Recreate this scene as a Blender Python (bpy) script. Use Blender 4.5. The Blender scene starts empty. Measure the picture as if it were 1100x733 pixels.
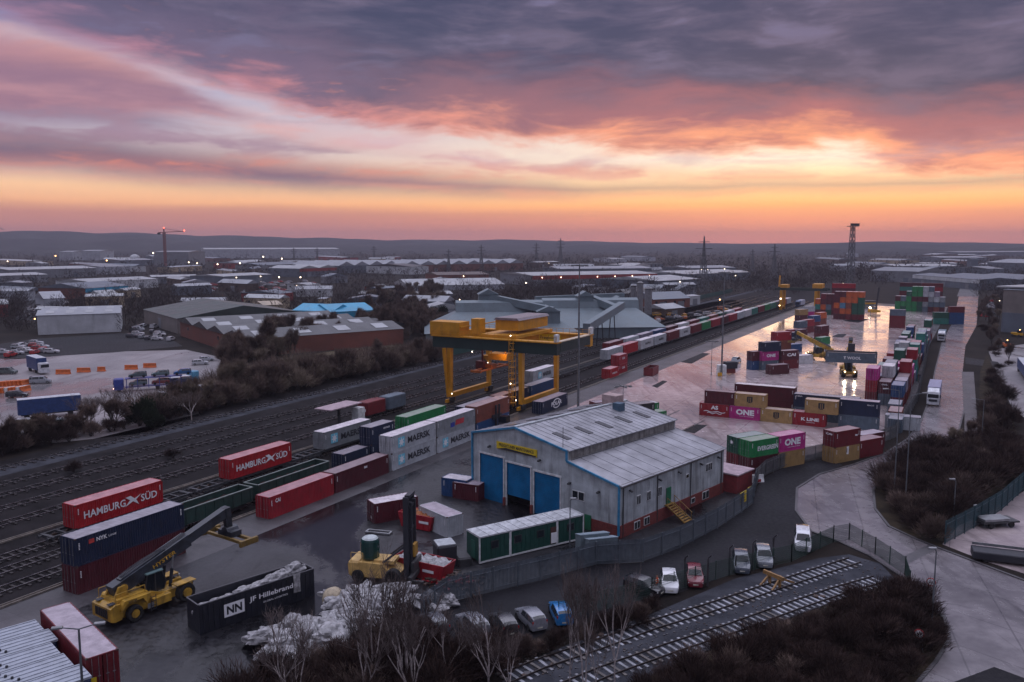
import bpy, bmesh, math, random
from mathutils import Vector, Matrix
R = math.radians
rnd = random.Random(7)
sc = bpy.context.scene
COL = sc.collection
# ---------------------------------------------------------------- camera
F, HC, VH = 880.0, 35.0, 262.0
PITCH = math.atan((366.5 - VH) / F)
cp, sp = math.cos(PITCH), math.sin(PITCH)
cam = bpy.data.cameras.new('camera'); camo = bpy.data.objects.new('camera', cam); COL.objects.link(camo)
camo.location = (0, 0, HC); camo.rotation_euler = (R(90) - PITCH, 0, 0)
cam.sensor_width = 36; cam.lens = 36 * F / 1100; cam.clip_start = 0.5; cam.clip_end = 30000
sc.camera = camo

def G(u, v, z=0.0):
    """ground (or height z) point seen at pixel u,v of the 1100x733 photograph"""
    x = (u - 550) / F; y = (366.5 - v) / F
    f = cp + sp * y; w = -sp + cp * y
    t = (z - HC) / w
    return Vector((x * t, f * t, z))
AX = R(29)
E = Vector((math.sin(AX), math.cos(AX), 0)); N = Vector((math.cos(AX), -math.sin(AX), 0))
def ST(s, t, z=0.0):
    return E * s + N * t + Vector((0, 0, z))
def st_of(p):
    return p.dot(E), p.dot(N)
def azr(deg):            # rotation about z that turns local +x to azimuth deg (clockwise from +Y)
    return R(90 - deg)
TRK = azr(29)            # local +x runs along the tracks

# ---------------------------------------------------------------- node helpers
class S:
    def __init__(s, nt, k): s.nt, s.k = nt, k
    def _m(s, op, b=None, c=None, rev=False):
        n = s.nt.nodes.new('ShaderNodeMath'); n.operation = op
        a = (s, b) if not rev else (b, s)
        for i, q in enumerate(a + (c,)):
            if q is None: continue
            if isinstance(q, S): s.nt.links.new(q.k, n.inputs[i])
            else: n.inputs[i].default_value = q
        return S(s.nt, n.outputs[0])
    def __add__(s, o): return s._m('ADD', o)
    __radd__ = __add__
    def __sub__(s, o): return s._m('SUBTRACT', o)
    def __rsub__(s, o): return s._m('SUBTRACT', o, rev=True)
    def __mul__(s, o): return s._m('MULTIPLY', o)
    __rmul__ = __mul__
    def __truediv__(s, o): return s._m('DIVIDE', o)
    def abs(s): return s._m('ABSOLUTE', 0.0)
    def sm(s, a, b, lo=0.0, hi=1.0):
        n = s.nt.nodes.new('ShaderNodeMapRange'); n.interpolation_type = 'SMOOTHSTEP'; n.clamp = True
        s.nt.links.new(s.k, n.inputs[0])
        for i, q in enumerate((a, b, lo, hi)): n.inputs[i + 1].default_value = q
        return S(s.nt, n.outputs[0])
def combine(nt, x, y, z):
    n = nt.nodes.new('ShaderNodeCombineXYZ')
    for i, q in enumerate((x, y, z)):
        if isinstance(q, S): nt.links.new(q.k, n.inputs[i])
        else: n.inputs[i].default_value = q
    return S(nt, n.outputs[0])
def split(nt, v):
    n = nt.nodes.new('ShaderNodeSeparateXYZ'); nt.links.new(v.k, n.inputs[0])
    return [S(nt, n.outputs[i]) for i in range(3)]
def noise(nt, vec, scale=1, detail=4, rough=0.55, dist=0.0, color=False):
    n = nt.nodes.new('ShaderNodeTexNoise')
    nt.links.new(vec.k, n.inputs['Vector'])
    n.inputs['Scale'].default_value = scale; n.inputs['Detail'].default_value = detail
    n.inputs['Roughness'].default_value = rough; n.inputs['Distortion'].default_value = dist
    return S(nt, n.outputs['Color' if color else 'Fac'])
def ramp(nt, fac, stops, interp='LINEAR'):
    n = nt.nodes.new('ShaderNodeValToRGB'); cr = n.color_ramp; cr.interpolation = interp
    while len(cr.elements) < len(stops): cr.elements.new(0.5)
    for e, (p, c) in zip(cr.elements, stops):
        e.position = p
        e.color = (c, c, c, 1) if not hasattr(c, '__len__') else (c[0], c[1], c[2], 1)
    nt.links.new(fac.k, n.inputs[0])
    return S(nt, n.outputs[0])
def mixc(nt, fac, a, b, blend='MIX'):
    n = nt.nodes.new('ShaderNodeMix'); n.data_type = 'RGBA'; n.blend_type = blend; n.clamp_factor = True
    for q, i in ((fac, 0), (a, 6), (b, 7)):
        if isinstance(q, S): nt.links.new(q.k, n.inputs[i])
        elif i == 0: n.inputs[0].default_value = q
        else: n.inputs[i].default_value = (q[0], q[1], q[2], 1)
    return S(nt, n.outputs[2])
def texco(nt, out='Object'):
    if out == 'Position':
        n = nt.nodes.new('ShaderNodeNewGeometry'); return S(nt, n.outputs['Position'])
    n = nt.nodes.new('ShaderNodeTexCoord'); return S(nt, n.outputs[out])
def mapping(nt, v, scale=(1, 1, 1), rotz=0.0):
    n = nt.nodes.new('ShaderNodeMapping'); nt.links.new(v.k, n.inputs[0])
    n.inputs['Scale'].default_value = scale; n.inputs['Rotation'].default_value = (0, 0, rotz)
    return S(nt, n.outputs[0])
def srgb(r, g, b):
    f = lambda c: (c / 255 / 12.92) if c <= 10.3 else ((c / 255 + .055) / 1.055) ** 2.4
    return (f(r), f(g), f(b))

MATS = {}
def base_mat(name):
    m = bpy.data.materials.new(name); m.use_nodes = True
    nt = m.node_tree; bs = nt.nodes['Principled BSDF']
    return m, nt, bs
def lk(nt, sck, inp): nt.links.new(sck.k, inp)
def bump(nt, bs, h, strength=0.3, dist=0.05):
    b = nt.nodes.new('ShaderNodeBump'); b.inputs['Strength'].default_value = strength; b.inputs['Distance'].default_value = dist
    nt.links.new(h.k, b.inputs['Height']); nt.links.new(b.outputs[0], bs.inputs['Normal'])
def pm(name, col, rough=0.6, metal=0.0, var=0.25, scale=1.5, dirt=0.0, dirtcol=(0.05, 0.04, 0.035), streak=True, coat=0.0, spec=0.5):
    """painted or plain surface with uneven tone and optional grime"""
    if name in MATS: return MATS[name]
    m, nt, bs = base_mat(name)
    co = texco(nt)
    nz = noise(nt, co, scale, 5, 0.6)
    c = mixc(nt, nz.sm(0.3, 0.75), tuple(q * (1 - var) for q in col), tuple(min(1, q * (1 + var)) for q in col))
    if dirt:
        st = noise(nt, mapping(nt, co, (1, 1, 0.12) if streak else (1, 1, 1)), scale * 2.2, 6, 0.65)
        c = mixc(nt, st.sm(0.62 - 0.25 * dirt, 0.8, 0, min(1, 0.9 * dirt + 0.15)), c, dirtcol)
    lk(nt, c, bs.inputs['Base Color'])
    lk(nt, nz.sm(0.2, 0.8, max(0.05, rough - 0.12), min(1, rough + 0.12)), bs.inputs['Roughness'])
    bs.inputs['Metallic'].default_value = metal
    bs.inputs['Specular IOR Level'].default_value = spec
    if coat: bs.inputs['Coat Weight'].default_value = coat
    MATS[name] = m
    return m
def em(name, col, strength):
    if name in MATS: return MATS[name]
    m, nt, bs = base_mat(name)
    bs.inputs['Base Color'].default_value = (*col, 1)
    bs.inputs['Emission Color'].default_value = (*col, 1); bs.inputs['Emission Strength'].default_value = strength
    MATS[name] = m
    return m

# ---------------------------------------------------------------- mesh builder
class MB:
    def __init__(s): s.v, s.f, s.mi = [], [], []
    def add(s, vs, fs, mi=0, M=None):
        o = len(s.v)
        s.v += [tuple(M @ Vector(q)) if M else tuple(q) for q in vs]
        s.f += [tuple(i + o for i in f) for f in fs]; s.mi += [mi] * len(fs)
        return s
    def box(s, c, d, rz=0.0, mi=0, ry=0.0, rx=0.0):
        x, y, z = d[0] / 2, d[1] / 2, d[2] / 2
        vs = [(i * x, j * y, k * z) for k in (-1, 1) for j in (-1, 1) for i in (-1, 1)]
        fs = [(0, 2, 3, 1), (4, 5, 7, 6), (0, 1, 5, 4), (2, 6, 7, 3), (0, 4, 6, 2), (1, 3, 7, 5)]
        M = Matrix.Translation(c) @ Matrix.Rotation(rz, 4, 'Z') @ Matrix.Rotation(ry, 4, 'Y') @ Matrix.Rotation(rx, 4, 'X')
        return s.add(vs, fs, mi, M)
    def bb(s, x0, x1, y0, y1, z0, z1, mi=0):
        return s.box(((x0 + x1) / 2, (y0 + y1) / 2, (z0 + z1) / 2), (x1 - x0, y1 - y0, z1 - z0), mi=mi)
    def bev(s, c, d, b=0.08, rz=0.0, mi=0, ry=0.0):
        """box with chamfered vertical and top edges"""
        x, y, z = d[0] / 2, d[1] / 2, d[2] / 2
        ring = lambda e, zz: [(-x + e, -y + b + e * .4, zz), (-x + b + e * .4, -y + e, zz), (x - b - e * .4, -y + e, zz), (x - e, -y + b + e * .4, zz), (x - e, y - b - e * .4, zz), (x - b - e * .4, y - e, zz), (-x + b + e * .4, y - e, zz), (-x + e, y - b - e * .4, zz)]
        vs = ring(0, -z) + ring(0, z - b) + ring(b * .7, z)
        fs = [tuple(range(7, -1, -1)), tuple(range(16, 24))]
        for k in (0, 8):
            fs += [(k + i, k + (i + 1) % 8, k + 8 + (i + 1) % 8, k + 8 + i) for i in range(8)]
        M = Matrix.Translation(c) @ Matrix.Rotation(rz, 4, 'Z') @ Matrix.Rotation(ry, 4, 'Y')
        return s.add(vs, fs, mi, M)
    def tube(s, p, q, r0, r1=None, n=8, mi=0, cap=True):
        r1 = r0 if r1 is None else r1
        p, q = Vector(p), Vector(q); d = q - p
        if d.length < 1e-6: return s
        a = d.orthogonal().normalized(); b = d.normalized().cross(a)
        vs = []
        for o, r in ((p, r0), (q, r1)):
            vs += [o + (a * math.cos(2 * math.pi * i / n) + b * math.sin(2 * math.pi * i / n)) * r for i in range(n)]
        fs = [(i, (i + 1) % n, n + (i + 1) % n, n + i) for i in range(n)]
        if cap: fs += [tuple(range(n - 1, -1, -1)), tuple(range(n, 2 * n))]
        return s.add(vs, fs, mi)
    def path(s, pts, r, n=6, mi=0):
        for a, b in zip(pts, pts[1:]): s.tube(a, b, r, r, n, mi)
        return s
    def bar(s, p, q, w, h, mi=0):
        """rectangular bar from p to q, w sideways, h upward"""
        p, q = Vector(p), Vector(q); d = (q - p).normalized()
        up = Vector((0, 0, 1)) if abs(d.z) < 0.95 else Vector((1, 0, 0))
        a = d.cross(up).normalized() * w / 2; b = a.cross(d).normalized() * h / 2
        vs = [p - a - b, p + a - b, p + a + b, p - a + b, q - a - b, q + a - b, q + a + b, q - a + b]
        fs = [(0, 1, 2, 3), (7, 6, 5, 4), (0, 4, 5, 1), (1, 5, 6, 2), (2, 6, 7, 3), (3, 7, 4, 0)]
        return s.add(vs, fs, mi)
    def prism(s, poly, lo, hi, axis='z', mi=0, M=None):
        """poly of 2D points extruded; axis z: (x,y)->z ; axis y: (x,z)->y ; axis x: (y,z)->x"""
        k = {'z': lambda a, b, c: (a, b, c), 'y': lambda a, b, c: (a, c, b), 'x': lambda a, b, c: (c, a, b)}[axis]
        n = len(poly)
        vs = [k(a, b, lo) for a, b in poly] + [k(a, b, hi) for a, b in poly]
        fs = [tuple(range(n - 1, -1, -1)), tuple(range(n, 2 * n))] + [(i, (i + 1) % n, n + (i + 1) % n, n + i) for i in range(n)]
        return s.add(vs, fs, mi, M)
    def lathe(s, prof, c=(0, 0, 0), n=16, mi=0, M=None):
        vs = []
        for r, z in prof: vs += [(c[0] + r * math.cos(2 * math.pi * i / n), c[1] + r * math.sin(2 * math.pi * i / n), c[2] + z) for i in range(n)]
        fs = []
        for k in range(len(prof) - 1):
            fs += [(k * n + i, k * n + (i + 1) % n, (k + 1) * n + (i + 1) % n, (k + 1) * n + i) for i in range(n)]
        fs += [tuple(range(n - 1, -1, -1)), tuple(range((len(prof) - 1) * n, len(prof) * n))]
        return s.add(vs, fs, mi, M)
    def wheel(s, c, r, w, mi=0, n=18, hub=None):
        """tyre with its axle along y"""
        prof = [(r * .62, -w / 2), (r * .93, -w / 2), (r, -w * .32), (r, w * .32), (r * .93, w / 2), (r * .62, w / 2), (r * .6, w * .3)]
        M = Matrix.Translation(c) @ Matrix.Rotation(R(90), 4, 'X')
        return s.lathe(prof, n=n, mi=mi, M=M)
    def ico(s, c, r, sub=1, mi=0, sq=(1, 1, 1), jit=0.0, rg=None):
        bm = bmesh.new(); bmesh.ops.create_icosphere(bm, subdivisions=sub, radius=1)
        vs = []
        for q in bm.verts:
            k = 1 + (rg.uniform(-jit, jit) if rg else 0)
            vs.append((c[0] + q.co.x * r * sq[0] * k, c[1] + q.co.y * r * sq[1] * k, c[2] + q.co.z * r * sq[2] * k))
        fs = [tuple(w.index for w in f.verts) for f in bm.faces]; bm.free()
        return s.add(vs, fs, mi)
    def mesh(s, name, mats, smooth=False, fix=True):
        me = bpy.data.meshes.new(name); me.from_pydata(s.v, [], s.f)
        for m in (mats if isinstance(mats, (list, tuple)) else [mats]): me.materials.append(m)
        if any(s.mi): me.polygons.foreach_set('material_index', s.mi)
        if fix:
            bm = bmesh.new(); bm.from_mesh(me); bmesh.ops.recalc_face_normals(bm, faces=bm.faces); bm.to_mesh(me); bm.free()
        if smooth:
            me.polygons.foreach_set('use_smooth', [True] * len(me.polygons))
            try: me.set_sharp_from_angle(angle=R(40))
            except Exception: pass
        me.update()
        return me
    def build(s, name, mats, parent=None, loc=(0, 0, 0), rz=0.0, smooth=False, fix=True):
        return link(name, s.mesh(name, mats, smooth, fix), parent, loc, rz)
def link(name, me, parent=None, loc=(0, 0, 0), rz=0.0, mat=None):
    o = bpy.data.objects.new(name, me); COL.objects.link(o)
    if parent: o.parent = parent
    o.location = loc; o.rotation_euler = (0, 0, rz)
    if mat: setmat(o, mat)
    return o
def setmat(o, mat, slot=0):
    o.material_slots[slot].link = 'OBJECT'; o.material_slots[slot].material = mat
def tag(o, label=None, cat=None, group=None, kind=None):
    if label: o['label'] = label
    if cat: o['category'] = cat
    if group: o['group'] = group
    if kind: o['kind'] = kind
    return o
def thing(name, label, cat, loc=(0, 0, 0), rz=0.0, group=None):
    o = bpy.data.objects.new(name, None); o.empty_display_size = 0.5; COL.objects.link(o)
    o.location = loc; o.rotation_euler = (0, 0, rz)
    return tag(o, label, cat, group)
KIDS = {}
def children(o): return [c for c in o.children]
def copy_tree(o, parent=None):
    c = o.copy(); COL.objects.link(c); c.parent = parent
    for ch in list(o.children): copy_tree(ch, c)
    return c
def place(proto, loc, rz=0.0, label=None, group=None, scale=None):
    c = copy_tree(proto); c.location = loc; c.rotation_euler = (0, 0, rz)
    if scale: c.scale = (scale,) * 3 if not hasattr(scale, '__len__') else scale
    if label: c['label'] = label
    if group: c['group'] = group
    return c
def drop(o):
    for ch in list(o.children): drop(ch)
    bpy.data.objects.remove(o)

TXT = {}
def text_mesh(body, w, h, bold=0.012, depth=0.012):
    """lettering of exactly w by h metres, in local x (along) and z (up), facing -y, centred"""
    k = (body, round(w, 2), round(h, 2), bold)
    if k in TXT: return TXT[k]
    cu = bpy.data.curves.new('lettering', 'FONT'); cu.body = body; cu.size = 1; cu.extrude = 0.0; cu.offset = bold; cu.resolution_u = 2
    cu.align_x = 'CENTER'
    o = bpy.data.objects.new('lettering', cu); COL.objects.link(o)
    dg = bpy.context.evaluated_depsgraph_get()
    me = bpy.data.meshes.new_from_object(o.evaluated_get(dg)); bpy.data.objects.remove(o)
    xs = [v.co.x for v in me.vertices]; ys = [v.co.y for v in me.vertices]
    x0, x1, y0, y1 = min(xs), max(xs), min(ys), max(ys)
    for v in me.vertices:
        x = (v.co.x - (x0 + x1) / 2) / (x1 - x0) * w; y = (v.co.y - (y0 + y1) / 2) / (y1 - y0) * h
        v.co = (x, 0, y)
    me.materials.clear(); me.materials.append(None)
    TXT[k] = me
    return me
def letter(body, parent, c, w, h, mat, rz=0.0, bold=0.012, name='lettering'):
    """rz=0 faces local -y"""
    o = link(name, text_mesh(body, w, h, bold), parent, c, rz)
    setmat(o, mat)
    return o
def sheet(name, pts, z, mat, kind='structure', sub=0):
    me = bpy.data.meshes.new(name); bm = bmesh.new()
    vs = [bm.verts.new((p[0], p[1], z)) for p in pts]
    f = bm.faces.new(vs)
    bmesh.ops.triangulate(bm, faces=[f]); bmesh.ops.recalc_face_normals(bm, faces=bm.faces)
    for f in bm.faces:
        if f.normal.z < 0: f.normal_flip()
    bm.to_mesh(me); bm.free(); me.materials.append(mat)
    o = bpy.data.objects.new(name, me); COL.objects.link(o)
    return tag(o, kind=kind)
def px(*uv): return [G(u, v) for u, v in uv]
# ---------------------------------------------------------------- render, world, sun
sc.render.engine = 'CYCLES'
sc.view_settings.view_transform = 'Standard'; sc.view_settings.look = 'None'
sc.view_settings.exposure = 0.0; sc.view_settings.gamma = 1.0; sc.view_settings.use_curve_mapping = False
cy = sc.cycles
cy.max_bounces = 5; cy.diffuse_bounces = 2; cy.glossy_bounces = 3; cy.transmission_bounces = 3; cy.volume_bounces = 1; cy.transparent_max_bounces = 6
cy.caustics_reflective = False; cy.caustics_refractive = False
cy.use_denoising = True
try: cy.denoiser = 'OPENIMAGEDENOISE'; cy.denoising_prefilter = 'ACCURATE'
except Exception: pass
cy.use_adaptive_sampling = True; cy.adaptive_threshold = 0.015
cy.sample_clamp_indirect = 4.0

world = bpy.data.worlds.new('World'); sc.world = world; world.use_nodes = True
def build_world():
    nt = world.node_tree; nt.nodes.clear()
    out = nt.nodes.new('ShaderNodeOutputWorld'); bg = nt.nodes.new('ShaderNodeBackground')
    nt.links.new(bg.outputs[0], out.inputs[0])
    d = texco(nt, 'Generated')
    x, y, z = split(nt, d)
    az = x._m('ARCTAN2', y)                      # 0 straight ahead, + to the right
    el = z._m('ARCSINE')
    AZ = lambda u: math.atan((u - 550) / F) * 1.0
    def EL(u, v):
        X = (u - 550) / F; Y = (366.5 - v) / F
        return math.atan2(-sp + cp * Y, math.hypot(X, cp + sp * Y))
    a01 = lambda u: (AZ(u) + 0.9) / 1.8          # LUT coordinate over azimuth
    azn = (az + 0.9) / 1.8
    ELM = 0.34
    e01 = lambda v, u=550: max(0, EL(u, v)) / ELM
    eln = el / ELM
    def lut(pts):                                # boundary elevation (normalised) over azimuth from pixel points
        return ramp(nt, azn, [(a01(u), e01(v, u)) for u, v in pts], 'B_SPLINE' if len(pts) > 4 else 'LINEAR')
    # warped cloud coordinates, stretched along the horizon, finer towards it
    cx = az * 3.2; cyv = eln * 2.5
    v0 = combine(nt, cx, cyv, 0.0)
    w1 = noise(nt, v0, 1.3, 3, 0.5, 0.0)
    w2 = noise(nt, combine(nt, cx + 7.3, cyv + 2.1, 0.0), 1.3, 3, 0.5)
    vv = combine(nt, cx + (w1 - 0.5) * 0.5, cyv * 1.5 + (w2 - 0.5) * 0.5, 0.3)
    n1 = noise(nt, vv, 1.5, 7, 0.6)              # broad
    n2 = noise(nt, mapping(nt, vv, (1.0, 1.35, 1), 0.34), 2.8, 8, 0.60)   # wispy streaks
    n3 = noise(nt, mapping(nt, vv, (1.0, 1.6, 1), -0.3), 9.0, 6, 0.6)
    # clear-sky gradient
    L = lambda v, c: (min(1, e01(v)), srgb(*c))
    left = ramp(nt, eln, [L(262, (166, 116, 116)), L(248, (176, 122, 116)), L(232, (200, 142, 122)), L(222, (226, 170, 136)), L(205, (234, 190, 154)), L(185, (222, 192, 180)), L(150, (186, 178, 194)), L(100, (160, 160, 190)), L(20, (120, 122, 160))])
    right = ramp(nt, eln, [L(262, (198, 124, 114)), L(250, (210, 134, 116)), L(236, (234, 154, 116)), L(222, (252, 182, 120)), L(206, (255, 208, 150)), L(190, (255, 228, 182)), L(174, (255, 240, 214)), L(140, (240, 208, 190)), L(60, (150, 140, 170)), L(10, (122, 118, 158))])
    warm = ramp(nt, azn, [(a01(-60), 0.0), (a01(330), 0.25), (a01(620), 0.75), (a01(840), 1.0), (a01(1090), 0.9), (1.0, 0.35)])
    sky = mixc(nt, warm, left, right)
    # a low mauve bank of haze over the horizon
    nb = noise(nt, combine(nt, az * 2.0, eln * 9, 0.7), 2.0, 5, 0.55)
    bank = (eln + (nb - 0.5) * 0.07).sm(e01(232), e01(218), 1, 0)
    sky = mixc(nt, bank * (1.0 - warm * 0.6) * 0.5, sky, srgb(160, 114, 122))
    def over(cov, col):
        nonlocal sky
        sky = mixc(nt, cov, sky, col)
    # thin lit veil above the gap
    veil = n2.sm(0.44, 0.66) * eln.sm(e01(205), e01(165))
    over(veil * 0.5, mixc(nt, warm, srgb(196, 168, 178), srgb(250, 190, 150)))
    # mauve lower stripes
    def stripe(pts, half, soft, col, amt, namp=0.10, tex=n2, lo=0.42, hi=0.6):
        c = lut(pts)
        hw = ramp(nt, azn, [(a01(u), h / 15.36 / 57.3 / ELM) for u, h in half])
        dd = ((eln - c + (n1 - 0.5) * namp).abs() - hw) * -1.0
        over(dd.sm(-soft, soft) * tex.sm(lo, hi, 0.35, 1.0) * amt, col)
        return dd
    _pl, _mv = srgb(196, 132, 134), srgb(138, 112, 132)
    stripe([(-80, 128), (60, 138), (180, 152), (300, 160), (420, 165), (520, 178)], [(0, 24), (200, 14), (420, 4), (520, 0)], 0.05, srgb(150, 124, 146), 0.8)
    stripe([(-80, 155), (60, 162), (180, 178), (300, 188), (450, 196), (620, 203)], [(0, 17), (200, 15), (450, 9), (600, 3), (640, 0)], 0.05, mixc(nt, n2.sm(0.4, 0.7), srgb(122, 106, 126), srgb(146, 118, 130)), 1.0, 0.05, n1, 0.2, 0.4)
    stripe([(380, 197), (500, 203), (620, 207), (700, 208)], [(360, 0), (480, 4), (620, 5), (700, 0)], 0.02, srgb(226, 150, 128), 0.45, 0.08)
    stripe([(640, 182), (700, 184), (760, 190), (800, 193)], [(640, 6), (700, 6), (770, 4), (800, 0)], 0.03, srgb(214, 134, 116), 0.75, 0.07)
    stripe([(230, 118), (330, 140), (450, 163), (560, 182), (640, 190)], [(200, 0), (320, 9), (480, 9), (620, 0)], 0.035, srgb(214, 156, 150), 0.8, 0.08)
    # salmon cloud on the left, its upper edge lit
    dl = lut([(-80, 70), (40, 78), (140, 92), (220, 112), (270, 126)])
    hwl = ramp(nt, azn, [(a01(u), h / 15.36 / 57.3 / ELM) for u, h in ((-80, 40), (60, 38), (150, 32), (230, 12), (280, 0))])
    dq = hwl - (eln - dl + (n1 - 0.5) * 0.16 + (n3 - 0.5) * 0.03).abs()
    up = (eln - dl + (n3 - 0.5) * 0.05).sm(0.0, 0.13)
    salmon = mixc(nt, up, srgb(150, 116, 136), srgb(212, 156, 148))
    salmon = mixc(nt, n2.sm(0.35, 0.7), salmon, srgb(176, 134, 146))
    over((eln - lut([(-90, 92), (60, 104), (150, 118), (230, 140), (400, 150)]) + (n1 - .5) * .1).sm(0.03, -0.04) * (eln - e01(150)).sm(-.02, .05) * az.sm(-0.28, -0.42) * 0.6, srgb(112, 104, 132))
    over(dq.sm(-0.03, 0.05) * 0.95, salmon)
    # the great dark sheet
    bd = lut([(-90, -10), (20, 22), (80, 38), (150, 68), (230, 88), (310, 110), (400, 130), (520, 150), (680, 160), (800, 158), (900, 160), (980, 186), (1110, 196)])
    q = eln - bd + (n1 - 0.5) * 0.15 + (n2 - 0.5) * 0.13 + (n3 - 0.5) * 0.05
    lower = ramp(nt, warm, [(0, srgb(136, 118, 150)), (0.2, srgb(190, 132, 142)), (0.5, srgb(220, 148, 134)), (1, srgb(244, 164, 124))])
    mid = ramp(nt, warm, [(0, srgb(98, 96, 126)), (0.25, srgb(120, 102, 126)), (0.5, srgb(142, 106, 120)), (1, srgb(172, 110, 116))])
    mass = mixc(nt, (q + (n2 - 0.5) * 0.25).sm(-0.02, 0.12), lower, mid)
    mass = mixc(nt, (q + (n1 - 0.5) * 0.25).sm(0.08, 0.30), mass, mixc(nt, n2.sm(0.35, 0.68), srgb(72, 75, 102), srgb(103, 97, 122)))
    mass = mixc(nt, (n2 * 0.6 + n1 * 0.4).sm(0.53, 0.66) * eln.sm(0.45, 0.8, 0, 0.65), mass, srgb(122, 120, 154))
    glow = n3.sm(0.55, 0.75) * n1.sm(0.5, 0.62) * q.sm(0.30, 0.05)
    mass = mixc(nt, glow * 0.55, mass, srgb(216, 142, 126))
    over(q.sm(-0.03, 0.035) * 0.97, mass)
    stripe([(80, 40), (170, 74), (240, 98), (320, 126), (420, 153), (540, 174)], [(120, 0), (190, 5), (300, 11), (420, 8), (560, 0)], 0.06, srgb(206, 190, 200), 0.75, 0.16, n2, 0.42, 0.62)
    # the band over the horizon glows; contrast of the cloud rises with it
    gm = nt.nodes.new('ShaderNodeGamma'); nt.links.new(sky.k, gm.inputs[0]); gm.inputs[1].default_value = 1.10; sky = S(nt, gm.outputs[0])
    gain = ramp(nt, eln, [(0.0, 0.66), (e01(246), 0.56), (e01(222), 0.46), (e01(170), 0.42), (e01(110), 0.40), (1.0, 0.40)])
    gv = nt.nodes.new('ShaderNodeVectorMath'); gv.operation = 'SCALE'; nt.links.new(sky.k, gv.inputs[0]); nt.links.new((gain * 3.0).k, gv.inputs['Scale']); sky = S(nt, gv.outputs[0])
    # overhead: unseen sky, made brighter than the rest to light the roofs
    over(eln.sm(1.05, 2.2), (1.75, 1.76, 2.22))
    # behind the camera: unseen dusk sky, kept dim low down to darken near sides
    back = az.abs().sm(0.75, 1.7)
    over(back, ramp(nt, el, [(0.0, (0.16, 0.15, 0.22)), (0.45, (0.30, 0.30, 0.42)), (1.0, (1.06, 1.02, 1.30))]))
    # below the horizon
    over((el * -1.0).sm(0.0, 0.02), srgb(110, 92, 104))
    # physical dusk sky underneath
    ns = nt.nodes.new('ShaderNodeTexSky'); ns.sky_type = 'NISHITA'; ns.sun_disc = False
    ns.sun_elevation = R(2); ns.sun_rotation = R(20); ns.altitude = 60
    add = nt.nodes.new('ShaderNodeMix'); add.data_type = 'RGBA'; add.blend_type = 'ADD'; add.inputs[0].default_value = 0.1
    nt.links.new(sky.k, add.inputs[6])
    sc_ = nt.nodes.new('ShaderNodeVectorMath'); sc_.operation = 'SCALE'; sc_.inputs['Scale'].default_value = 0.05
    nt.links.new(ns.outputs[0], sc_.inputs[0]); nt.links.new(sc_.outputs[0], add.inputs[7])
    nt.links.new(add.outputs[2], bg.inputs[0]); bg.inputs[1].default_value = SKY_STRENGTH
SKY_STRENGTH = 1.0
build_world()
world.cycles.sampling_method = 'MANUAL'; world.cycles.sample_map_resolution = 512
sun = bpy.data.lights.new('sun', 'SUN'); suno = bpy.data.objects.new('sun', sun); COL.objects.link(suno)
sun.energy = 0.06; sun.angle = R(12); sun.color = (1.0, 0.62, 0.36)
sd = Vector((math.sin(R(20)) * math.cos(R(2.5)), math.cos(R(20)) * math.cos(R(2.5)), math.sin(R(2.5))))
suno.rotation_euler = (-sd).to_track_quat('-Z', 'Y').to_euler(); suno.location = (0, 0, 300)

# the air
HAZE = 1.6e-4
hz = MB().bb(-5200, 5200, -300, 5600, -1.0, 112).build('haze', None)
hm = bpy.data.materials.new('haze air'); hm.use_nodes = True
hn = hm.node_tree; hn.nodes.clear()
ho = hn.nodes.new('ShaderNodeOutputMaterial'); hv = hn.nodes.new('ShaderNodeVolumePrincipled')
hv.inputs['Color'].default_value = (0.46, 0.445, 0.52, 1); hv.inputs['Density'].default_value = HAZE; hv.inputs['Anisotropy'].default_value = 0.2
hn.links.new(hv.outputs[0], ho.inputs['Volume'])
hz.data.materials.clear(); hz.data.materials.append(hm); tag(hz, kind='stuff')
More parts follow.
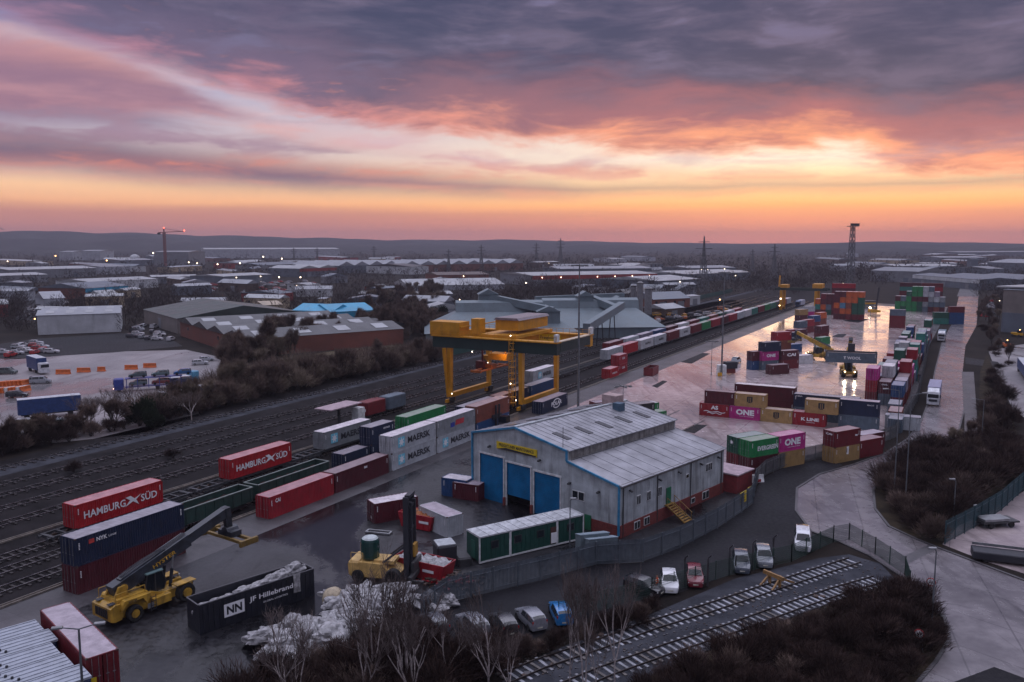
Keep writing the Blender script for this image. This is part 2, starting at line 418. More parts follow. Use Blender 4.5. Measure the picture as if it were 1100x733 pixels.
# ---------------------------------------------------------------- ground materials
def ground_mat(name, c0, c1, scale=0.3, rough=(0.7, 0.95), fine=3.0, wet=None, joints=None, bumpk=0.2, rot=0.0, spec=None, cracks=False):
    m, nt, bs = base_mat(name)
    p = texco(nt, 'Position')
    a = noise(nt, p, scale, 6, 0.6); b = noise(nt, p, fine, 5, 0.65)
    f = a * 0.65 + b * 0.35
    c = mixc(nt, f.sm(0.35, 0.65), c0, c1)
    rg = b.sm(0.3, 0.7, rough[0], rough[1])
    if wet:                                   # wheel marks: dark streaks drawn out along the way vehicles run
        tm = noise(nt, mapping(nt, p, (0.55, 0.05, 1), R(29)), 1.0, 6, 0.62, 0.35)
        c = mixc(nt, tm.sm(0.52, 0.66, 0, 0.45), c, tuple(v * 0.5 for v in c0)); rg = rg - tm.sm(0.5, 0.7, 0, 0.07)
    if cracks:
        vo = nt.nodes.new('ShaderNodeTexVoronoi'); vo.feature = 'DISTANCE_TO_EDGE'; vo.inputs['Scale'].default_value = 0.09
        wv = noise(nt, p, 0.5, 4, 0.6, 0, True); vm = nt.nodes.new('ShaderNodeVectorMath'); vm.operation = 'MULTIPLY_ADD'; nt.links.new(wv.k, vm.inputs[0]); vm.inputs[1].default_value = (2.2, 2.2, 0); nt.links.new(p.k, vm.inputs[2])
        nt.links.new(vm.outputs[0], vo.inputs['Vector']); ck = S(nt, vo.outputs['Distance'])
        c = mixc(nt, ck.sm(0.012, 0.004) * a.sm(0.46, 0.60) * 0.5, c, (0.02, 0.02, 0.022))
        pt_ = noise(nt, mapping(nt, p, (0.10, 0.035, 1), R(33)), 1.0, 1, 0.4); c = mixc(nt, pt_.sm(0.60, 0.615) * 0.45, c, tuple(v * 0.45 for v in c0))
    if joints:                                # concrete bays: thin dark joints and slabs of slightly different tone
        jx, jy, jr = joints
        q = mapping(nt, p, (1 / jx, 1 / jy, 1), jr)
        X, Y, _ = split(nt, q)
        fx = (X._m('FRACT') - 0.5).abs(); fy = (Y._m('FRACT') - 0.5).abs()
        ln = fx.sm(0.5 - 0.10 / jx, 0.5 - 0.04 / jx)._m('MAXIMUM', fy.sm(0.5 - 0.10 / jy, 0.5 - 0.04 / jy))
        wn = nt.nodes.new('ShaderNodeTexWhiteNoise'); wn.noise_dimensions = '2D'
        lk(nt, combine(nt, X._m('FLOOR'), Y._m('FLOOR'), 0.0), wn.inputs['Vector'])
        tone = S(nt, wn.outputs['Value'])
        c = mixc(nt, tone * 0.16, c, tuple(v * 0.6 for v in c0))
        c = mixc(nt, ln * 0.4, c, (0.02, 0.02, 0.022))
        rg = rg + (tone - 0.5) * 0.10
    if wet:
        w = noise(nt, mapping(nt, p, (1, 0.45, 1), rot), wet[0], 5, 0.55, 0.6)
        wf = w.sm(wet[1], wet[2])
        c = mixc(nt, wf * 0.55, c, tuple(v * 0.35 for v in c0))
        rg = rg * (1.0 - wf * 0.9) + wf * wet[3]
    lk(nt, c, bs.inputs['Base Color']); lk(nt, rg._m('MAXIMUM', 0.04), bs.inputs['Roughness'])
    if bumpk: bump(nt, bs, b, bumpk, 0.03)
    bs.inputs['Specular IOR Level'].default_value = spec if spec is not None else (0.5 if rough[0] < 0.5 else 0.12)
    MATS[name] = m
    return m
m_base = ground_mat('rough ground', (0.007, 0.0058, 0.0055), (0.022, 0.017, 0.014), 0.05, (0.9, 1.0), 1.2)
m_scrub = ground_mat('verge', (0.008, 0.006, 0.005), (0.040, 0.030, 0.018), 0.4, (0.9, 1.0), 3)
m_grass = ground_mat('pale grass', (0.10, 0.085, 0.055), (0.17, 0.14, 0.09), 0.15, (0.9, 1.0), 2)
m_ballast = ground_mat('ballast', (0.0035, 0.003, 0.0036), (0.017, 0.0145, 0.016), 0.25, (0.8, 0.95), 6)
m_ballast2 = ground_mat('grey stone ballast', (0.020, 0.022, 0.028), (0.052, 0.055, 0.066), 0.3, (0.8, 0.95), 6)
m_asph = ground_mat('wet asphalt', (0.003, 0.003, 0.0045), (0.030, 0.030, 0.036), 0.07, (0.34, 0.62), 1.6, wet=(0.06, 0.48, 0.60, 0.10), bumpk=0.12, rot=0.5)
m_conc = ground_mat('wet yard concrete', (0.28, 0.23, 0.23), (0.48, 0.41, 0.405), 0.045, (0.12, 0.27), 0.5, wet=(0.03, 0.47, 0.60, 0.07), joints=(9, 9, R(29)), bumpk=0.0, rot=0.5, spec=0.8)
m_apron = ground_mat('pale apron concrete', (0.03, 0.028, 0.032), (0.075, 0.07, 0.076), 0.2, (0.4, 0.6), 2.5, joints=(7, 7, R(29)), bumpk=0.1)
m_road = ground_mat('road concrete', (0.115, 0.103, 0.11), (0.20, 0.182, 0.19), 0.08, (0.20, 0.32), 0.45, wet=(0.035, 0.56, 0.86, 0.14), joints=(4.6, 9, R(33)), bumpk=0.0, spec=0.7, cracks=True)
m_lot = ground_mat('pale wet lorry park', (0.13, 0.12, 0.125), (0.26, 0.24, 0.245), 0.05, (0.35, 0.6), 1.2, wet=(0.04, 0.5, 0.66, 0.1), bumpk=0.05)
m_dark = ground_mat('dark asphalt', (0.005, 0.005, 0.0065), (0.015, 0.015, 0.019), 0.1, (0.5, 0.75), 2)
# ---------------------------------------------------------------- sheets, each a few millimetres above the one below
def grid(name, x0, x1, y0, y1, mat):
    return sheet(name, [(x0, y0), (x1, y0), (x1, y1), (x0, y1)], 0.0, mat)
grid('ground', -5100, 5100, -290, 5500, m_base)
sheet('rail_corridor', [ST(-60, -128), ST(-60, -79.5), ST(760, -79.5), ST(760, -145), ST(300, -141), ST(120, -138)], 0.012, m_ballast)
sheet('rail_path', [ST(-60, -127.5), ST(60, -130.5), ST(200, -136), ST(700, -141), ST(700, -136.5), ST(200, -131.5), ST(60, -126), ST(-60, -123)], 0.02, m_ballast2)
yard_right = [(1018, 330), (1012, 345), (998, 372), (992, 400), (985, 430), (962, 470), (935, 480), (900, 488), (860, 496), (838, 503), (822, 510), (812, 522), (808, 542), (770, 568), (690, 604), (640, 607), (480, 648)]
sheet('yard_asphalt', [ST(-60, -80.2), ST(540, -80.2)] + px(*yard_right) + px((440, 690), (420, 733), (360, 1000)) + [ST(-60, -30)], 0.016, m_asph)
sheet('yard_concrete', [ST(134, -73.5), ST(525, -73.5)] + px((1008, 333), (990, 375), (978, 420), (955, 468), (930, 474), (895, 482), (838, 497), (812, 508), (800, 520), (770, 520), (690, 470), (610, 470)), 0.024, m_conc)
for q_ in ([(729, 389), (750, 379), (763, 380), (743, 391)], [(733, 463), (747, 456), (760, 457), (746, 466)], [(650, 436), (662, 430), (676, 431), (664, 438)], [(846, 357), (853, 354), (862, 354), (856, 358)], [(800, 352), (808, 348), (813, 349), (806, 353)], [(893, 362), (900, 359), (910, 359), (905, 363)], [(700, 415), (712, 409), (717, 410), (706, 417)], [(905, 345), (920, 342), (934, 343), (922, 347)]): sheet('yard_tar_patch', px(*q_), 0.0275, m_dark)
for q_ in ([(716, 470), (757, 452)], [(700, 455), (730, 441)], [(690, 402), (770, 372)], [(820, 412), (900, 419)], [(790, 345), (905, 347)]):
    a_, b_ = px(*q_); n_ = (b_ - a_).normalized(); n_ = Vector((-n_.y, n_.x, 0)) * .18; sheet('yard_drain', [a_ - n_, b_ - n_, b_ + n_, a_ + n_], 0.0285, m_asph)
sheet('trackside_apron', [ST(-60, -80), ST(540, -80), ST(540, -73.2), ST(-60, -73.2)], 0.030, m_apron)
access = [(400, 760), (430, 700), (480, 648.5), (640, 607.5), (690, 604.5), (770, 568.5), (808, 543), (814, 522), (824, 511), (840, 504), (862, 497), (895, 492), (905, 500), (880, 512), (858, 526), (856, 548), (872, 572), (890, 584), (860, 598), (800, 612), (730, 637), (600, 672), (520, 715), (480, 760)]
sheet('access_road', px(*access), 0.020, m_dark)
road = [(1030, 318.5), (1051, 318.5), (1049, 350), (1037, 372), (1034, 400), (1036, 440), (1028, 470), (1000, 482), (970, 495), (950, 508), (938, 527), (940, 547), (955, 566), (985, 580), (1010, 590), (1105, 626), (1180, 655), (1330, 710), (1500, 860), (1300, 1150), (900, 1150), (930, 850), (985, 735), (1005, 712), (1020, 688), (1015, 666), (995, 643), (970, 621), (935, 598), (900, 582), (871, 571), (855, 549), (856, 525), (880, 510), (915, 500), (950, 488), (975, 472), (990, 452), (1000, 425), (1004, 400), (1012, 368), (1024, 345)]
sheet('concrete_road', px(*road), 0.036, m_road)
sheet('road_dark_patch', px((966, 600), (999, 585), (1009, 589), (974, 607)), 0.040, m_apron)
sheet('road_dark_patch', px((1020, 735), (1068, 717), (1130, 740), (1130, 770), (1010, 770)), 0.040, m_dark)
sheet('pavement', px((1034, 400), (1046, 400), (1050, 455), (1048, 474), (1036, 474), (1036, 440)), 0.10, m_apron)
sheet('side_road', px((1037, 391), (1037, 384), (1072, 389), (1076, 396)), 0.034, m_dark)
sheet('distant_road', px((1028, 318.5), (1052, 318.5), (1049, 305.5), (1033, 305.5)), 0.032, m_apron)
sheet('forecourt', px((1012, 585), (1030, 565), (1060, 552), (1100, 528), (1300, 490), (1420, 560), (1330, 690), (1180, 645), (1105, 618), (1060, 604)), 0.030, m_conc)
sheet('side_yard', px((1062, 378), (1085, 372), (1130, 366), (1200, 420), (1130, 470), (1088, 440), (1075, 412)), 0.028, m_lot)
sheet('siding_ballast', px((430, 830), (560, 715), (600, 697), (700, 660), (790, 622), (880, 600), (912, 596), (945, 606), (962, 622), (930, 634), (860, 660), (770, 695), (700, 725), (600, 830)), 0.044, m_ballast2)
sheet('verge_soil', px((660, 768), (700, 727), (770, 697), (860, 662), (930, 636), (964, 621), (995, 644), (1014, 667), (1019, 688), (1004, 712), (984, 734), (945, 800), (890, 900), (640, 900)), 0.048, m_scrub)
sheet('verge_soil', px((1000, 483), (1028, 471), (1050, 476), (1053, 400), (1060, 380), (1078, 420), (1094, 470), (1100, 508), (1060, 536), (1016, 566), (1012, 588), (985, 579), (956, 565), (941, 547), (939, 528), (951, 509), (971, 496)), 0.048, m_scrub)
# lorry park and plots to the left of the line
sheet('lorry_park', px((-40, 384), (20, 386), (120, 378), (200, 376), (238, 384), (232, 408), (205, 428), (215, 446), (150, 466), (60, 476), (-40, 470)), 0.012, m_lot)
sheet('car_lot', px((-20, 372), (40, 364), (130, 358), (180, 362), (196, 372), (120, 379), (20, 385), (-20, 384)), 0.016, m_dark)
sheet('field', px((236, 400), (300, 386), (360, 377), (420, 371), (470, 372), (440, 384), (330, 392), (262, 408)), 0.012, m_grass)
sheet('street', px((14, 345), (20, 325), (33, 318), (40, 318), (36, 330), (52, 345)), 0.012, m_dark)
sheet('builders_yard', px((640, 345), (700, 352), (760, 340), (800, 328), (790, 322), (720, 330), (660, 332)), 0.012, m_lot)
# kerbs: real steps along the verges
def kerb(name, pts, w=0.3, h=0.14, mat=None):
    b = MB()
    for a, c in zip(pts, pts[1:]):
        b.bar(Vector((a[0], a[1], h / 2)), Vector((c[0], c[1], h / 2)), w, h)
    return tag(b.build(name, mat or m_apron), kind='structure')
kerb('kerb', px((870, 571), (900, 582), (935, 598), (970, 621), (995, 643), (1015, 666), (1020, 688), (1005, 712), (985, 735)))
kerb('kerb', px((1028, 470), (1000, 482), (970, 495), (950, 508), (938, 527), (940, 547), (955, 566), (985, 580), (1010, 590), (1105, 626)))
kerb('kerb', px((871, 571), (855, 549), (856, 525), (880, 510), (915, 500), (950, 488), (975, 472), (990, 452), (1000, 425), (1004, 400), (1012, 368)))
kerb('kerb', px((1034, 400), (1036, 440), (1028, 470)))
# hills
def hills():
    def ridge(name, dist, prof, depth, mat, seed):
        rg = random.Random(seed); b = MB(); n = 240; rows = 7
        ph = [rg.uniform(0, 6.28) for _ in range(6)]
        vs, fs = [], []
        for i in range(n + 1):
            az = -0.95 + 1.9 * i / n
            u = 550 + F * math.tan(max(-0.9, min(0.9, az)))
            h = 0
            for (ua, va), (ub, vb) in zip(prof, prof[1:]):
                if ua <= u <= ub: h = va + (vb - va) * (u - ua) / (ub - ua)
            if u < prof[0][0]: h = prof[0][1]
            if u > prof[-1][0]: h = prof[-1][1]
            h = HC + (VH - h) / F * dist / math.cos(az) * 1.0
            h += sum(math.sin(az * k * 9 + p) / k for k, p in zip((3, 7, 13, 23, 41, 67), ph)) * dist * 0.00035
            h = max(6, h)
            for j in range(rows):
                q = j / (rows - 1); prof_h = math.sin(min(1, q * 1.6) * math.pi / 2) if q < 0.63 else math.cos((q - 0.63) / 0.37 * math.pi / 2)
                dd = dist + (q - 0.63) * depth
                vs.append((math.sin(az) * dd / math.cos(az) if False else math.sin(az) * dd, math.cos(az) * dd, h * prof_h * (1 + 0.06 * math.sin(az * 60 + j * 2.1)) - (2 if j in (0, rows - 1) else 0)))
        for i in range(n):
            for j in range(rows - 1):
                a = i * rows + j; fs.append((a, a + 1, a + rows + 1, a + rows))
        b.add(vs, fs)
        return tag(b.build(name, mat, smooth=True), kind='structure')
    m = ground_mat('wooded hill', (0.012, 0.014, 0.018), (0.040, 0.042, 0.044), 0.006, (0.95, 1.0), 0.03, bumpk=0)
    ridge('hills', 4700, [(-200, 254), (0, 253), (60, 252), (150, 253), (280, 255), (420, 258), (560, 258), (700, 261), (820, 262), (960, 260), (1100, 262), (1300, 260)], 700, m, 3)
    ridge('hills', 3900, [(-200, 262), (0, 258), (90, 259), (170, 258), (300, 262), (500, 264), (640, 263), (760, 266), (860, 263), (885, 261), (945, 260.5), (990, 262), (1060, 264), (1300, 261)], 600, m, 5)
    ridge('hills', 3100, [(-200, 268), (100, 267), (300, 268), (520, 269), (760, 271), (840, 268), (900, 266), (980, 266), (1040, 268), (1100, 264), (1300, 262)], 500, m, 9)
hills()
# ---------------------------------------------------------------- shipping containers
def paint(name, col, dirt=0.6):
    """container paint, rust runs on the sides; sky-lightened roofs have their own colour"""
    k = 'paint ' + name
    if k in MATS: return MATS[k]
    m, nt, bs = base_mat(k)
    co = texco(nt)
    nz = noise(nt, co, 0.9, 5, 0.6)
    c = mixc(nt, nz.sm(0.3, 0.72), tuple(q * 0.78 for q in col), tuple(min(1, q * 1.15) for q in col))
    st = noise(nt, mapping(nt, co, (2.2, 2.2, 0.25)), 1.6, 6, 0.7)
    c = mixc(nt, st.sm(0.55, 0.72, 0, dirt), c, (0.035, 0.022, 0.016))
    oi = nt.nodes.new('ShaderNodeObjectInfo')
    c = mixc(nt, S(nt, oi.outputs['Random']) * 0.28, c, tuple(q * 0.5 for q in col))
    lk(nt, c, bs.inputs['Base Color'])
    lk(nt, nz.sm(0.2, 0.8, 0.38, 0.62), bs.inputs['Roughness'])
    MATS[k] = m
    return m
def skylit_roofpaint(name, col):
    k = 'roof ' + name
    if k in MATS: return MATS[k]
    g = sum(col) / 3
    c = tuple(0.45 * q + 0.55 * k2 * (0.30 + 0.4 * g) for q, k2 in zip(col, (1.08, .92, .98)))  # faded paint; its pale pinkish part is sky sheen put into the colour
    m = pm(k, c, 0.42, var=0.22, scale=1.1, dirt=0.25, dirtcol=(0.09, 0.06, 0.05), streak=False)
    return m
CC = {'red': (0.30, 0.012, 0.022), 'bright red': (0.40, 0.012, 0.018), 'maroon': (0.085, 0.010, 0.018), 'dark red': (0.15, 0.013, 0.019), 'navy': (0.009, 0.020, 0.055), 'blue': (0.018, 0.07, 0.19),
      'white': (0.55, 0.56, 0.58), 'pale grey': (0.42, 0.45, 0.48), 'grey': (0.24, 0.26, 0.275), 'slate': (0.10, 0.14, 0.18), 'green': (0.012, 0.20, 0.06), 'dark green': (0.012, 0.09, 0.055), 'teal': (0.03, 0.20, 0.16),
      'tan': (0.36, 0.23, 0.09), 'magenta': (0.46, 0.025, 0.22), 'orange': (0.50, 0.10, 0.02), 'brown': (0.20, 0.055, 0.035), 'lilac': (0.24, 0.21, 0.27), 'yellow': (0.5, 0.3, 0.05), 'black': (0.015, 0.016, 0.018), 'sky blue': (0.09, 0.22, 0.34)}
m_bar = pm('galvanised steel', (0.28, 0.29, 0.30), 0.45, metal=0.6)
m_white = pm('white lettering', (0.75, 0.76, 0.78), 0.6, var=0.08)
m_black = pm('black lettering', (0.02, 0.022, 0.03), 0.6, var=0.1)
m_rust = pm('rusty steel', (0.07, 0.045, 0.035), 0.75, var=0.5, scale=3)
CW = 2.438
CMESH = {}
def cont_mesh(L, h, W=CW, doors=False, simple=False):
    k = (L, h, W, doors, simple)
    if k in CMESH: return CMESH[k]
    b = MB(); x = L / 2; y = W / 2; p = 0.09
    for sx in (-1, 1):
        for sy in (-1, 1):
            b.box((sx * (x - p), sy * (y - p), h / 2), (2 * p, 2 * p, h))
            for zz in (0.06, h - 0.06): b.box((sx * (x - 0.085), sy * (y - 0.08), zz), (0.186, 0.176, 0.13), mi=2)
    for sy in (-1, 1):
        b.bb(-x + 2 * p, x - 2 * p, sy * (y - 0.06) - 0.06, sy * (y - 0.06) + 0.06, 0.0, 0.16)
        b.bb(-x + 2 * p, x - 2 * p, sy * (y - 0.04) - 0.04, sy * (y - 0.04) + 0.04, h - 0.12, h)
        # corrugated wall
        pitch = 0.28; n = max(4, int((L - 4 * p) / pitch)); pitch = (L - 4 * p) / n
        pts = []
        for i in range(n):
            x0 = -x + 2 * p + i * pitch
            for q, dep in ((0, 0.012), (0.25, 0.012), (0.5, 0.055), (0.75, 0.055)): pts.append((x0 + q * pitch, sy * (y - dep)))
        pts.append((x - 2 * p, sy * (y - 0.012)))
        vs = [(a, c, 0.16) for a, c in pts] + [(a, c, h - 0.12) for a, c in pts]; m = len(pts)
        b.add(vs, [(i, i + 1, m + i + 1, m + i) if sy < 0 else (i + 1, i, m + i, m + i + 1) for i in range(m - 1)])
    ends = (1,) if (doors) else (-1, 1)
    for sx in ends:
        b.bb(sx * (x - 0.05) - 0.05, sx * (x - 0.05) + 0.05, -y + 2 * p, y - 2 * p, 0, 0.16); b.bb(sx * (x - 0.05) - 0.05, sx * (x - 0.05) + 0.05, -y + 2 * p, y - 2 * p, h - 0.12, h)
        pts = []; n = 8; pitch = (W - 4 * p) / n
        for i in range(n):
            y0 = -y + 2 * p + i * pitch
            for q, dep in ((0, 0.015), (0.25, 0.015), (0.5, 0.055), (0.75, 0.055)): pts.append((sx * (x - dep), y0 + q * pitch))
        pts.append((sx * (x - 0.015), y - 2 * p))
        vs = [(a, c, 0.16) for a, c in pts] + [(a, c, h - 0.12) for a, c in pts]; m = len(pts)
        b.add(vs, [(i, i + 1, m + i + 1, m + i) if sx > 0 else (i + 1, i, m + i, m + i + 1) for i in range(m - 1)])
    if doors:
        b.bb(-x, -x + 0.1, -y + 2 * p, y - 2 * p, 0, 0.12); b.bb(-x, -x + 0.1, -y + 2 * p, y - 2 * p, h - 0.12, h)
    # roof with shallow cross ribs, slightly dished
    n = max(4, int(L / 0.55)); pts = []
    for i in range(n):
        a = -x + 0.1 + (L - 0.2) * i / n; st = (L - 0.2) / n
        for q, zz in ((0, -0.03), (0.45, -0.03), (0.55, -0.008), (0.9, -0.008)): pts.append((a + q * st, h + zz))
    pts.append((x - 0.1, h - 0.03)); m = len(pts)
    vs = [(a, -y + 0.07, zz) for a, zz in pts] + [(a, y - 0.07, zz) for a, zz in pts]
    b.add(vs, [(i, i + 1, m + i + 1, m + i) for i in range(m - 1)], mi=1)
    b.bb(-x, -x + 0.12, -y + 2 * p, y - 2 * p, h - 0.03, h - 0.002, 1); b.bb(x - 0.12, x, -y + 2 * p, y - 2 * p, h - 0.03, h - 0.002, 1)
    b.bb(-x + .1, x - .1, -y + .1, y - .1, 0.08, 0.14, 2)
    me = b.mesh('body', [None, None, m_rust], fix=False)
    CMESH[k] = me
    return me
def door_mesh(h, W=CW):
    k = ('door', h, W)
    if k in CMESH: return CMESH[k]
    b = MB(); w = W / 2 - 0.19
    b.bb(-0.03, 0.03, -w / 2, w / 2, 0.14, h - 0.14)
    for i in range(5): b.bb(-0.045, -0.03, -w / 2 + .08, w / 2 - .08, 0.3 + i * (h - .6) / 5, 0.3 + (i + 0.72) * (h - .6) / 5)
    for yy in (-w * 0.24, w * 0.24):
        b.tube((-0.075, yy, 0.1), (-0.075, yy, h - 0.1), 0.022, n=6, mi=1)
        b.box((-0.085, yy, h * 0.42), (0.04, 0.24, 0.05), mi=1)
    CMESH[k] = b.mesh('door', [None, m_bar])
    return CMESH[k]
def star_mesh(r=0.8):
    if 'star' in CMESH: return CMESH['star']
    b = MB(); pts = []
    for i in range(14):
        q = r if i % 2 == 0 else r * 0.42
        pts.append((q * math.sin(math.pi * i / 7), q * math.cos(math.pi * i / 7)))
    b.prism(pts, -0.008, 0.008, 'y'); CMESH['star'] = b.mesh('star', [m_white])
    return CMESH['star']
m_star = pm('pale blue panel', (0.16, 0.52, 0.66), 0.5, var=0.05)
def strip_mesh(h):
    k = ('strip', h)
    if k not in CMESH:
        b = MB()
        for i in range(5): b.bb(-.07, .07, -.004, .004, h * .58 + i * .15, h * .58 + i * .15 + .09)
        CMESH[k] = b.mesh('marking_strip', [None])
    return CMESH[k]
def cont(p, rz, L, h, col, label, group=None, doors=True, roof=None, name='shipping_container', W=CW):
    """p: centre of the base; local -x end has the doors, local -y side faces the viewer"""
    t = thing(name, label, 'shipping container', p, rz, group)
    o = link('body', cont_mesh(L, h, W, doors), t)
    cm = paint(col, CC[col]); rm = skylit_roofpaint(roof or col, CC[roof or col]); setmat(o, cm, 0); setmat(o, rm, 1)
    if doors:
        for sy in (-1, 1):
            d = link('door', door_mesh(h, W), t, (-L / 2 + 0.05, sy * (W / 4 - 0.05), 0)); setmat(d, cm, 0)
    for sx in (-1, 1):                     # pale marking strips at the ends of the long sides
        k = link('marking_strip', strip_mesh(h), t, (sx * (L / 2 - .42), -W / 2 - .006, 0)); setmat(k, m_white)
    t['dims'] = (L, h, W)
    return t
def side(t, body, x, z, w, h, mat=None, bold=0.012):
    L, H, W = t['dims']
    return letter(body, t, (x, -W / 2 - 0.012, z), w, h, mat or m_white, 0, bold)
def endletter(t, body, y, z, w, h, mat=None, bold=0.012):
    L, H, W = t['dims']
    return letter(body, t, (-L / 2 - 0.10, y, z), w, h, mat or m_white, R(-90), bold)
def plain(p, rz, L, h, col, label, group, roof=None):
    """far container: one mesh"""
    o = link('shipping_container', cont_mesh(L, h, CW, False), None, p, rz)
    setmat(o, paint(col, CC[col]), 0); setmat(o, skylit_roofpaint(roof or col, CC[roof or col]), 1)
    return tag(o, label, 'shipping container', group)
L40, L20, HS, HH = 12.19, 6.06, 2.59, 2.9
TR3, TR2, TR1 = -77.3, -84.0, -92.4
def trk(s0, t, L, z=0.0): return ST(s0 + L / 2, t, z)
GR = 'containers standing beside the tracks'
def maersk(t, xs=-3.6, xt=1.2, w=6.2):
    L, H, W = t['dims']
    k = MB().bb(-0.85, 0.85, -0.006, 0.006, -0.8, 0.8).build('logo_panel', m_star, t, (xs, -W / 2 - 0.010, H / 2 + .03))
    s = link('star', star_mesh(), k, (0, -0.02, 0))
    side(t, 'MAERSK', xt, H / 2, w, 1.05, m_black, 0.03)
def hamburg(t):
    L, H, W = t['dims']
    side(t, 'HAMBURG', -2.2, H / 2 - .05, 5.6, 0.95, bold=0.02); side(t, 'SÜD', 4.0, H / 2 + .05, 2.4, 1.15, bold=0.02)
    b = MB()
    b.prism([(-0.95, 0.55), (-0.2, 0.62), (0.35, 0.15), (1.35, 0.55), (0.55, -0.02), (0.95, -0.75), (0.1, -0.15), (-1.05, -0.62), (-0.3, 0.1)], -0.006, 0.006, 'y')
    b.build('wing_emblem', m_white, t, (1.55, -W / 2 - 0.012, H / 2))
# -- the row on the ground nearest the yard
c = cont(trk(47.6, TR3, 13.0), TRK, 13.0, HH, 'maroon', 'long maroon container on the ground under the navy one, behind the yellow reach stacker', GR)
c = cont(trk(47.6, TR3, 13.0, HH), TRK, 13.0, HH, 'navy', 'long navy blue container lettered NYK LINE on top of a maroon one', GR, roof='slate')
side(c, 'NYK', -3.6, 2.2, 1.2, .42, bold=.03); side(c, 'LINE', -2.4, 2.15, .9, .2); MB().bb(-.3, .3, -.006, .006, -.22, .22).build('logo_panel', pm('logo red', (.5, .05, .04)), c, (-4.75, -CW / 2 - .01, 2.2))
c = cont(trk(73.5, TR3, L40), TRK, L40, HH, 'red', 'red container with a small white logo at the near end of the trackside row', GR)
side(c, 'CAI', -4.6, 2.2, .9, .55, bold=.03)
c = cont(trk(86.0, TR3, L40), TRK, L40, HH, 'maroon', 'dark maroon container between the red one and the white stacks in the trackside row', GR)
side(c, 'tex', 0.6, 2.3, .8, .4, bold=.03)
mk_l = ['white MAERSK container at the bottom of the nearer white stack', 'white MAERSK container on top of the nearer white stack, streaked with rust', 'white MAERSK container at the bottom, under the grey one']
for i, (s, z) in enumerate(((99.0, 0), (99.0, HS + .15), (111.4, 0))):
    c = cont(trk(s, TR3, L40, z), TRK, L40, HS + .15, 'pale grey', mk_l[i], GR, roof='white')
    maersk(c)
    MB().bb(-.05, .05, -.004, .004, -1.2, 1.2).build('rust_run', m_rust, c, (L40 / 2 - .1, -CW / 2 - .004, 1.35))
c = cont(trk(111.4, TR3, L40, HS + .15), TRK, L40, HS + .15, 'grey', 'grey container with a red and blue emblem on top of a white one', GR, roof='white')
k = MB().prism([(-1.4, -.45), (1.3, -.45), (1.5, .45), (-1.2, .45)], -.006, .006, 'y').build('emblem', pm('logo red2', (.45, .04, .05)), c, (.9, -CW / 2 - .01, 1.5))
k = MB().prism([(-.7, -.4), (.6, -.4), (.6, .4), (-.7, .4)], -.006, .006, 'y').build('emblem', pm('logo blue', (.03, .05, .3)), c, (-1.3, -CW / 2 - .01, 1.3))
c = cont(trk(124.0, TR3, L40), TRK, L40, HS + .15, 'blue', 'blue container under the rust-brown one, a black lift truck in front of it', GR)
c = cont(trk(124.0, TR3, L40, HS + .15), TRK, L40, HH + .1, 'brown', 'rust-brown container on top of a blue one beside the gantry crane', GR)
c = cont(trk(148.2, -76.2, L40), TRK, L40, HS, 'navy', 'navy container with a white round logo beside the yellow gantry leg', GR, roof='lilac')
side(c, 'POLAR', .6, 1.35, 5.0, .9, bold=.045)
b = MB()
for a0, a1 in ((25, 155), (205, 335)):
    pts = [(1.9 * math.cos(R(a0 + (a1 - a0) * i / 10)), 1.05 * math.sin(R(a0 + (a1 - a0) * i / 10))) for i in range(11)] + [(1.6 * math.cos(R(a1 - (a1 - a0) * i / 10)), .8 * math.sin(R(a1 - (a1 - a0) * i / 10))) for i in range(11)]
    b.prism(pts, -.006, .006, 'y')
b.build('ring_emblem', m_white, c, (.6, -CW / 2 - .01, 1.3))
# -- second row
c = cont(trk(95.6, TR2, L20), TRK, L20, HS, 'navy', 'low navy container behind the red ones, in front of the taller navy stack', GR)
c = cont(trk(102.4, TR2, L20), TRK, L20, HS, 'navy', 'navy container at the bottom of the navy pair behind the maroon one', GR)
c = cont(trk(102.4, TR2, L20, HS), TRK, L20, HS + .3, 'navy', 'navy container with small white lettering on top of the navy pair', GR, roof='slate'); side(c, 'CRONOS', 1, 2.2, 1.7, .3, bold=.03)
c = cont(trk(110.6, TR2, L20), TRK, L20, HS, 'dark green', 'dark green container behind the nearer white stack', GR)
c = cont(trk(112.0, TR2, L40, HS), TRK, L40, HS + .2, 'green', 'bright green container showing above the white stacks', GR)
for i, (s, L, cc, zz, lb) in enumerate([(131, L40, 'navy', 1.2, 'dark blue container on a wagon just left of the rust-brown one'), (144, L20, 'brown', 1.2, 'brown container on a wagon between the gantry legs'), (151, L20, 'navy', 1.2, 'second dark blue container between the gantry legs'), (158, L40, 'blue', 1.2, 'faded blue container under the far end of the gantry')]):
    cont(trk(s, TR2, L, zz), TRK, L, HS, cc, lb, 'containers on wagons under the gantry', roof='slate' if cc != 'brown' else 'brown')
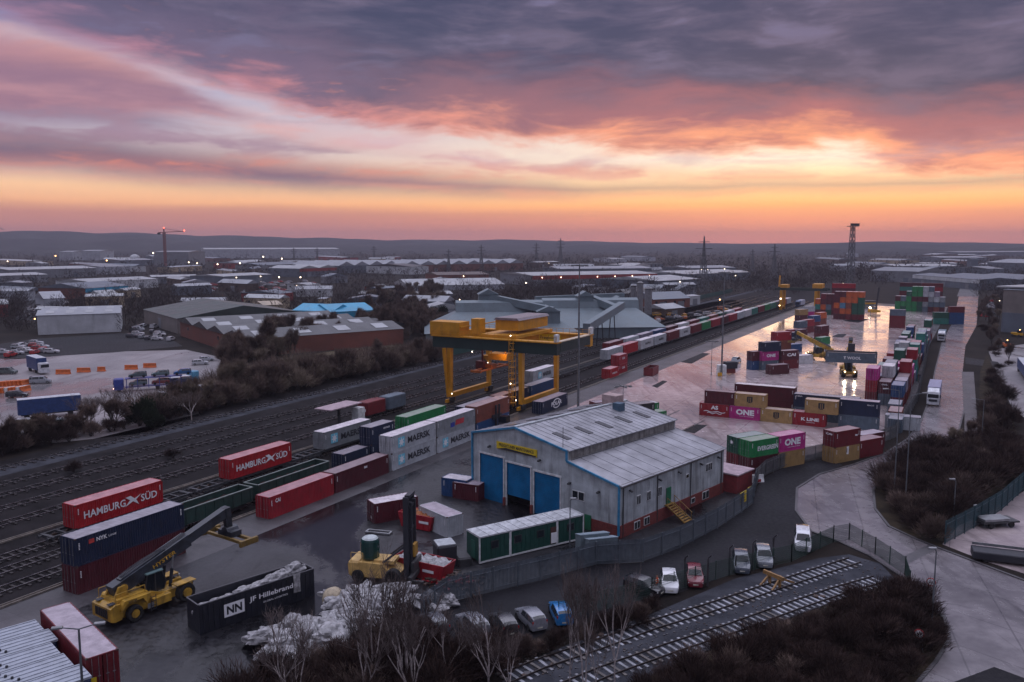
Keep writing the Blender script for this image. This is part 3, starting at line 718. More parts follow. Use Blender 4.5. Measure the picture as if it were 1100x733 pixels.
# -- wagons and their loads on the track by the crane rail
m_wag = pm('wagon steel', (0.035, 0.037, 0.042), 0.6, var=0.5, scale=2)
m_tyre = pm('rubber', (0.014, 0.014, 0.015), 0.85, var=0.2)
def make_wagon(L=19.5):
    t = thing('flat_wagon', 'x', 'rail wagon')
    b = MB()
    for sy in (-1, 1): b.bb(-L / 2, L / 2, sy * 1.05 - .09, sy * 1.05 + .09, .85, 1.15)
    n = 12
    for i in range(n + 1):
        x = -L / 2 + .2 + (L - .4) * i / n; b.bb(x - .12, x + .12, -1.0, 1.0, .88, 1.1)
    b.bb(-L / 2 - .1, -L / 2 + .15, -1.25, 1.25, .75, 1.12); b.bb(L / 2 - .15, L / 2 + .1, -1.25, 1.25, .75, 1.12)
    b.build('deck', m_wag, t)
    for sx in (-1, 1):
        g = MB(); xc = sx * (L / 2 - 2.2)
        for sy in (-1, 1): g.bb(xc - 1.5, xc + 1.5, sy * 1.0 - .08, sy * 1.0 + .08, .35, .7)
        bo = g.build('bogie', m_wag, t)
        for dx in (-.9, .9):
            w = MB()
            for sy in (-1, 1): w.wheel((xc + dx, sy * .75, .46), .46, .14, n=14)
            w.tube((xc + dx, -.8, .46), (xc + dx, .8, .46), .07, n=6)
            w.build('wheelset', m_rust, bo)
        for sy in (-1, 1):
            f = MB(); f.tube((sx * (L / 2 + .1), sy * .87, .95), (sx * (L / 2 + .5), sy * .87, .95), .12, n=8); f.tube((sx * (L / 2 + .5), sy * .87, .95), (sx * (L / 2 + .56), sy * .87, .95), .24, n=10)
            f.build('buffer', m_wag, t)
    return t
wag = make_wagon()
def wagon(s, t, label): return place(wag, ST(s + 9.75, t), TRK, label, 'flat wagons on the loading tracks')
GW = 'containers riding on the loading track wagons'
for s, lb in ((54.5, 'black flat wagon under the nearer red HAMBURG SÜD container'), (75.5, 'black flat wagon under the farther red HAMBURG SÜD container'), (96.4, 'black flat wagon under the MAERSK container beside the crane rail'), (117.3, 'empty black flat wagon beyond the MAERSK container'),
              (138.2, 'empty black flat wagon between the gantry legs'), (172, 'black flat wagon under the lone pale grey container'), (193, 'empty black flat wagon just beyond the lone pale grey container'), (213.9, 'black flat wagon under the first containers of the long train')): wagon(s, TR1, lb)
wagon(128, TR2, 'black flat wagon under the containers left of the rust-brown one'); wagon(149, TR2, 'black flat wagon under the far end of the gantry')
c = cont(trk(57.3, TR1, L40, 1.18), TRK, L40, HH, 'bright red', 'bright red container lettered HAMBURG SÜD, nearer of two, on a wagon', GW); hamburg(c)
c = cont(trk(80.9, TR1, L40, 1.18), TRK, L40, HH, 'bright red', 'bright red container lettered HAMBURG SÜD, farther of two, on a wagon', GW); hamburg(c)
c = cont(trk(100.6, TR1, L40, 1.18), TRK, L40, HH, 'grey', 'grey beige MAERSK container with a pinkish roof on a wagon by the crane rail', GW, roof='white'); maersk(c)
c = cont(trk(175.2, TR1, L40, 1.18), TRK, L40, HH, 'pale grey', 'lone pale grey container on a wagon beyond the gantry crane', GW, roof='white'); maersk(c, -2.5, 1.5, 4.5)
drop(wag)
# open green wagons
m_gond = pm('green wagon paint', (0.015, 0.045, 0.038), 0.55, var=0.3, dirt=0.4)
m_load = pm('rusty scrap inside', (0.035, 0.014, 0.011), 0.9, var=0.6, scale=3)
def gondola(s, label):
    L = 14.0; t = thing('open_wagon', label, 'rail wagon', ST(s + L / 2, TR2 + 1.0), TRK, 'green open wagons')
    b = MB()
    for sy in (-1, 1): b.bb(-L / 2, L / 2, sy * 1.3 - .05, sy * 1.3 + .05, .9, 2.75)
    for sx in (-1, 1): b.bb(sx * L / 2 - .05, sx * L / 2 + .05, -1.25, 1.25, .9, 2.75)
    b.bb(-L / 2, L / 2, -1.24, 1.24, .9, 1.0)
    for i in range(10):
        x = -L / 2 + .4 + i * (L - .8) / 9
        for sy in (-1, 1): b.bb(x - .07, x + .07, sy * 1.37 - .05, sy * 1.37 + .05, .9, 2.7)
    b.build('body', m_gond, t)
    r = MB()
    for sy in (-1, 1): r.bb(-L / 2 - .05, L / 2 + .05, sy * 1.3 - .12, sy * 1.3 + .12, 2.75, 2.85)
    for x in (-L / 2, L / 2): r.bb(x - .1, x + .1, -1.2, 1.2, 2.75, 2.85)
    r.build('top_rail', pm('wagon rail paint', (0.13, 0.16, 0.15), 0.5), t)
    rg = random.Random(s); q = MB(); n = 28; vs = []
    for i in range(n + 1):
        for j in range(7): vs.append((-L / 2 + .06 + (L - .12) * i / n, -1.23 + 2.46 * j / 6, 1.8 + .35 * rg.random()))
    q.add(vs, [(i * 7 + j, i * 7 + j + 1, i * 7 + j + 8, i * 7 + j + 7) for i in range(n) for j in range(6)]); q.build('load', m_load, t)
    for sx in (-1, 1):
        for dx in (-.9, .9):
            w = MB()
            for sy in (-1, 1): w.wheel((sx * (L / 2 - 2.3) + dx, sy * .75, .46), .46, .14, n=14)
            w.build('wheelset', m_rust, t)
        f = MB()
        for sy in (-1, 1): f.bb(sx * (L / 2 - 2.3) - 1.4, sx * (L / 2 - 2.3) + 1.4, sy * 1.0 - .06, sy * 1.0 + .06, .4, .75)
        f.build('bogie', m_wag, t)
for s, lb in ((62.0, 'green open wagon nearest the boom of the reach stacker'), (77.0, 'green open wagon behind the red container')): gondola(s, lb)
# -- long train beyond the gantry: front line on the loading track, second line behind it
GT = 'containers of the long train'
rt = random.Random(4)
front = [('pale grey', 0), ('bright red', 0), ('white', 0), ('pale grey', 0), ('dark red', 0), ('white', 0), ('dark red', 0), ('green', 0), ('red', 0), ('maroon', 0), ('red', 0), ('pale grey', 0), ('white', 0), ('teal', 0), ('dark red', 0), ('green', 0), ('teal', 0), ('slate', 0), ('red', 0), ('pale grey', 0)]
ordn = ['first', 'second', 'third', 'fourth', 'fifth', 'sixth', 'seventh', 'eighth', 'ninth', 'tenth', 'eleventh', 'twelfth', 'thirteenth', 'fourteenth', 'fifteenth', 'sixteenth', 'seventeenth', 'eighteenth', 'nineteenth', 'twentieth', 'twenty-first', 'twenty-second', 'twenty-third', 'twenty-fourth']
s = 222.0
for i, (cc, _) in enumerate(front):
    lb = f'{cc} container, {ordn[i]} from the near end of the long train'
    p = trk(s, TR1 + 0.0095 * (s - 200), L40, 1.1)
    if i < 6:
        c = cont(p, TRK, L40, HH, cc, lb, GT, roof='white' if cc in ('white', 'pale grey') else cc)
        if cc in ('white', 'pale grey') and i: side(c, 'MAERSK' if i != 2 else 'HAPAG', .5, 1.5, 5, .8, m_black, .03)
    else: plain(p, TRK, L40, HH, cc, lb, GT)
    s += L40 + (0.8 if i % 2 == 0 else 2.2)
s = 240.0
for i, cc in enumerate(['dark red', 'pale grey', 'lilac', 'blue', 'maroon', 'white', 'dark red', 'teal', 'brown', 'dark green', 'pale grey', 'red']):
    plain(trk(s, TR1 - 7.0 + 0.0095 * (s - 200), L40, 1.1), TRK, L40, HS, cc, f'{cc} container, {ordn[i]} along the line of wagons behind the long train', 'containers on the line behind the train'); s += L40 + 2.0
def trainbed(s0, s1, t, label):
    b = MB(); o = ST((s0 + s1) / 2, t + 0.0095 * ((s0 + s1) / 2 - 200)); n = int((s1 - s0) / 21); l = (s1 - s0) / n
    tt = thing('wagon_rake', label, 'rail wagons', o, TRK - .0095)
    for i in range(n):
        x = -(s1 - s0) / 2 + i * l
        b = MB(); b.bb(x + .4, x + l - .4, -1.25, 1.25, .8, 1.08)
        for k in (2, l - 2):
            for dx in (-.9, .9): b.wheel((x + k + dx, -.75, .46), .46, .14, n=10); b.wheel((x + k + dx, .75, .46), .46, .14, n=10)
        b.build('wagon', m_wag, tt)
trainbed(234, 500, TR1, 'rake of dark flat wagons carrying the long train of containers'); trainbed(238, 410, TR1 - 7.0, 'rake of dark flat wagons on the line behind the long train')
# loose red ones by the wharf
c = cont(ST(199.5, -80.9), TRK, L20, HS, 'bright red', 'bright red container on the ground with white lettering by the long train', GR); side(c, 'HAMBURG', 0, 1.3, 3.5, .5)
for z, lb in ((0, 'red container at the bottom of the pair behind the small bright red one'), (HS, 'red container with white markings on top of the pair behind the small bright red one')):
    c = cont(ST(207.5, -81.6, z), TRK, L20, HS, 'red', lb, GR); side(c, 'CAI', 0, 1.6, 2, .6, bold=.03)
t = thing('open_skip', 'open red steel skip standing alone on the wet concrete beside the train', 'skip', ST(209, -73.0), TRK + R(4))
b = MB()
for sy in (-1, 1): b.bb(-3, 3, sy * 1.2 - .05, sy * 1.2 + .05, 0.1, 2.2)
for sx in (-1, 1): b.bb(sx * 3 - .05, sx * 3 + .05, -1.15, 1.15, 0.1, 2.2)
b.bb(-3, 3, -1.15, 1.15, .1, .2); b.build('body', paint('dark red', CC['dark red']), t)
b = MB(); b.bb(-2.9, 2.9, -1.1, 1.1, .2, 1.5); b.build('load', m_load, t)
# ---------------------------------------------------------------- the container yard
GY = 'containers stacked in the yard'
def cpx(u, v, z, az, L, h, col, label, corner=(-1, -1), **k):
    """container whose corner (sx, sy of the local base) lies under pixel u,v at height z"""
    rz = azr(az); p = G(u, v, z); M = Matrix.Rotation(rz, 4, 'Z')
    W = k.get('W', CW)
    c = p - M @ Vector((corner[0] * L / 2, corner[1] * W / 2, 0)); c.z = k.pop('base', 0)
    return cont(c, rz, L, h, col, label, k.pop('group', GY), **k)
# row across the yard: local +x to the right (azimuth 119), local -y side faces the viewer
ROW = 118.5
rrow = azr(ROW); ex = Vector((math.sin(R(ROW)), math.cos(R(ROW)), 0)); ey = Vector((-ex.y, ex.x, 0))
o0 = G(751, 446)
def rowc(i, k, z, L, h, col, label, off=0.0, **kw):
    p = o0 + ex * (i + L / 2) + ey * (k + CW / 2); p.z = z
    return cont(p, rrow, L, h, col, label, GY, **kw)
g = 6.14
c = rowc(0, 0, 0, L20, HS, 'red', 'red container with a white bird emblem at the left end of the cross row')
side(c, 'AS', .1, 1.85, 1.5, .8, bold=.05)
b = MB()
for zz, w in ((0, 2.2), (-.3, 1.5)):
    pts = [(-w + 2 * w * i / 16, zz + .12 * math.sin(i * .8)) for i in range(17)]
    b.prism(pts + [(x, y - .14) for x, y in pts[::-1]], -.006, .006, 'y')
b.build('wave_emblem', m_white, c, (.1, -CW / 2 - .012, 1.05))
c = rowc(g, 0, 0, L20, HS, 'magenta', 'magenta container lettered ONE in the bottom of the cross row'); side(c, 'ONE', .1, 1.45, 3.6, 1.15, bold=.05); side(c, 'OCEAN NETWORK EXPRESS', .4, .62, 2.8, .14)
def msc(c, x=0.0):
    b = MB()
    for k in range(3):
        a = (k - 1) * .34
        b.bb(a - .09, a + .09, -.006, .006, -.5, .5)
    b.bb(-.55, .55, -.006, .006, .48, .62); b.bb(-.55, -.42, -.006, .006, -.4, .5); b.bb(.42, .55, -.006, .006, -.4, .5); b.bb(-.3, .3, -.006, .006, -.62, -.5)
    b.build('emblem', m_black, c, (x, -CW / 2 - .012, 1.45))
c = rowc(2 * g, 0, 0, L20, HS, 'tan', 'tan container with a black emblem between the magenta and red ones in the cross row'); msc(c)
c = rowc(3 * g, 0, 0, L20, HS, 'red', 'red container lettered K LINE at the right of the cross row'); side(c, 'K LINE', .2, 1.3, 3.3, .62, bold=.045); side(c, 'KAWASAKI', .3, .7, 1.6, .16)
c = rowc(.9, .3, HS, L20, HS, 'maroon', 'dark maroon container on top at the left end of the cross row')
c = rowc(.9 + g, .2, HS, L20, HS, 'tan', 'tan container with a black emblem on top of the magenta one'); msc(c)
c = rowc(3.35 * g, .1, HS, L20, HS, 'tan', 'tan container with a black emblem on top of the red K LINE one'); msc(c)
c = rowc(5.2, 7.8, 0, L40, HH, 'maroon', 'long maroon container at the bottom of the long maroon pair behind the cross row')
c = rowc(5.2, 7.8, HH, L40, HH, 'maroon', 'long maroon container with a pale roof edge on top of the long maroon pair', roof='white')
c = rowc(17.6, 5.2, 0, L40, HS, 'slate', 'slate container at the bottom behind the K LINE container')
c = rowc(17.6, 5.2, HS, L40, HS, 'navy', 'long dark blue container behind the upper tan ones', roof='slate'); side(c, 'CMA', -5, 2.2, 1.2, .25)
c = rowc(26.6, 1.5, 0, L20 + 1, HS, 'slate', 'slate blue container under the wide navy one near the fence')
c = rowc(26.6, 1.5, HS, L20 + 1, HH, 'navy', 'navy container with a pink-grey roof on a slate blue one near the fence', roof='lilac'); side(c, 'SEACO', 2, 2.2, 1.2, .25)
c = rowc(34.5, 5.0, 0, L20, HS, 'pale grey', 'pale grey container behind the navy one, its roof low between the stacks', roof='slate')
# green group turned to the yard fence
AZ2 = 60
def skew(u, v, z, i, j, base, h, col, label, **k):
    ex2 = Vector((math.sin(R(AZ2)), math.cos(R(AZ2)), 0)); ey2 = Vector((-ex2.y, ex2.x, 0))
    p = G(u, v, z); p.z = 0
    p = p + ex2 * (i + L20 / 2) + ey2 * (j + CW / 2); p.z = base
    return cont(p, azr(AZ2), L20, h, col, label, GY, **k)
P = (793.5 + 13, 474.5, HS * 2)
skew(*P, 0, 0, 0, HS, 'maroon', 'maroon container under the bright green EVERGREEN one')
c = skew(*P, 0, 0, HS, HS, 'green', 'bright green container lettered EVERGREEN on a maroon one'); side(c, 'EVERGREEN', 0.7, 1.25, 4.4, .72, bold=.03)
skew(*P, 0, CW + .1, 0, HS, 'dark red', 'dark red container under the dark green one, its doors to the left')
c = skew(*P, 0, CW + .1, HS, HS, 'dark green', 'dark green container with a white emblem on its doors, beside the EVERGREEN one', roof='teal')
k = link('emblem', star_mesh(), c, (-L20 / 2 - .11, 0.1, 1.7), R(-90)); k.scale = (.5, 1, .5)
skew(*P, 6.2, 0.1, 0, HS, 'tan', 'tan container under the magenta one by the fence')
c = skew(*P, 6.2, 0.1, HS, HS, 'magenta', 'magenta container lettered ONE beside the EVERGREEN one'); side(c, 'ONE', .1, 1.45, 3.6, 1.15, bold=.05); side(c, 'OCEAN NETWORK EXPRESS', .4, .62, 2.8, .14)
P = (898, 464.5, HS * 2)
c = skew(*P, 0, 0, 0, HS, 'tan', 'tan container behind the fence under the dark red one with white lettering')
c = skew(*P, 0, 0, HS, HS, 'dark red', 'dark red container with upright white lettering on a tan one by the fence bend'); endletter(c, 'CAI', .0, 2.1, 1.2, .3, bold=.04); side(c, 'tex', 2, 1.6, .7, .35, bold=.04)
c = skew(*P, 6.3, .2, 0, HS + .3, 'dark red', 'low dark red container behind the fence, right of the tan one')
c = skew(*P, 10.5, 2.9, 0, HS + .2, 'maroon', 'maroon container with a pale lilac roof behind the fence bend', roof='lilac')
# stack rows along the right-hand fence, ends to the viewer
FG = 'containers stacked along the road fence'
A0 = st_of(G(928.5, 433))
rs = random.Random(12)
cols = ['red', 'white', 'slate', 'teal', 'maroon', 'lilac', 'dark red', 'pale grey', 'sky blue', 'brown', 'grey', 'dark green', 'blue']
roofs = {'red': 'red', 'white': 'white', 'lilac': 'lilac', 'pale grey': 'grey', 'slate': 'slate', 'grey': 'slate', 'dark red': 'dark red', 'maroon': 'maroon', 'sky blue': 'slate', 'teal': 'teal', 'brown': 'brown', 'dark green': 'teal', 'blue': 'blue'}
def stackcol(s, t, names, L, labels, near):
    z = 0
    for cc, lb in zip(names, labels):
        if near:
            c = cont(ST(s + L / 2, t, z), TRK, L, HS, cc, lb, FG, roof=roofs.get(cc, cc))
        else: c = plain(ST(s + L / 2, t, z), TRK, L, HS, cc, lb, FG, roof=roofs.get(cc, cc))
        z += HS
        yield c
sA, tA = A0[0], A0[1] + CW / 2
lay = ['bottom', 'middle', 'top', 'topmost']
x = list(stackcol(sA, tA, ['dark red', 'red', 'magenta'], L20, ['dark red container at the bottom under the magenta-topped stack', 'red container in the middle of the magenta-topped stack', 'magenta container on top of the stack nearest the lit reach stacker'], True))
x = list(stackcol(sA - 1, tA + 2.75, ['slate', 'maroon'], L20, ['slate container at the bottom beside the magenta-topped stack', 'maroon container with white lettering beside the magenta-topped stack'], True))
endletter(x[1], 'OOCL', 0, 2.0, 1.2, .3, bold=.04)
x = list(stackcol(sA + 5.6, tA + 2.75, ['slate', 'maroon', 'white'], L20, ['slate container at the bottom under the white-topped stack', 'maroon container under the white one behind the maroon lettered one', 'white container on top just right of the magenta one'], True))
x = list(stackcol(sA - 4.5, tA + 5.5, ['dark red', 'blue'], L20, ['dark red container under the blue one at the near end of the fence stacks', 'blue container on top at the near end of the fence stacks'], True))
x = list(stackcol(sA - 13, tA + 5.6, ['slate'], L20, ['slate container with a small white box on its roof, by the fence'], True)); 
x = list(stackcol(sA - 21, tA + 6.3, ['brown'], L20, ['brown open-topped container among the low ones by the fence'], True))
x = list(stackcol(sA - 28.5, tA + 6.9, ['slate'], L20, ['slate container with a white roof at the fence bend'], True))
specs = [(0, 0, 7.0, 22, ), (1, 2.75, 12, 21), (2, 5.5, 2.5, 24)]
rown = ['yard side of the fence rows', 'middle of the fence rows', 'road side of the fence rows']
for r, t, s0, n in specs:
    s = sA + s0
    for i in range(n):
        hgt = 2 if r != 1 else rs.choice((2, 2, 3)) if i < 4 else 2
        if r == 0 and i in (8, 9, 15): s += 6.2; continue
        if r == 0 and i > 3: hgt = rs.choice((1, 2, 2))
        if r > 0 and i > 1: hgt = rs.choice((1, 2, 2, 3))
        if i > 16 and r > 0: hgt = rs.choice((1, 2, 3))
        nm = [rs.choice(cols) for _ in range(hgt)]
        nm[-1] = rs.choice(['lilac', 'grey', 'slate', 'teal', 'maroon', 'dark red', 'red', 'brown', 'pale grey', 'dark green', 'blue', 'magenta', 'maroon'])
        if r == 1 and i >= 13: s += 6.2; continue
        lbs = [f'{cc} container, {lay[j]} of the {ordn[min(i, 23)]} stack in the {rown[r]}' for j, cc in enumerate(nm)]
        for c in stackcol(s, tA + t + (0.25 * rs.random()), nm, L20, lbs, False): pass
        s += 6.25
# mid-yard cluster along azimuth 65
CG = 'containers in the mid-yard cluster'
AZ3 = 66
ex3 = Vector((math.sin(R(AZ3)), math.cos(R(AZ3)), 0)); ey3 = Vector((-ex3.y, ex3.x, 0))
def clu(u, v, base, h, col, label, L=L20, az=AZ3, letters=None, roof=None):
    rz = azr(az); e_ = Vector((math.sin(R(az)), math.cos(R(az)), 0)); f_ = Vector((-e_.y, e_.x, 0))
    p = G(u, v) + e_ * L / 2 + f_ * CW / 2; p.z = base
    c = cont(p, rz, L, h, col, label, CG, roof=roof or roofs.get(col, col))
    if letters: side(c, letters, .2, 1.4, 3.2, .9, bold=.05)
    return c
for a in [(808, 398, 0, HS, 'blue', 'blue container at the bottom left corner of the mid-yard cluster'), (808, 398, HS, HS, 'maroon', 'maroon container on the blue one at the left of the mid-yard cluster'),
          (818, 398, 0, HS, 'slate', 'slate container at the bottom under the pink one in the mid-yard cluster'), (818, 398, HS, HS, 'magenta', 'pink container lettered ONE under the navy one in the mid-yard cluster', L20, AZ3, 'ONE'), (820, 398, 2 * HS, HS, 'navy', 'navy container on top of the pink one in the mid-yard cluster'),
          (829, 403, 0, HS, 'maroon', 'low maroon container at the front of the mid-yard cluster'), (840, 397, 0, HS, 'dark red', 'dark red container under the maroon one at the right of the mid-yard cluster'), (840, 397, HS, HS, 'maroon', 'maroon container with white lettering at the right of the mid-yard cluster', L20, AZ3, 'CAI'),
          (856, 392, 0, HS, 'white', 'white container at the right end of the mid-yard cluster'),
          (833, 384, 0, HS, 'brown', 'brown container under the orange red one behind the navy one'), (833, 384, HS, HS, 'brown', 'second brown container under the orange red one behind the navy one'), (833, 384, 2 * HS, HS, 'red', 'orange red container on top behind the navy one'),
          (846, 379, 0, HS, 'blue', 'blue container beside the farther reach stacker'), (846, 374, HS, HS, 'navy', 'dark navy container beside the farther reach stacker')]:
    clu(*a)
# farther group past the second reach stacker
for a in [(843, 366, 0, HS, 'maroon', 'low maroon container left of the boom'), (850, 362, 0, HS, 'red', 'red container in the line behind the boom'), (858, 360, HS, HS, 'slate', 'slate roofed container above the boom'), (858, 362, 0, HS, 'maroon', 'maroon container under the slate one behind the boom'),
          (866, 358, 0, HS, 'dark red', 'dark red container beside the blue one past the boom'), (866, 358, HS, HS, 'red', 'red container on top past the boom'), (873, 353, 0, HS, 'dark red', 'dark red container under the blue one past the boom'), (873, 353, HS, HS, 'blue', 'blue container on top past the boom'),
          (880, 349, 0, HS, 'brown', 'brown container under the orange brown one past the boom'), (880, 349, HS, HS, 'orange', 'orange brown container at the far end of the line past the boom'),
          (881, 366, 0, HS, 'dark red', 'dark red container right of the boom'), (881, 366, HS, HS, 'maroon', 'maroon container on top right of the boom'), (882, 371, 0, HS, 'green', 'green container low beside the boom')]:
    clu(*a, az=50)
for a in [(858, 345, 0, HS, 'maroon', 'maroon container under the tan one near the far gantry'), (858, 345, HS, HS, 'tan', 'tan container on a maroon one near the far gantry'), (866, 341, 0, HS, 'magenta', 'pink container next to the tan one near the far gantry'), (866, 341, HS, HS, 'pale grey', 'pale grey container next to the tan one near the far gantry')]:
    clu(*a, az=60)
# tall far stacks, ends to the viewer in two blocks
BG = 'containers of the tall far stacks'
def block(u, v, cols_, name, az=118, L=L40):
    rz = azr(az); e_ = Vector((math.sin(R(az)), math.cos(R(az)), 0)); p0 = G(u, v)
    W = 2.9
    x = 0
    for i, st_ in enumerate(cols_):
        L_ = st_[0]; ends = L_ == 0
        if ends: L_ = CW
        for j, cc in enumerate(st_[1:]):
            p = p0 + e_ * (x + L_ / 2) + (E * 3 if ends else E * 0); p.z = j * HS
            plain(p, TRK if ends else rz, L20 if ends else L_, HS, cc, f'{cc} container, {ordn[j]} level of {ordn[i]} column, {name}', BG, roof=roofs.get(cc, cc))
        x += L_ + .15
block(875, 338, [(0, 'maroon', 'teal', 'orange'), (0, 'dark red', 'orange', 'maroon', 'dark red'), (0, 'dark green', 'slate', 'maroon', 'maroon'), (0, 'maroon', 'dark red', 'maroon', 'maroon')], 'maroon stack by the far gantry')
block(895, 343, [(0, 'maroon', 'dark red', 'orange', 'maroon', 'maroon'), (0, 'maroon', 'orange', 'sky blue', 'orange', 'maroon'), (0, 'dark red', 'orange', 'brown', 'orange', 'orange'), (0, 'dark red', 'dark green', 'dark green', 'orange', 'orange'), (0, 'dark red', 'dark green', 'dark green', 'dark green', 'orange')], 'tall orange and green stack')
block(893, 329, [(L40, 'maroon', 'red', 'dark red', 'maroon', 'red')], 'red stack behind the orange one')
block(961, 334, [(0, 'green', 'green', 'maroon'), (0, 'dark green', 'green', 'slate'), (0, 'green', 'green', 'green', 'dark green'), (0, 'green', 'green', 'maroon', 'green', 'green'), (0, 'dark green', 'dark green', 'maroon', 'green', 'green'), (0, 'slate', 'grey', 'maroon', 'pale grey', 'pale grey'), (0, 'maroon', 'slate', 'grey', 'pale grey', 'slate'), (0, 'brown', 'slate', 'pale grey', 'lilac'), (0, 'maroon', 'slate', 'grey')], 'green and grey far stack')
block(966, 321, [(L40, 'maroon', 'dark red', 'teal', 'maroon'), (L40, 'dark red', 'maroon', 'red', 'dark red')], 'dark red stack behind the green one')
block(955, 352, [(L20, 'dark red', 'dark red', 'slate')], 'pair standing apart on wet concrete')
block(1002, 348, [(L20, 'teal', 'dark green'), (L20, 'blue', 'blue', 'dark red')], 'short stacks at the far road corner', 100)
# pieces behind the warehouse
cpx(676, 436, HS * 2, 60, L20, HS, 'black', 'black container on top behind the warehouse roof', corner=(-1, -1), base=HS, roof='black')
cpx(676, 437, HS * 2, 60, L20, HS, 'green', 'green container under the black one behind the warehouse', base=0)
c = cpx(690, 445, HS, 60, L20, HS, 'green', 'green container with white lettering at the right of the group behind the warehouse', base=0); side(c, 'EVERGREEN', .5, 1.3, 4, .6, bold=.05)
cpx(657, 425, HS * 2, 60, L40, HS, 'green', 'long green container with a pale blue-grey roof behind the warehouse', base=0, roof='pale grey')
cpx(640, 433, HS, 62, L20, HS, 'dark red', 'dark red container with a pinkish roof behind the warehouse ridge', base=0, roof='lilac')
cpx(622, 447, 1.6, 62, L40, HS, 'tan', 'tan container just behind the warehouse roof at the light mast', base=-0.0, roof='tan')
cpx(655, 447, HS, 62, L20, HS, 'pale grey', 'grey container with a dark end behind the warehouse ridge', base=0, roof='lilac')
cpx(712, 475, HS, 118, L20, HS, 'tan', 'tan container at the back corner of the warehouse', base=0)
# ---------------------------------------------------------------- the warehouse
m_clad = pm('grey white cladding', (0.37, 0.41, 0.43), 0.55, var=0.26, scale=0.5, dirt=0.7, dirtcol=(0.10, 0.10, 0.10))
m_roofm = pm('weathered metal roof', (0.27, 0.275, 0.30), 0.40, var=0.30, scale=0.35, dirt=0.45, dirtcol=(0.10, 0.095, 0.10), streak=False)
m_mossy = pm('mossy grey cladding', (0.22, 0.21, 0.20), 0.75, var=0.4, scale=0.9, dirt=0.7, dirtcol=(0.06, 0.055, 0.045))
m_blue = pm('blue roller door paint', (0.004, 0.13, 0.30), 0.55, var=0.2, scale=0.5, dirt=0.12, spec=.25)
m_trim = pm('blue trim paint', (0.03, 0.20, 0.36), 0.5)
m_brick = pm('red brick', (0.16, 0.032, 0.028), 0.85, var=0.35, scale=5, dirt=0.3)
m_glass = pm('dark window glass', (0.015, 0.02, 0.025), 0.08, var=0.1)
m_frame = pm('white window frame', (0.6, 0.62, 0.62), 0.5)
m_dark_in = pm('dark opening', (0.012, 0.011, 0.012), 0.9)
m_yel = pm('yellow paint', (0.55, 0.29, 0.012), 0.45, var=0.15, dirt=0.35)
m_sign = pm('yellow sign', (0.62, 0.45, 0.02), 0.5, var=0.06)
m_green = pm('green cabin paint', (0.008, 0.055, 0.042), 0.5, var=0.15, dirt=0.3)
m_steel = pm('dark steel', (0.05, 0.052, 0.056), 0.5, metal=0.3, var=0.3)
BZ = 43.0
Wh = G(665, 579)                                   # front right corner
bx = Vector((math.sin(R(BZ + 90)), math.cos(R(BZ + 90)), 0)) * -1     # from that corner to the left along the front
by = Vector((math.sin(R(BZ)), math.cos(R(BZ)), 0))                     # away along the long side
wh = thing('warehouse', 'pale metal clad warehouse with three blue doors, stepped roof and red brick base', 'warehouse', Wh, math.atan2(bx.y, bx.x))
# local x: to the left along the front, local y: MINUS along the long side? (x cross y = z)
sgn = 1 if (bx.x * by.y - bx.y * by.x) > 0 else -1
def L_(w, d, z): return (w, sgn * d, z)
WW, WL = 25.0, 25.0
prof = [(0, 6.4), (8.0, 8.0), (8.0, 9.3), (16.9, 10.9), (25.0, 9.0)]
def wpoly(name, mat, faces, th=0.0, parent=wh):
    b = MB()
    for f in faces:
        b.add([L_(*p) for p in f], [tuple(range(len(f)))])
    o = b.build(name, mat, parent)
    return o
front = [(0, 0), (25, 0)] + [(a, z) for a, z in prof[::-1]]
def wall(name, mat, poly, d0, d1):
    b = MB(); vs = [L_(a, d0, z) for a, z in poly] + [L_(a, d1, z) for a, z in poly]; n = len(poly)
    b.add(vs, [tuple(range(n)), tuple(range(2 * n - 1, n - 1, -1))] + [(i, (i + 1) % n, n + (i + 1) % n, n + i) for i in range(n)])
    return b.build(name, mat, wh)
def seam_roof(name, mat, a, b_, d0, d1, th=0.12, over=0.25, seams=0.9):
    """sloping metal roof between profile points a and b_ with raised seams"""
    b = MB()
    (x0, z0), (x1, z1) = a, b_
    vs = [L_(x0, d0, z0 + .02), L_(x1, d0, z1 + .02), L_(x1, d1, z1 + .02), L_(x0, d1, z0 + .02), L_(x0, d0, z0 + th), L_(x1, d0, z1 + th), L_(x1, d1, z1 + th), L_(x0, d1, z0 + th)]
    b.add(vs, [(0, 1, 2, 3), (4, 5, 6, 7), (0, 1, 5, 4), (1, 2, 6, 5), (2, 3, 7, 6), (3, 0, 4, 7)])
    n = int((d1 - d0) / seams)
    for i in range(n + 1):
        d = d0 + .06 + (d1 - d0 - .12) * i / n
        b.bar(L_(x0, d, z0 + th + .02), L_(x1, d, z1 + th + .02), .05, .06)
    return b.build(name, mat, wh)
brickz = 1.55
wall('front_wall', m_clad, [(0, brickz), (8.7, brickz), (8.7, 0), (9.1, 0), (9.1, 5.7), (13.6, 5.7), (13.6, 0), (14.1, 0), (14.1, 6.0), (18.5, 6.0), (18.5, 0), (19.0, 0), (19.0, 6.4), (23.6, 6.4), (23.6, 0), (25, 0)] + [(a, z) for a, z in prof[::-1]], 0, .25)
wall('back_wall', m_clad, [(0, 0), (25, 0)] + prof[::-1], WL - .25, WL)
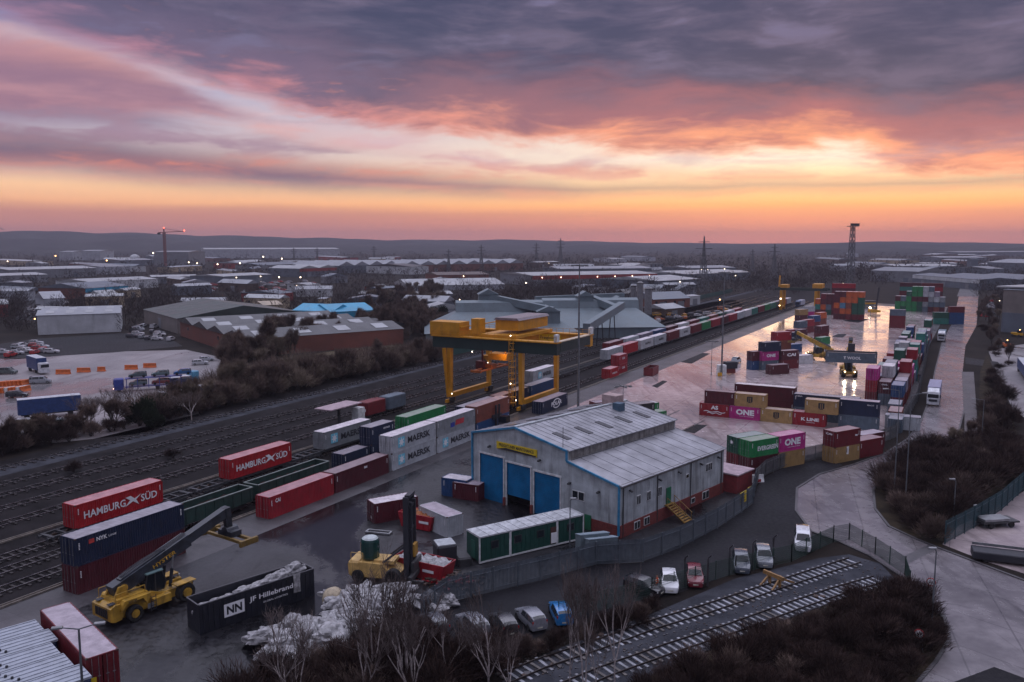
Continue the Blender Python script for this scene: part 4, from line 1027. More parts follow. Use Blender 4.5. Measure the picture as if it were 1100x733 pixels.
b = MB(); b.add([L_(0, .26, brickz), L_(0, WL - .26, brickz), L_(0, WL - .26, 6.4), L_(0, .26, 6.4), L_(.2, .26, brickz), L_(.2, WL - .26, brickz), L_(.2, WL - .26, 6.4), L_(.2, .26, 6.4)], [(0, 1, 2, 3), (7, 6, 5, 4), (0, 4, 5, 1), (1, 5, 6, 2), (2, 6, 7, 3), (3, 7, 4, 0)])
for i in range(26): b.bar(L_(-.012, .6 + i * .95, brickz + .02), L_(-.012, .6 + i * .95, 6.3), .05, .02)
b.build('long_wall', m_clad, wh)
b = MB(); b.box(L_(.02, WL / 2, brickz / 2), (.3, WL - .1, brickz)); b.box(L_(4.35, .03, brickz / 2 - .001), (8.4, .3, brickz - .01)); b.build('brick_base', m_brick, wh)
b = MB(); b.box(L_(24.88, WL / 2, 4.5), (.24, WL - .6, 9.0)); b.build('left_wall', m_clad, wh)
b = MB(); b.add([L_(8.0, .26, 8.05), L_(8.0, WL - .26, 8.05), L_(8.0, WL - .26, 9.3), L_(8.0, .26, 9.3)], [(0, 1, 2, 3)])
for i in range(20): b.bar(L_(7.97, .8 + i * 1.25, 8.15), L_(7.97, .8 + i * 1.25, 9.25), .06, .03)
b.build('step_wall', m_mossy, wh)
seam_roof('side_roof', m_roofm, (-.35, 6.36), (8.0, 8.0), -.12, WL + .12, seams=2.2)
seam_roof('main_roof', m_roofm, (7.7, 9.26), (16.9, 10.9), -.12, WL + .12, seams=1.1)
seam_roof('main_roof', m_roofm, (16.9, 10.9), (25.3, 8.95), -.12, WL + .12, seams=1.1)
b = MB(); b.bar(L_(16.9, -.2, 11.08), L_(16.9, WL + .2, 11.08), .5, .14); b.build('ridge_cap', m_clad, wh)
# rust line along the eaves and parapets
b = MB(); b.bar(L_(-.02, .3, 6.30), L_(-.02, WL - .2, 6.30), .08, .55); b.build('gutter', m_mossy, wh)
b = MB()
for (a, z), (a2, z2) in zip(prof, prof[1:]): b.bar(L_(a, -.2, z + .06), L_(a2, -.2, z2 + .06), .16, .26)
b.bar(L_(0, -.14, .4), L_(0, -.14, 6.4), .22, .22); b.bar(L_(24.9, -.14, .4), L_(24.9, -.14, 9.0), .22, .22)
b.build('edge_trim', m_trim, wh)
for sx in (10.6, 13.2):
    pass
for i in range(5):
    d = 3.2 + i * 4.6
    for (x0, x1, zz, sl, k) in ((10.3, 12.9, 9.26, .178, 0), (19.4, 21.6, 10.9, -.232, 1)):
        z0 = (9.26 + (x0 - 7.7) * .1783) if k == 0 else 10.9 - (x0 - 16.9) * .2321
        z1 = (9.26 + (x1 - 7.7) * .1783) if k == 0 else 10.9 - (x1 - 16.9) * .2321
        b = MB(); b.bar(L_(x0, d, z0 + .17), L_(x1, d, z1 + .17), .95, .06); b.build('rooflight', pm('dark rooflight', (.03, .032, .04), .35), wh)
# doors
for x0, x1, zt, drop_ in ((9.1, 13.6, 5.7, 0), (14.1, 18.5, 6.0, 1.5), (19.0, 23.6, 6.4, 0)):
    b = MB(); n = 22; zb = drop_ + .03
    b.box(L_((x0 + x1) / 2, .16, (zt + zb) / 2), (x1 - x0 - .02, .06, zt - zb))
    for i in range(n): b.box(L_((x0 + x1) / 2, .118, zb + (i + .5) * (zt - zb) / n), (x1 - x0 - .1, .03, .04))
    b.build('roller_door', m_blue, wh)
b = MB(); b.box(L_(12, 2.5, .6), (23, 4.0, 0.02)); b.build('floor', m_dark, wh)
for x in (13.85, 18.75, 8.9, 23.9): MB().box(L_(x, -.16, .55), (.34, .3, 1.1)).build('door_guard', m_brick, wh)
# sign
sg = MB(); sg.box(L_(16.6, -.10, 8.1), (7.2, .1, 1.0)); so = sg.build('sign_board', m_sign, wh)
b = MB(); vs = [L_(13.1, -.165, 7.62), L_(20.1, -.165, 7.62), L_(18.5, -.165, 7.95), L_(13.1, -.165, 7.78)]; b.add(vs, [(0, 1, 2, 3)]); b.build('sign_stripe', m_black, wh)
ft = letter('FREIGHTLINER MAINTENANCE', wh, L_(16.6, -.17, 8.22), 6.2, .42, m_black, R(180) if sgn > 0 else 0, .02)
ft.rotation_euler = (0, 0, R(180))
def window(w, d, z, ww, hh, side_='front', panes=2):
    f = MB(); g_ = MB()
    if side_ == 'front':
        f.box(L_(w, -.03, z), (ww, .1, hh)); 
        for i in range(panes): g_.box(L_(w - ww / 2 + (i + .5) * ww / panes, -.085, z), (ww / panes - .14, .03, hh - .16))
    else:
        f.box(L_(-.03, d, z), (.1, ww, hh))
        for i in range(panes): g_.box(L_(-.085, d - ww / 2 + (i + .5) * ww / panes, z), (.03, ww / panes - .14, hh - .16))
    fo = f.build('window', m_frame, wh); g_.build('pane', m_glass, fo)
window(6.2, 0, 4.0, 1.9, 1.15); window(3.2, 0, .85, 1.0, .9)
for d in (3.9, 6.1, 8.6): window(0, d, 3.9, .85, 1.2, 's', 2)
window(0, 15.2, 4.5, .7, .6, 's', 1); window(0, 20.8, 4.6, 1.7, 1.1, 's', 3)
def bwindow(d, z, ww, hh, panes=2):
    f = MB(); g_ = MB(); f.box(L_(-.16, d, z), (.1, ww, hh))
    for i in range(panes): g_.box(L_(-.215, d - ww / 2 + (i + .5) * ww / panes, z), (.03, ww / panes - .14, hh - .16))
    fo = f.build('window', m_frame, wh); g_.build('pane', m_glass, fo)
bwindow(3.5, .85, 1.2, 1.0); bwindow(5.6, .85, 1.2, 1.0); bwindow(16.6, .9, .9, .7, 1); bwindow(19.9, .9, 1.7, 1.1, 2)
b = MB(); b.box(L_(-.05, 10.7, 2.9), (.1, 1.05, 2.1)); do = b.build('door', pm('green door', (.01, .13, .06), .5), wh)
b = MB(); b.box(L_(4.6, -.17, 1.0), (1.0, .08, 1.9)); b.build('door', pm('green door', (.01, .13, .06), .5), wh)
b = MB(); b.tube(L_(-.12, 10.35, 2.9), L_(-.2, 10.35, 2.9), .04); b.build('handle', m_bar, do)
for d in (2.0, 8.4, 13.0, 18.5, 23.2):
    b = MB(); b.bar(L_(-.03, d, 5.55), L_(-.45, d, 5.4), .25, .16); b.build('wall_lamp', m_steel, wh)
for w, z in ((21.5, 7.7), (12.5, 7.4), (7.5, 5.4), (3.0, 5.2)):
    b = MB(); b.bar(L_(w, -.02, z), L_(w, -.5, z - .12), .3, .16); b.build('wall_lamp', m_steel, wh)
for d in (.6, 8.0, 16.0, 24.2):
    b = MB(); b.tube(L_(-.12, d, .1), L_(-.12, d, 6.1), .07, n=6); b.build('downpipe', m_steel, wh)
b = MB(); b.tube(L_(7.82, .5, 8.05), L_(7.82, WL - .5, 8.05), .12, n=6); b.build('valley_gutter', m_steel, wh)
for x0, x1, zt in ((9.1, 13.6, 5.7), (14.1, 18.5, 6.0), (19.0, 23.6, 6.4)):
    b = MB(); b.box(L_(x0 + .0, -.03, zt / 2), (.14, .08, zt)); b.box(L_(x1, -.03, zt / 2), (.14, .08, zt)); b.box(L_((x0 + x1) / 2, -.03, zt + .12), (x1 - x0 + .3, .1, .24)); b.build('door_frame', m_frame, wh)
# outside stair
b = MB()
for d0 in (9.9, 11.6):
    for k in range(4):
        q = -.35 - k * .55
    b.bar(L_(-.35, d0, 1.75), L_(-3.0, d0, .1), .1, .16)
    b.bar(L_(-.35, d0, 2.8), L_(-3.0, d0, 1.1), .06, .06)
    for k in range(4): b.bar(L_(-.35 - k * .85, d0, 1.8 - k * .53), L_(-.35 - k * .85, d0, 2.8 - k * .54), .05, .05)
for k in range(8): b.box(L_(-.6 - k * .32, 10.75, 1.55 - k * .2), (.3, 1.7, .05))
b.box(L_(-.2, 10.75, 1.78), (.5, 1.9, .08))
b.build('outside_stair', pm('stair ochre', (.26, .15, .03), .6, dirt=.5), wh)
b = MB(); b.box(L_(14.6, 20.0, 10.9), (1.3, 1.3, 1.6)); b.build('roof_vent', pm('vent blue', (.05, .10, .15), .5), wh)
b = MB(); b.box(L_(17.5, 22.5, 11.5), (2.6, 2.0, 1.5)); b.build('roof_plant_box', pm('pinkish box', (.35, .26, .25), .6), wh)
b = MB(); b.tube(L_(9.0, 0.3, 8), L_(9.0, .3, 12.2), .035, n=5); b.build('aerial', m_steel, wh)
# red brick outhouse at the far corner
ou = thing('outhouse', 'low red outhouse with a pinkish flat roof at the far corner of the warehouse', 'outbuilding', Wh + by * 25.6 + bx * -1.0, wh.rotation_euler.z)
b = MB(); b.box(L_(2.5, 2.4, 1.3), (6.5, 4.6, 2.6)); b.build('wall', pm('red render', (.22, .03, .035), .8, dirt=.3), ou)
b = MB(); b.box(L_(2.5, 2.4, 2.7), (7.0, 5.0, .18)); b.build('roof', pm('pale pink roof', (.36, .27, .30), .5), ou)
# ---------------------------------------------------------------- green cabins
ca = math.atan2((G(627, 580) - G(515, 607)).y, (G(627, 580) - G(515, 607)).x)
c0 = G(515, 607); cd = Vector((math.cos(ca), math.sin(ca), 0)); cn = Vector((-cd.y, cd.x, 0))
CLn = (G(627, 580) - c0).length
x0 = 0
for i, (l, lb) in enumerate(((.28, 'green site cabin at the left end of three joined cabins'), (.45, 'long green site cabin in the middle of three, a white notice by its door'), (.27, 'green site cabin at the right end of three, next to the warehouse'))):
    l = l * CLn; p = c0 + cd * (x0 + l / 2) + cn * 1.45
    t = thing('site_cabin', lb, 'cabin', (p.x, p.y, 0), ca, 'green site cabins in a row')
    b = MB(); b.bb(-l / 2 + .02, l / 2 - .02, -1.4, 1.4, .3, 3.0)
    for k in range(int(l / .6)): b.bb(-l / 2 + .3 + k * .6, -l / 2 + .34 + k * .6, -1.43, -1.4, .45, 2.85)
    b.build('body', m_green, t)
    b = MB(); b.bb(-l / 2, l / 2, -1.5, 1.5, 3.0, 3.16)
    for k in range(int(l / 1.2) + 1): b.bb(-l / 2 + k * 1.2, -l / 2 + k * 1.2 + .05, -1.48, 1.48, 3.16, 3.21)
    b.build('roof', pm('pale cabin roof', (.42, .44, .46), .45, dirt=.35, streak=False), t)
    b = MB(); b.bb(-l / 2, l / 2, -1.46, -1.3, .12, .3)
    for s_ in (-1, 1): b.bb(s_ * (l / 2 - .07) - .07, s_ * (l / 2 - .07) + .07, -1.47, -1.33, .3, 3.0)
    b.build('frame', m_frame, t)
    for xx in ([0.0] if i != 1 else [-2.2, 0.9]):
        f = MB().bb(xx - .5, xx + .5, -1.46, -1.40, 1.5, 2.4).build('window', m_steel, t); MB().bb(xx - .4, xx + .4, -1.48, -1.46, 1.6, 2.3).build('pane', m_glass, f)
    if i == 1:
        MB().bb(2.3, 3.2, -1.45, -1.40, .4, 2.4).build('door', pm('cabin door brown', (.08, .03, .025), .6), t); MB().bb(2.35, 3.15, -1.50, -1.455, .5, 1.75).build('notice', m_white, t)
    if i == 0:
        MB().bb(-l / 2 - .04, -l / 2 + .02, -.6, .3, .4, 2.4).build('door', pm('cabin door green', (.015, .09, .065), .6), t)
    x0 += l
# ---------------------------------------------------------------- yellow gantry crane
gs0, gs1, tl, tr = 148.2, 164.8, -97.6, -79.9
gb = ST((gs0 + gs1) / 2, (tl + tr) / 2)
gc = thing('gantry_crane', 'big yellow gantry crane with lit lamps straddling the container tracks', 'crane', gb, TRK)
hs = (gs1 - gs0) / 2; ht = (tr - tl) / 2           # local x along the rails, local y = to the LEFT (-n)
m_gold = pm('gantry yellow', (0.52, 0.24, 0.012), 0.45, var=0.14, scale=.6, dirt=0.3)
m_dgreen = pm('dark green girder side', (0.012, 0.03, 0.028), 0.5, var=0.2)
ZB, ZT = 12.6, 15.6
def leg(x, y):
    b = MB(); b.add([(x - .42, y - .42, 1.7), (x + .42, y - .42, 1.7), (x + .42, y + .42, 1.7), (x - .42, y + .42, 1.7), (x - .6, y - .45, ZB), (x + .6, y - .45, ZB), (x + .6, y + .45, ZB), (x - .6, y + .45, ZB)], [(3, 2, 1, 0), (4, 5, 6, 7), (0, 1, 5, 4), (1, 2, 6, 5), (2, 3, 7, 6), (3, 0, 4, 7)])
    return b.build('leg', m_gold, gc)
for x in (-hs, hs):
    for y in (-ht, ht):
        leg(x, y)
        b = MB(); b.box((x, y, .95), (3.4, .5, .7)); bo = b.build('bogie', m_gold, gc)
        for dx in (-1.1, 0, 1.1): MB().wheel((x + dx, y, .36), .36, .3, n=12).build('wheel', m_steel, bo)
        MB().box((x, y - .5, 1.2), (1.6, .5, .9)).build('motor_box', m_steel, bo)
for y in (-ht, ht): MB().box((0, y, 2.1), (2 * hs - 1.1, .9, 1.0)).build('sill_beam', m_gold, gc)
b = MB(); b.add([(-hs - .55, ht + .61, 1.6), (-hs - 2.2, ht + .61, ZB), (-hs - 1.2, ht + .61, ZB), (-hs + .1, ht + .61, 1.6), (-hs - .55, ht + .2, 1.6), (-hs - 2.2, ht + .2, ZB), (-hs - 1.2, ht + .2, ZB), (-hs + .1, ht + .2, 1.6)], [(0, 1, 2, 3), (7, 6, 5, 4), (0, 4, 5, 1), (1, 5, 6, 2), (2, 6, 7, 3), (3, 7, 4, 0)]); b.build('brace', m_gold, gc)
yl, yr = ht + 4.0, -ht - 8.5                        # overhangs
for x, nm in ((-hs, 'near'), (hs, 'far')):
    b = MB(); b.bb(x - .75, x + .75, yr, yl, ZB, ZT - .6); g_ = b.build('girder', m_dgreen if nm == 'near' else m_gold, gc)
    MB().bb(x - 1.15, x + .95, yr - .2, yl + .2, ZT - .6, ZT - .35).build('walkway', m_gold, g_)
    b = MB()
    for k in range(20):
        yy = yr + (yl - yr) * k / 19; b.bar((x - 1.1, yy, ZT - .35), (x - 1.1, yy, ZT + .75), .06, .06)
    b.bar((x - 1.1, yr, ZT + .75), (x - 1.1, yl, ZT + .75), .05, .05); b.bar((x - 1.1, yr, ZT + .2), (x - 1.1, yl, ZT + .2), .04, .04)
    b.build('handrail', m_gold, g_)
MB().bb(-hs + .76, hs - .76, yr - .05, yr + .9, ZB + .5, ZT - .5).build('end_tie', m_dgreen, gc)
MB().bb(-hs + .76, hs - .76, yr - .2, yr + 1.0, ZT - .48, ZT - .3).build('end_walkway', pm('pale walkway', (.5, .42, .3), .5), gc)
MB().bb(-hs + .76, hs - .76, yl - 1.0, yl, ZB + .5, ZT - .5).build('end_tie', m_gold, gc)
MB().bb(-hs - .9, -hs + 3.2, yl - 7.0, yl + .6, ZT - .3, ZT + 2.6).build('machine_house', m_gold, gc)
MB().bb(-hs - .9, hs, yl - 7.5, yl - 7.2, ZT + 1.5, ZT + 1.7).build('cross_pipe', m_gold, gc)
# sign on the inner face of the far girder
so = MB().bb(hs - .9, hs - .78, -ht - 1.4, -ht + 4.0, ZB + .55, ZT - .75).build('sign_board', m_sign, gc)
o = letter('Freightliner', gc, (hs - .92, -ht + 1.3, (ZB + ZT) / 2 - .1), 4.6, .95, m_black, R(-90), .02)
# trolley with its grey-roofed house
b = MB(); b.bb(-hs + .4, hs + 1, -7.4, 1.6, ZT - .3, ZT + .3); tro = b.build('trolley', m_gold, gc)
b = MB(); b.bb(-hs + 3.5, hs + .8, -6.2, -.6, ZT + 1.0, ZT + 3.2); b.build('trolley_house', m_gold, tro)
b = MB(); b.prism([(-6.5, ZT + 3.2), (-.3, ZT + 3.2), (-.8, ZT + 3.7), (-6.0, ZT + 3.7)], -hs + 3.2, hs + 1.1, 'x'); b.build('trolley_roof', pm('pinkish grey roof', (.20, .165, .18), .5), tro)
b = MB(); b.bb(-hs + 1, -hs + 3.4, 1.9, 4.0, ZT + .2, ZT + 3.4); b.build('trolley_cabinet', m_gold, tro)
b = MB(); b.bb(-1.6, 1.6, -1.5, 3.2, 9.5, 10.9); b.bb(-.7, .7, 3.2, 5.2, 9.2, 10.2)
for yy in (-1, 2.5):
    for xx in (-1.2, 1.2): b.bar((xx, yy, 10.9), (xx, yy, ZT), .14, .14)
b.build('hoist_frame', m_gold, tro)
b = MB(); b.bb(-2.0, -.2, 4.2, 6.2, 6.8, 9.0); b.bar((-1, 5, 9), (-1, 5, ZT), .3, .3); b.build('operator_cab', pm('dark red cab', (.10, .015, .02), .5), tro)
b = MB(); b.bb(-6.1, 6.1, 2.6, 3.0, 7.2, 7.5); b.bb(-6.1, 6.1, 4.4, 4.8, 7.2, 7.5); b.bb(-6.1, -5.8, 2.4, 5.0, 7.1, 7.6); b.bb(5.8, 6.1, 2.4, 5.0, 7.1, 7.6); b.bb(-1.2, 1.2, 2.6, 4.8, 7.5, 8.3); b.build('spreader', pm('spreader orange', (.45, .12, .02), .5), tro)
for xx in (-1, 1):
    for yy in (2.8, 4.4): MB().tube((xx, yy, 8.3), (xx, yy, 9.6), .05, n=5).build('hoist_rope', m_steel, tro)
# ladder tower on the near right leg
b = MB()
for dx in (-1.6, -.5):
    for dy in (1.1, 2.1): b.bar((-hs + dx, -ht + dy, 1.4), (-hs + dx, -ht + dy, ZT + 1.2), .1, .1)
for k in range(11):
    z = 2 + k * 1.25; b.bb(-hs - 1.6, -hs - .5, -ht + 1.1, -ht + 2.1, z, z + .06)
    b.bar((-hs - 1.6, -ht + (1.1 if k % 2 else 2.1), z), (-hs - 1.6, -ht + (2.1 if k % 2 else 1.1), z + 1.25), .07, .07)
b.build('ladder_tower', m_gold, gc)
m_lamp = em('warm lamp', (1.0, 0.72, 0.42), 9.0); m_lampw = em('white lamp', (1.0, 0.86, 0.7), 9.0)
for p in ((-hs - 1.8, -ht + 1.6, ZT + .6), (-hs - 1.8, -ht + 1.6, 6.2), (hs - .9, ht - .2, 7.2), (-hs - .9, -ht + .8, 2.6), (-hs - .9, ht - 1, 2.6), (-hs - .5, ht - 6, ZB - .5)):
    MB().ico(p, .13, 1).build('lamp', m_lampw, gc)
lp = bpy.data.lights.new('gantry lamp', 'POINT'); lp.energy = 350; lp.color = (1, .55, .18); lp.shadow_soft_size = .3
lo = bpy.data.objects.new('lamp_light', lp); COL.objects.link(lo); lo.parent = gc; lo.location = (-3, -1.5, 11.8)
lp2 = bpy.data.lights.new('gantry lamp', 'POINT'); lp2.energy = 200; lp2.color = (1, .6, .25); lp2.shadow_soft_size = .3
lo2 = bpy.data.objects.new('lamp_light', lp2); COL.objects.link(lo2); lo2.parent = gc; lo2.location = (-hs + 4, -ht + 3.0, 7)
MB().bb(-3.3, -2.7, -1.9, -1.1, 11.95, 12.15).build('lamp', em('orange lamp', (1, .5, .12), 12), gc)
for yy in (yr, ): MB().bb(-hs - 1.0, -hs + .2, yr - .1, yr + .6, ZT - .3, ZT + 1.2).build('end_box', m_frame, gc); MB().bb(hs - .4, hs + .8, yr - .1, yr + .6, ZT - .3, ZT + 1.2).build('end_box', m_frame, gc)
# crane rails
for t_, lb in ((tl, 'pale concrete crane rail beam along the left of the loading tracks'), (tr, 'pale concrete crane rail beam between the loading tracks and the trackside row')):
    c = ST(120, t_); b = MB(); b.bb(-180, 380, -.25, .25, .0, .22); b.bb(-180, 380, -.05, .05, .22, .36)
    o = b.build('crane_rail', pm('rail beam', (.17, .15, .13), .6, var=.3), None, c, TRK); tag(o, lb, 'crane rail')
# ---------------------------------------------------------------- second gantry far up the yard (two portal ends)
g2 = thing('gantry_crane', 'distant yellow gantry crane beyond the long train', 'crane', G(862, 333), TRK); g2.scale = (.72, .95, .74)
for y in (-7.5, 11):
    for x in (-6, 6): MB().box((x, y, 7), (1.6, 1.4, 14)).build('leg', m_gold, g2)
    MB().box((0, y, 2), (10.3, 1, 1.1)).build('sill_beam', m_gold, g2)
for x in (-6, 6): MB().box((x, 0.5, 15), (1.0, 28, 1.6)).build('girder', m_dgreen, g2)
MB().box((0, -8, 17.5), (12, 5, 3)).build('machine_house', m_gold, g2); MB().box((0, 10, 16.8), (9, 4, 2.4)).build('trolley', m_gold, g2)
MB().bar((6, 14, 16), (8, 14, 24), .8, .8).build('mast', m_gold, g2)
MB().ico((-7, 11, 8), .45, 1).build('lamp', m_lampw, g2); MB().ico((-7, 11.5, 3), .35, 1).build('lamp', m_lamp, g2)
# ---------------------------------------------------------------- small platform shelter on the tracks
t = thing('track_shelter', 'flat pinkish canopy on a post beside a white cabinet among the tracks', 'shelter', ST(118.5, -103.5), TRK)
MB().bb(-4.5, 4.5, -2.0, 2.0, 4.2, 4.4).build('canopy', pm('pale pink roof', (.36, .27, .30), .5), t); MB().bb(-.2, .2, -.2, .2, 0, 4.2).build('post', m_steel, t); MB().bb(3, 5, -2.2, -.6, .4, 3.4).build('cabinet', m_frame, t)
for i, (cc, s, lb) in enumerate((('dark red', 127, 'small red wagon with white discs beside the track shelter'), ('slate', 134, 'small dark blue wagon behind the bare saplings between the tracks'))):
    t = thing('works_wagon', lb, 'rail wagon', ST(s + 2.5, -104.4), TRK)
    MB().bev((0, 0, 2.2), (6, 2.6, 2.6), .15).build('body', paint(cc, CC[cc]), t); b = MB()
    for dx in (-1.8, 1.8):
        for sy in (-.75, .75): b.wheel((dx, sy, .46), .46, .14, n=12)
    b.bb(-3, 3, -1, 1, .6, .88); b.build('underframe', m_wag, t)
    if i == 0:
        for yy in (-.6, .6): MB().tube((-3.02, yy, 1.9), (-3.06, yy, 1.9), .35, n=12).build('disc', m_white, t)
# ---------------------------------------------------------------- aggregate works behind the gantry
m_ag = pm('grey green sheeting', (0.13, 0.17, 0.19), 0.6, var=0.15, scale=.3, dirt=.25)
def hipbuilding(name, p, az, l, w, h, hr, label, hip=6, mon=True):
    t = thing(name, label, 'building', (p.x, p.y, 0), azr(az))
    MB().bb(-l / 2, l / 2, -w / 2, w / 2, 0, h).build('wall', m_ag, t)
    b = MB(); r = [(-l / 2 - .5, -w / 2 - .5, h), (l / 2 + .5, -w / 2 - .5, h), (l / 2 + .5, w / 2 + .5, h), (-l / 2 - .5, w / 2 + .5, h), (-l / 2 + hip, 0, hr), (l / 2 - hip, 0, hr)]
    b.add(r, [(0, 1, 5, 4), (1, 2, 5), (2, 3, 4, 5), (3, 0, 4), (3, 2, 1, 0)]); b.build('roof', m_ag, t)
    if mon:
        b = MB(); b.prism([(-4.2, hr - 3), (4.2, hr - 3), (2.6, hr + 1.6), (0, hr + 2.4), (-2.6, hr + 1.6)], -l / 2 + hip - 3, l / 2 - hip + 3, 'x'); b.build('roof_monitor', m_ag, t)
    return t
p1 = G(478, 378) + E * 14
h1 = hipbuilding('aggregate_shed', G(535, 372) + Vector((0, 22, 0)), 84, 54, 34, 4, 12.0, 'large grey-green hip roofed shed with a raised ridge behind the gantry crane', 14)
h2 = hipbuilding('aggregate_shed', G(640, 366) + Vector((0, 26, 0)), 84, 50, 38, 4, 11.5, 'second grey-green hip roofed shed to the right of the gantry crane', 9, True)
def conveyor(a, c, label, w=3.0):
    b = MB(); b.bar(a, c, w, 2.6); o = thing('conveyor_gallery', label, 'conveyor', (a[0], a[1], 0))
    q = Vector(a); q.z = 0
    b.v = [tuple(Vector(v) - q) for v in b.v]; b.build('gallery', m_ag, o)
    for f in (.35, .7):
        m_ = Vector(a).lerp(Vector(c), f) - q; k = MB()
        for dx in (-1.2, 1.2): k.bar((m_.x + dx, m_.y, 0), (m_.x + dx * .5, m_.y, m_.z - 1), .35, .35)
        k.build('trestle', m_steel, o)
def tower(uv, w, h, label, d=0):
    p = G(*uv) + Vector((0, d, 0)); t = thing('transfer_tower', label, 'tower', (p.x, p.y, 0), R(6))
    MB().bb(-w / 2, w / 2, -w / 2, w / 2, 0, h).build('body', m_ag, t); MB().prism([(-w / 2 - .4, h), (w / 2 + .4, h), (0, h + 2)], -w / 2 - .4, w / 2 + .4, 'y').build('roof', m_ag, t)
    return p, h
D1 = G(535, 372) + Vector((0, 22, 0)); D2 = G(640, 366) + Vector((0, 26, 0))
def up(uv, depth_from, z=None):
    """point seen at pixel uv on the vertical plane at the given distance"""
    x = (uv[0] - 550) / F; y = (366.5 - uv[1]) / F; f = cp + sp * y; k = depth_from / f
    return Vector((x * k, depth_from, HC + (-sp + cp * y) * k))
dd = D1.y
tw = [tower((522, 372), 7, up((522, 316), dd + 4).z, 'grey-green transfer tower on the ridge of the left shed', 26), tower((590, 372), 8, up((590, 334), dd - 6).z, 'grey-green transfer tower between the two sheds', 16), tower((634, 366), 6, up((634, 318), D2.y).z, 'grey-green tower at the top of the right shed', 26), tower((668, 360), 6, up((668, 326), D2.y - 8).z, 'pale tower by the silos', 14)]
conveyor(up((527, 320), dd + 2), up((594, 334), dd - 6), 'grey-green conveyor gallery sloping down from the left shed')
conveyor(up((636, 321), D2.y + 2), up((660, 331), D2.y - 8), 'short conveyor gallery from the right shed to the silos')
conveyor(up((630, 352), dd - 40), up((668, 328), D2.y - 14), 'grey-green conveyor gallery rising from beside the gantry to the silos', 2.4)
conveyor(up((575, 322), dd + 40), up((670, 318), D2.y + 30), 'high grey conveyor bridge behind the sheds', 2.2)
for u, v, w, hpx, lb in ((680, 343, 6, 36, 'first grey silo of the batching plant'), (687, 344, 7, 40, 'tall pale silo in the middle of the batching plant'), (696, 340, 8, 30, 'broad round grey silo at the right of the batching plant')):
    p = G(u, v); h = hpx * p.y / F; r = w * p.y / F / 2 * 1.0
    t = thing('silo', lb, 'silo', (p.x, p.y, 0), 0, 'silos of the batching plant')
    MB().lathe([(r, 1.0), (r, h), (r * .5, h + r * .5), (.3, h + r * .55)], n=18).build('shell', pm('grey silo', (.19, .19, .20), .6, dirt=.3), t)
    MB().lathe([(r + .15, h - .3), (r + .3, h)], n=18).build('top_ring', m_steel, t); b = MB()
    for k in range(4): b.bar((r * .8 * math.cos(k * 1.57), r * .8 * math.sin(k * 1.57), 0), (r * .8 * math.cos(k * 1.57), r * .8 * math.sin(k * 1.57), 1.2), .4, .4)
    b.build('support', m_steel, t)
# green lineside fence behind the tracks
def line_fence(pts, h, label, mat):
    p0 = pts[0]; t = thing('lineside_fence', label, 'fence', (p0.x, p0.y, 0)); b = MB(); q = MB()
    for a, c in zip(pts, pts[1:]):
        n = max(1, int((c - a).length / 8))
        b.bar(a - p0 + Vector((0, 0, h / 2 + .05)), c - p0 + Vector((0, 0, h / 2 + .05)), .04, h)
        for i in range(n): k = a.lerp(c, i / n) - p0; MB().bar(k, k + Vector((0, 0, h + .2)), .1, .1).build('post', m_steel, t)
    b.build('mesh_panel', mat, t)
line_fence([ST(215, -140.5), ST(300, -142), ST(420, -145), ST(600, -149)], 2.6, 'dark green fence along the far side of the main line', pm('green mesh', (.02, .07, .06), .7))
# ---------------------------------------------------------------- fences
m_pal = pm('grey green palisade', (0.085, 0.105, 0.125), 0.5, var=0.2, dirt=.2)
def palisade(pts, h, label, step=2.75, mat=None, dense=True, name='palisade_fence'):
    p0 = pts[0]; t = thing(name, label, 'fence', (p0.x, p0.y, 0))
    for a, c in zip(pts, pts[1:]):
        L = (c - a).length; n = max(1, round(L / step)); d = (c - a).normalized(); nn = Vector((-d.y, d.x, 0))
        b = MB(); k = int(L / .155)
        for i in range(k):
            q = a + d * (L * (i + .5) / k) - p0; w = .062
            q0 = q - d * w; q1 = q + d * w; f = nn * .025
            b.add([(q0.x, q0.y, .05), (q.x + f.x, q.y + f.y, .05), (q1.x, q1.y, .05), (q0.x, q0.y, h - .12), (q.x + f.x, q.y + f.y, h), (q1.x, q1.y, h - .12)], [(0, 1, 4, 3), (1, 2, 5, 4)])
        for z in (.45, h - .5): b.bar(a - p0 + nn * -.05 + Vector((0, 0, z)), c - p0 + nn * -.05 + Vector((0, 0, z)), .05, .06)
        b.build('pale_panel', mat or m_pal, t, fix=False)
        for i in range(n):
            q = a + d * (L * i / n) - p0 - nn * .1
            MB().bar(q, q + Vector((0, 0, h)), .1, .1).build('post', mat or m_pal, t)
    return t
fpts = px((452, 668), (480, 648), (530, 636), (580, 624), (640, 607), (690, 604), (730, 589), (770, 568), (796, 551), (808, 541), (812, 521))
f1 = palisade(fpts, 2.7, 'tall grey green palisade fence curving past the cabins and the warehouse')
palisade(px((812, 521), (822, 511), (838, 504), (862, 497), (900, 489), (935, 481), (962, 470), (985, 432), (992, 400), (998, 372)), 2.5, 'palisade fence between the stacked containers and the concrete road', mat=pm('dull grey palisade', (.10, .105, .11), .5))
palisade(px((1014, 585), (1045, 568), (1075, 549), (1098, 528), (1130, 500)), 2.9, 'blue-green palisade fence between the dark bushes and the forecourt', mat=pm('blue green palisade', (.02, .06, .075), .5))
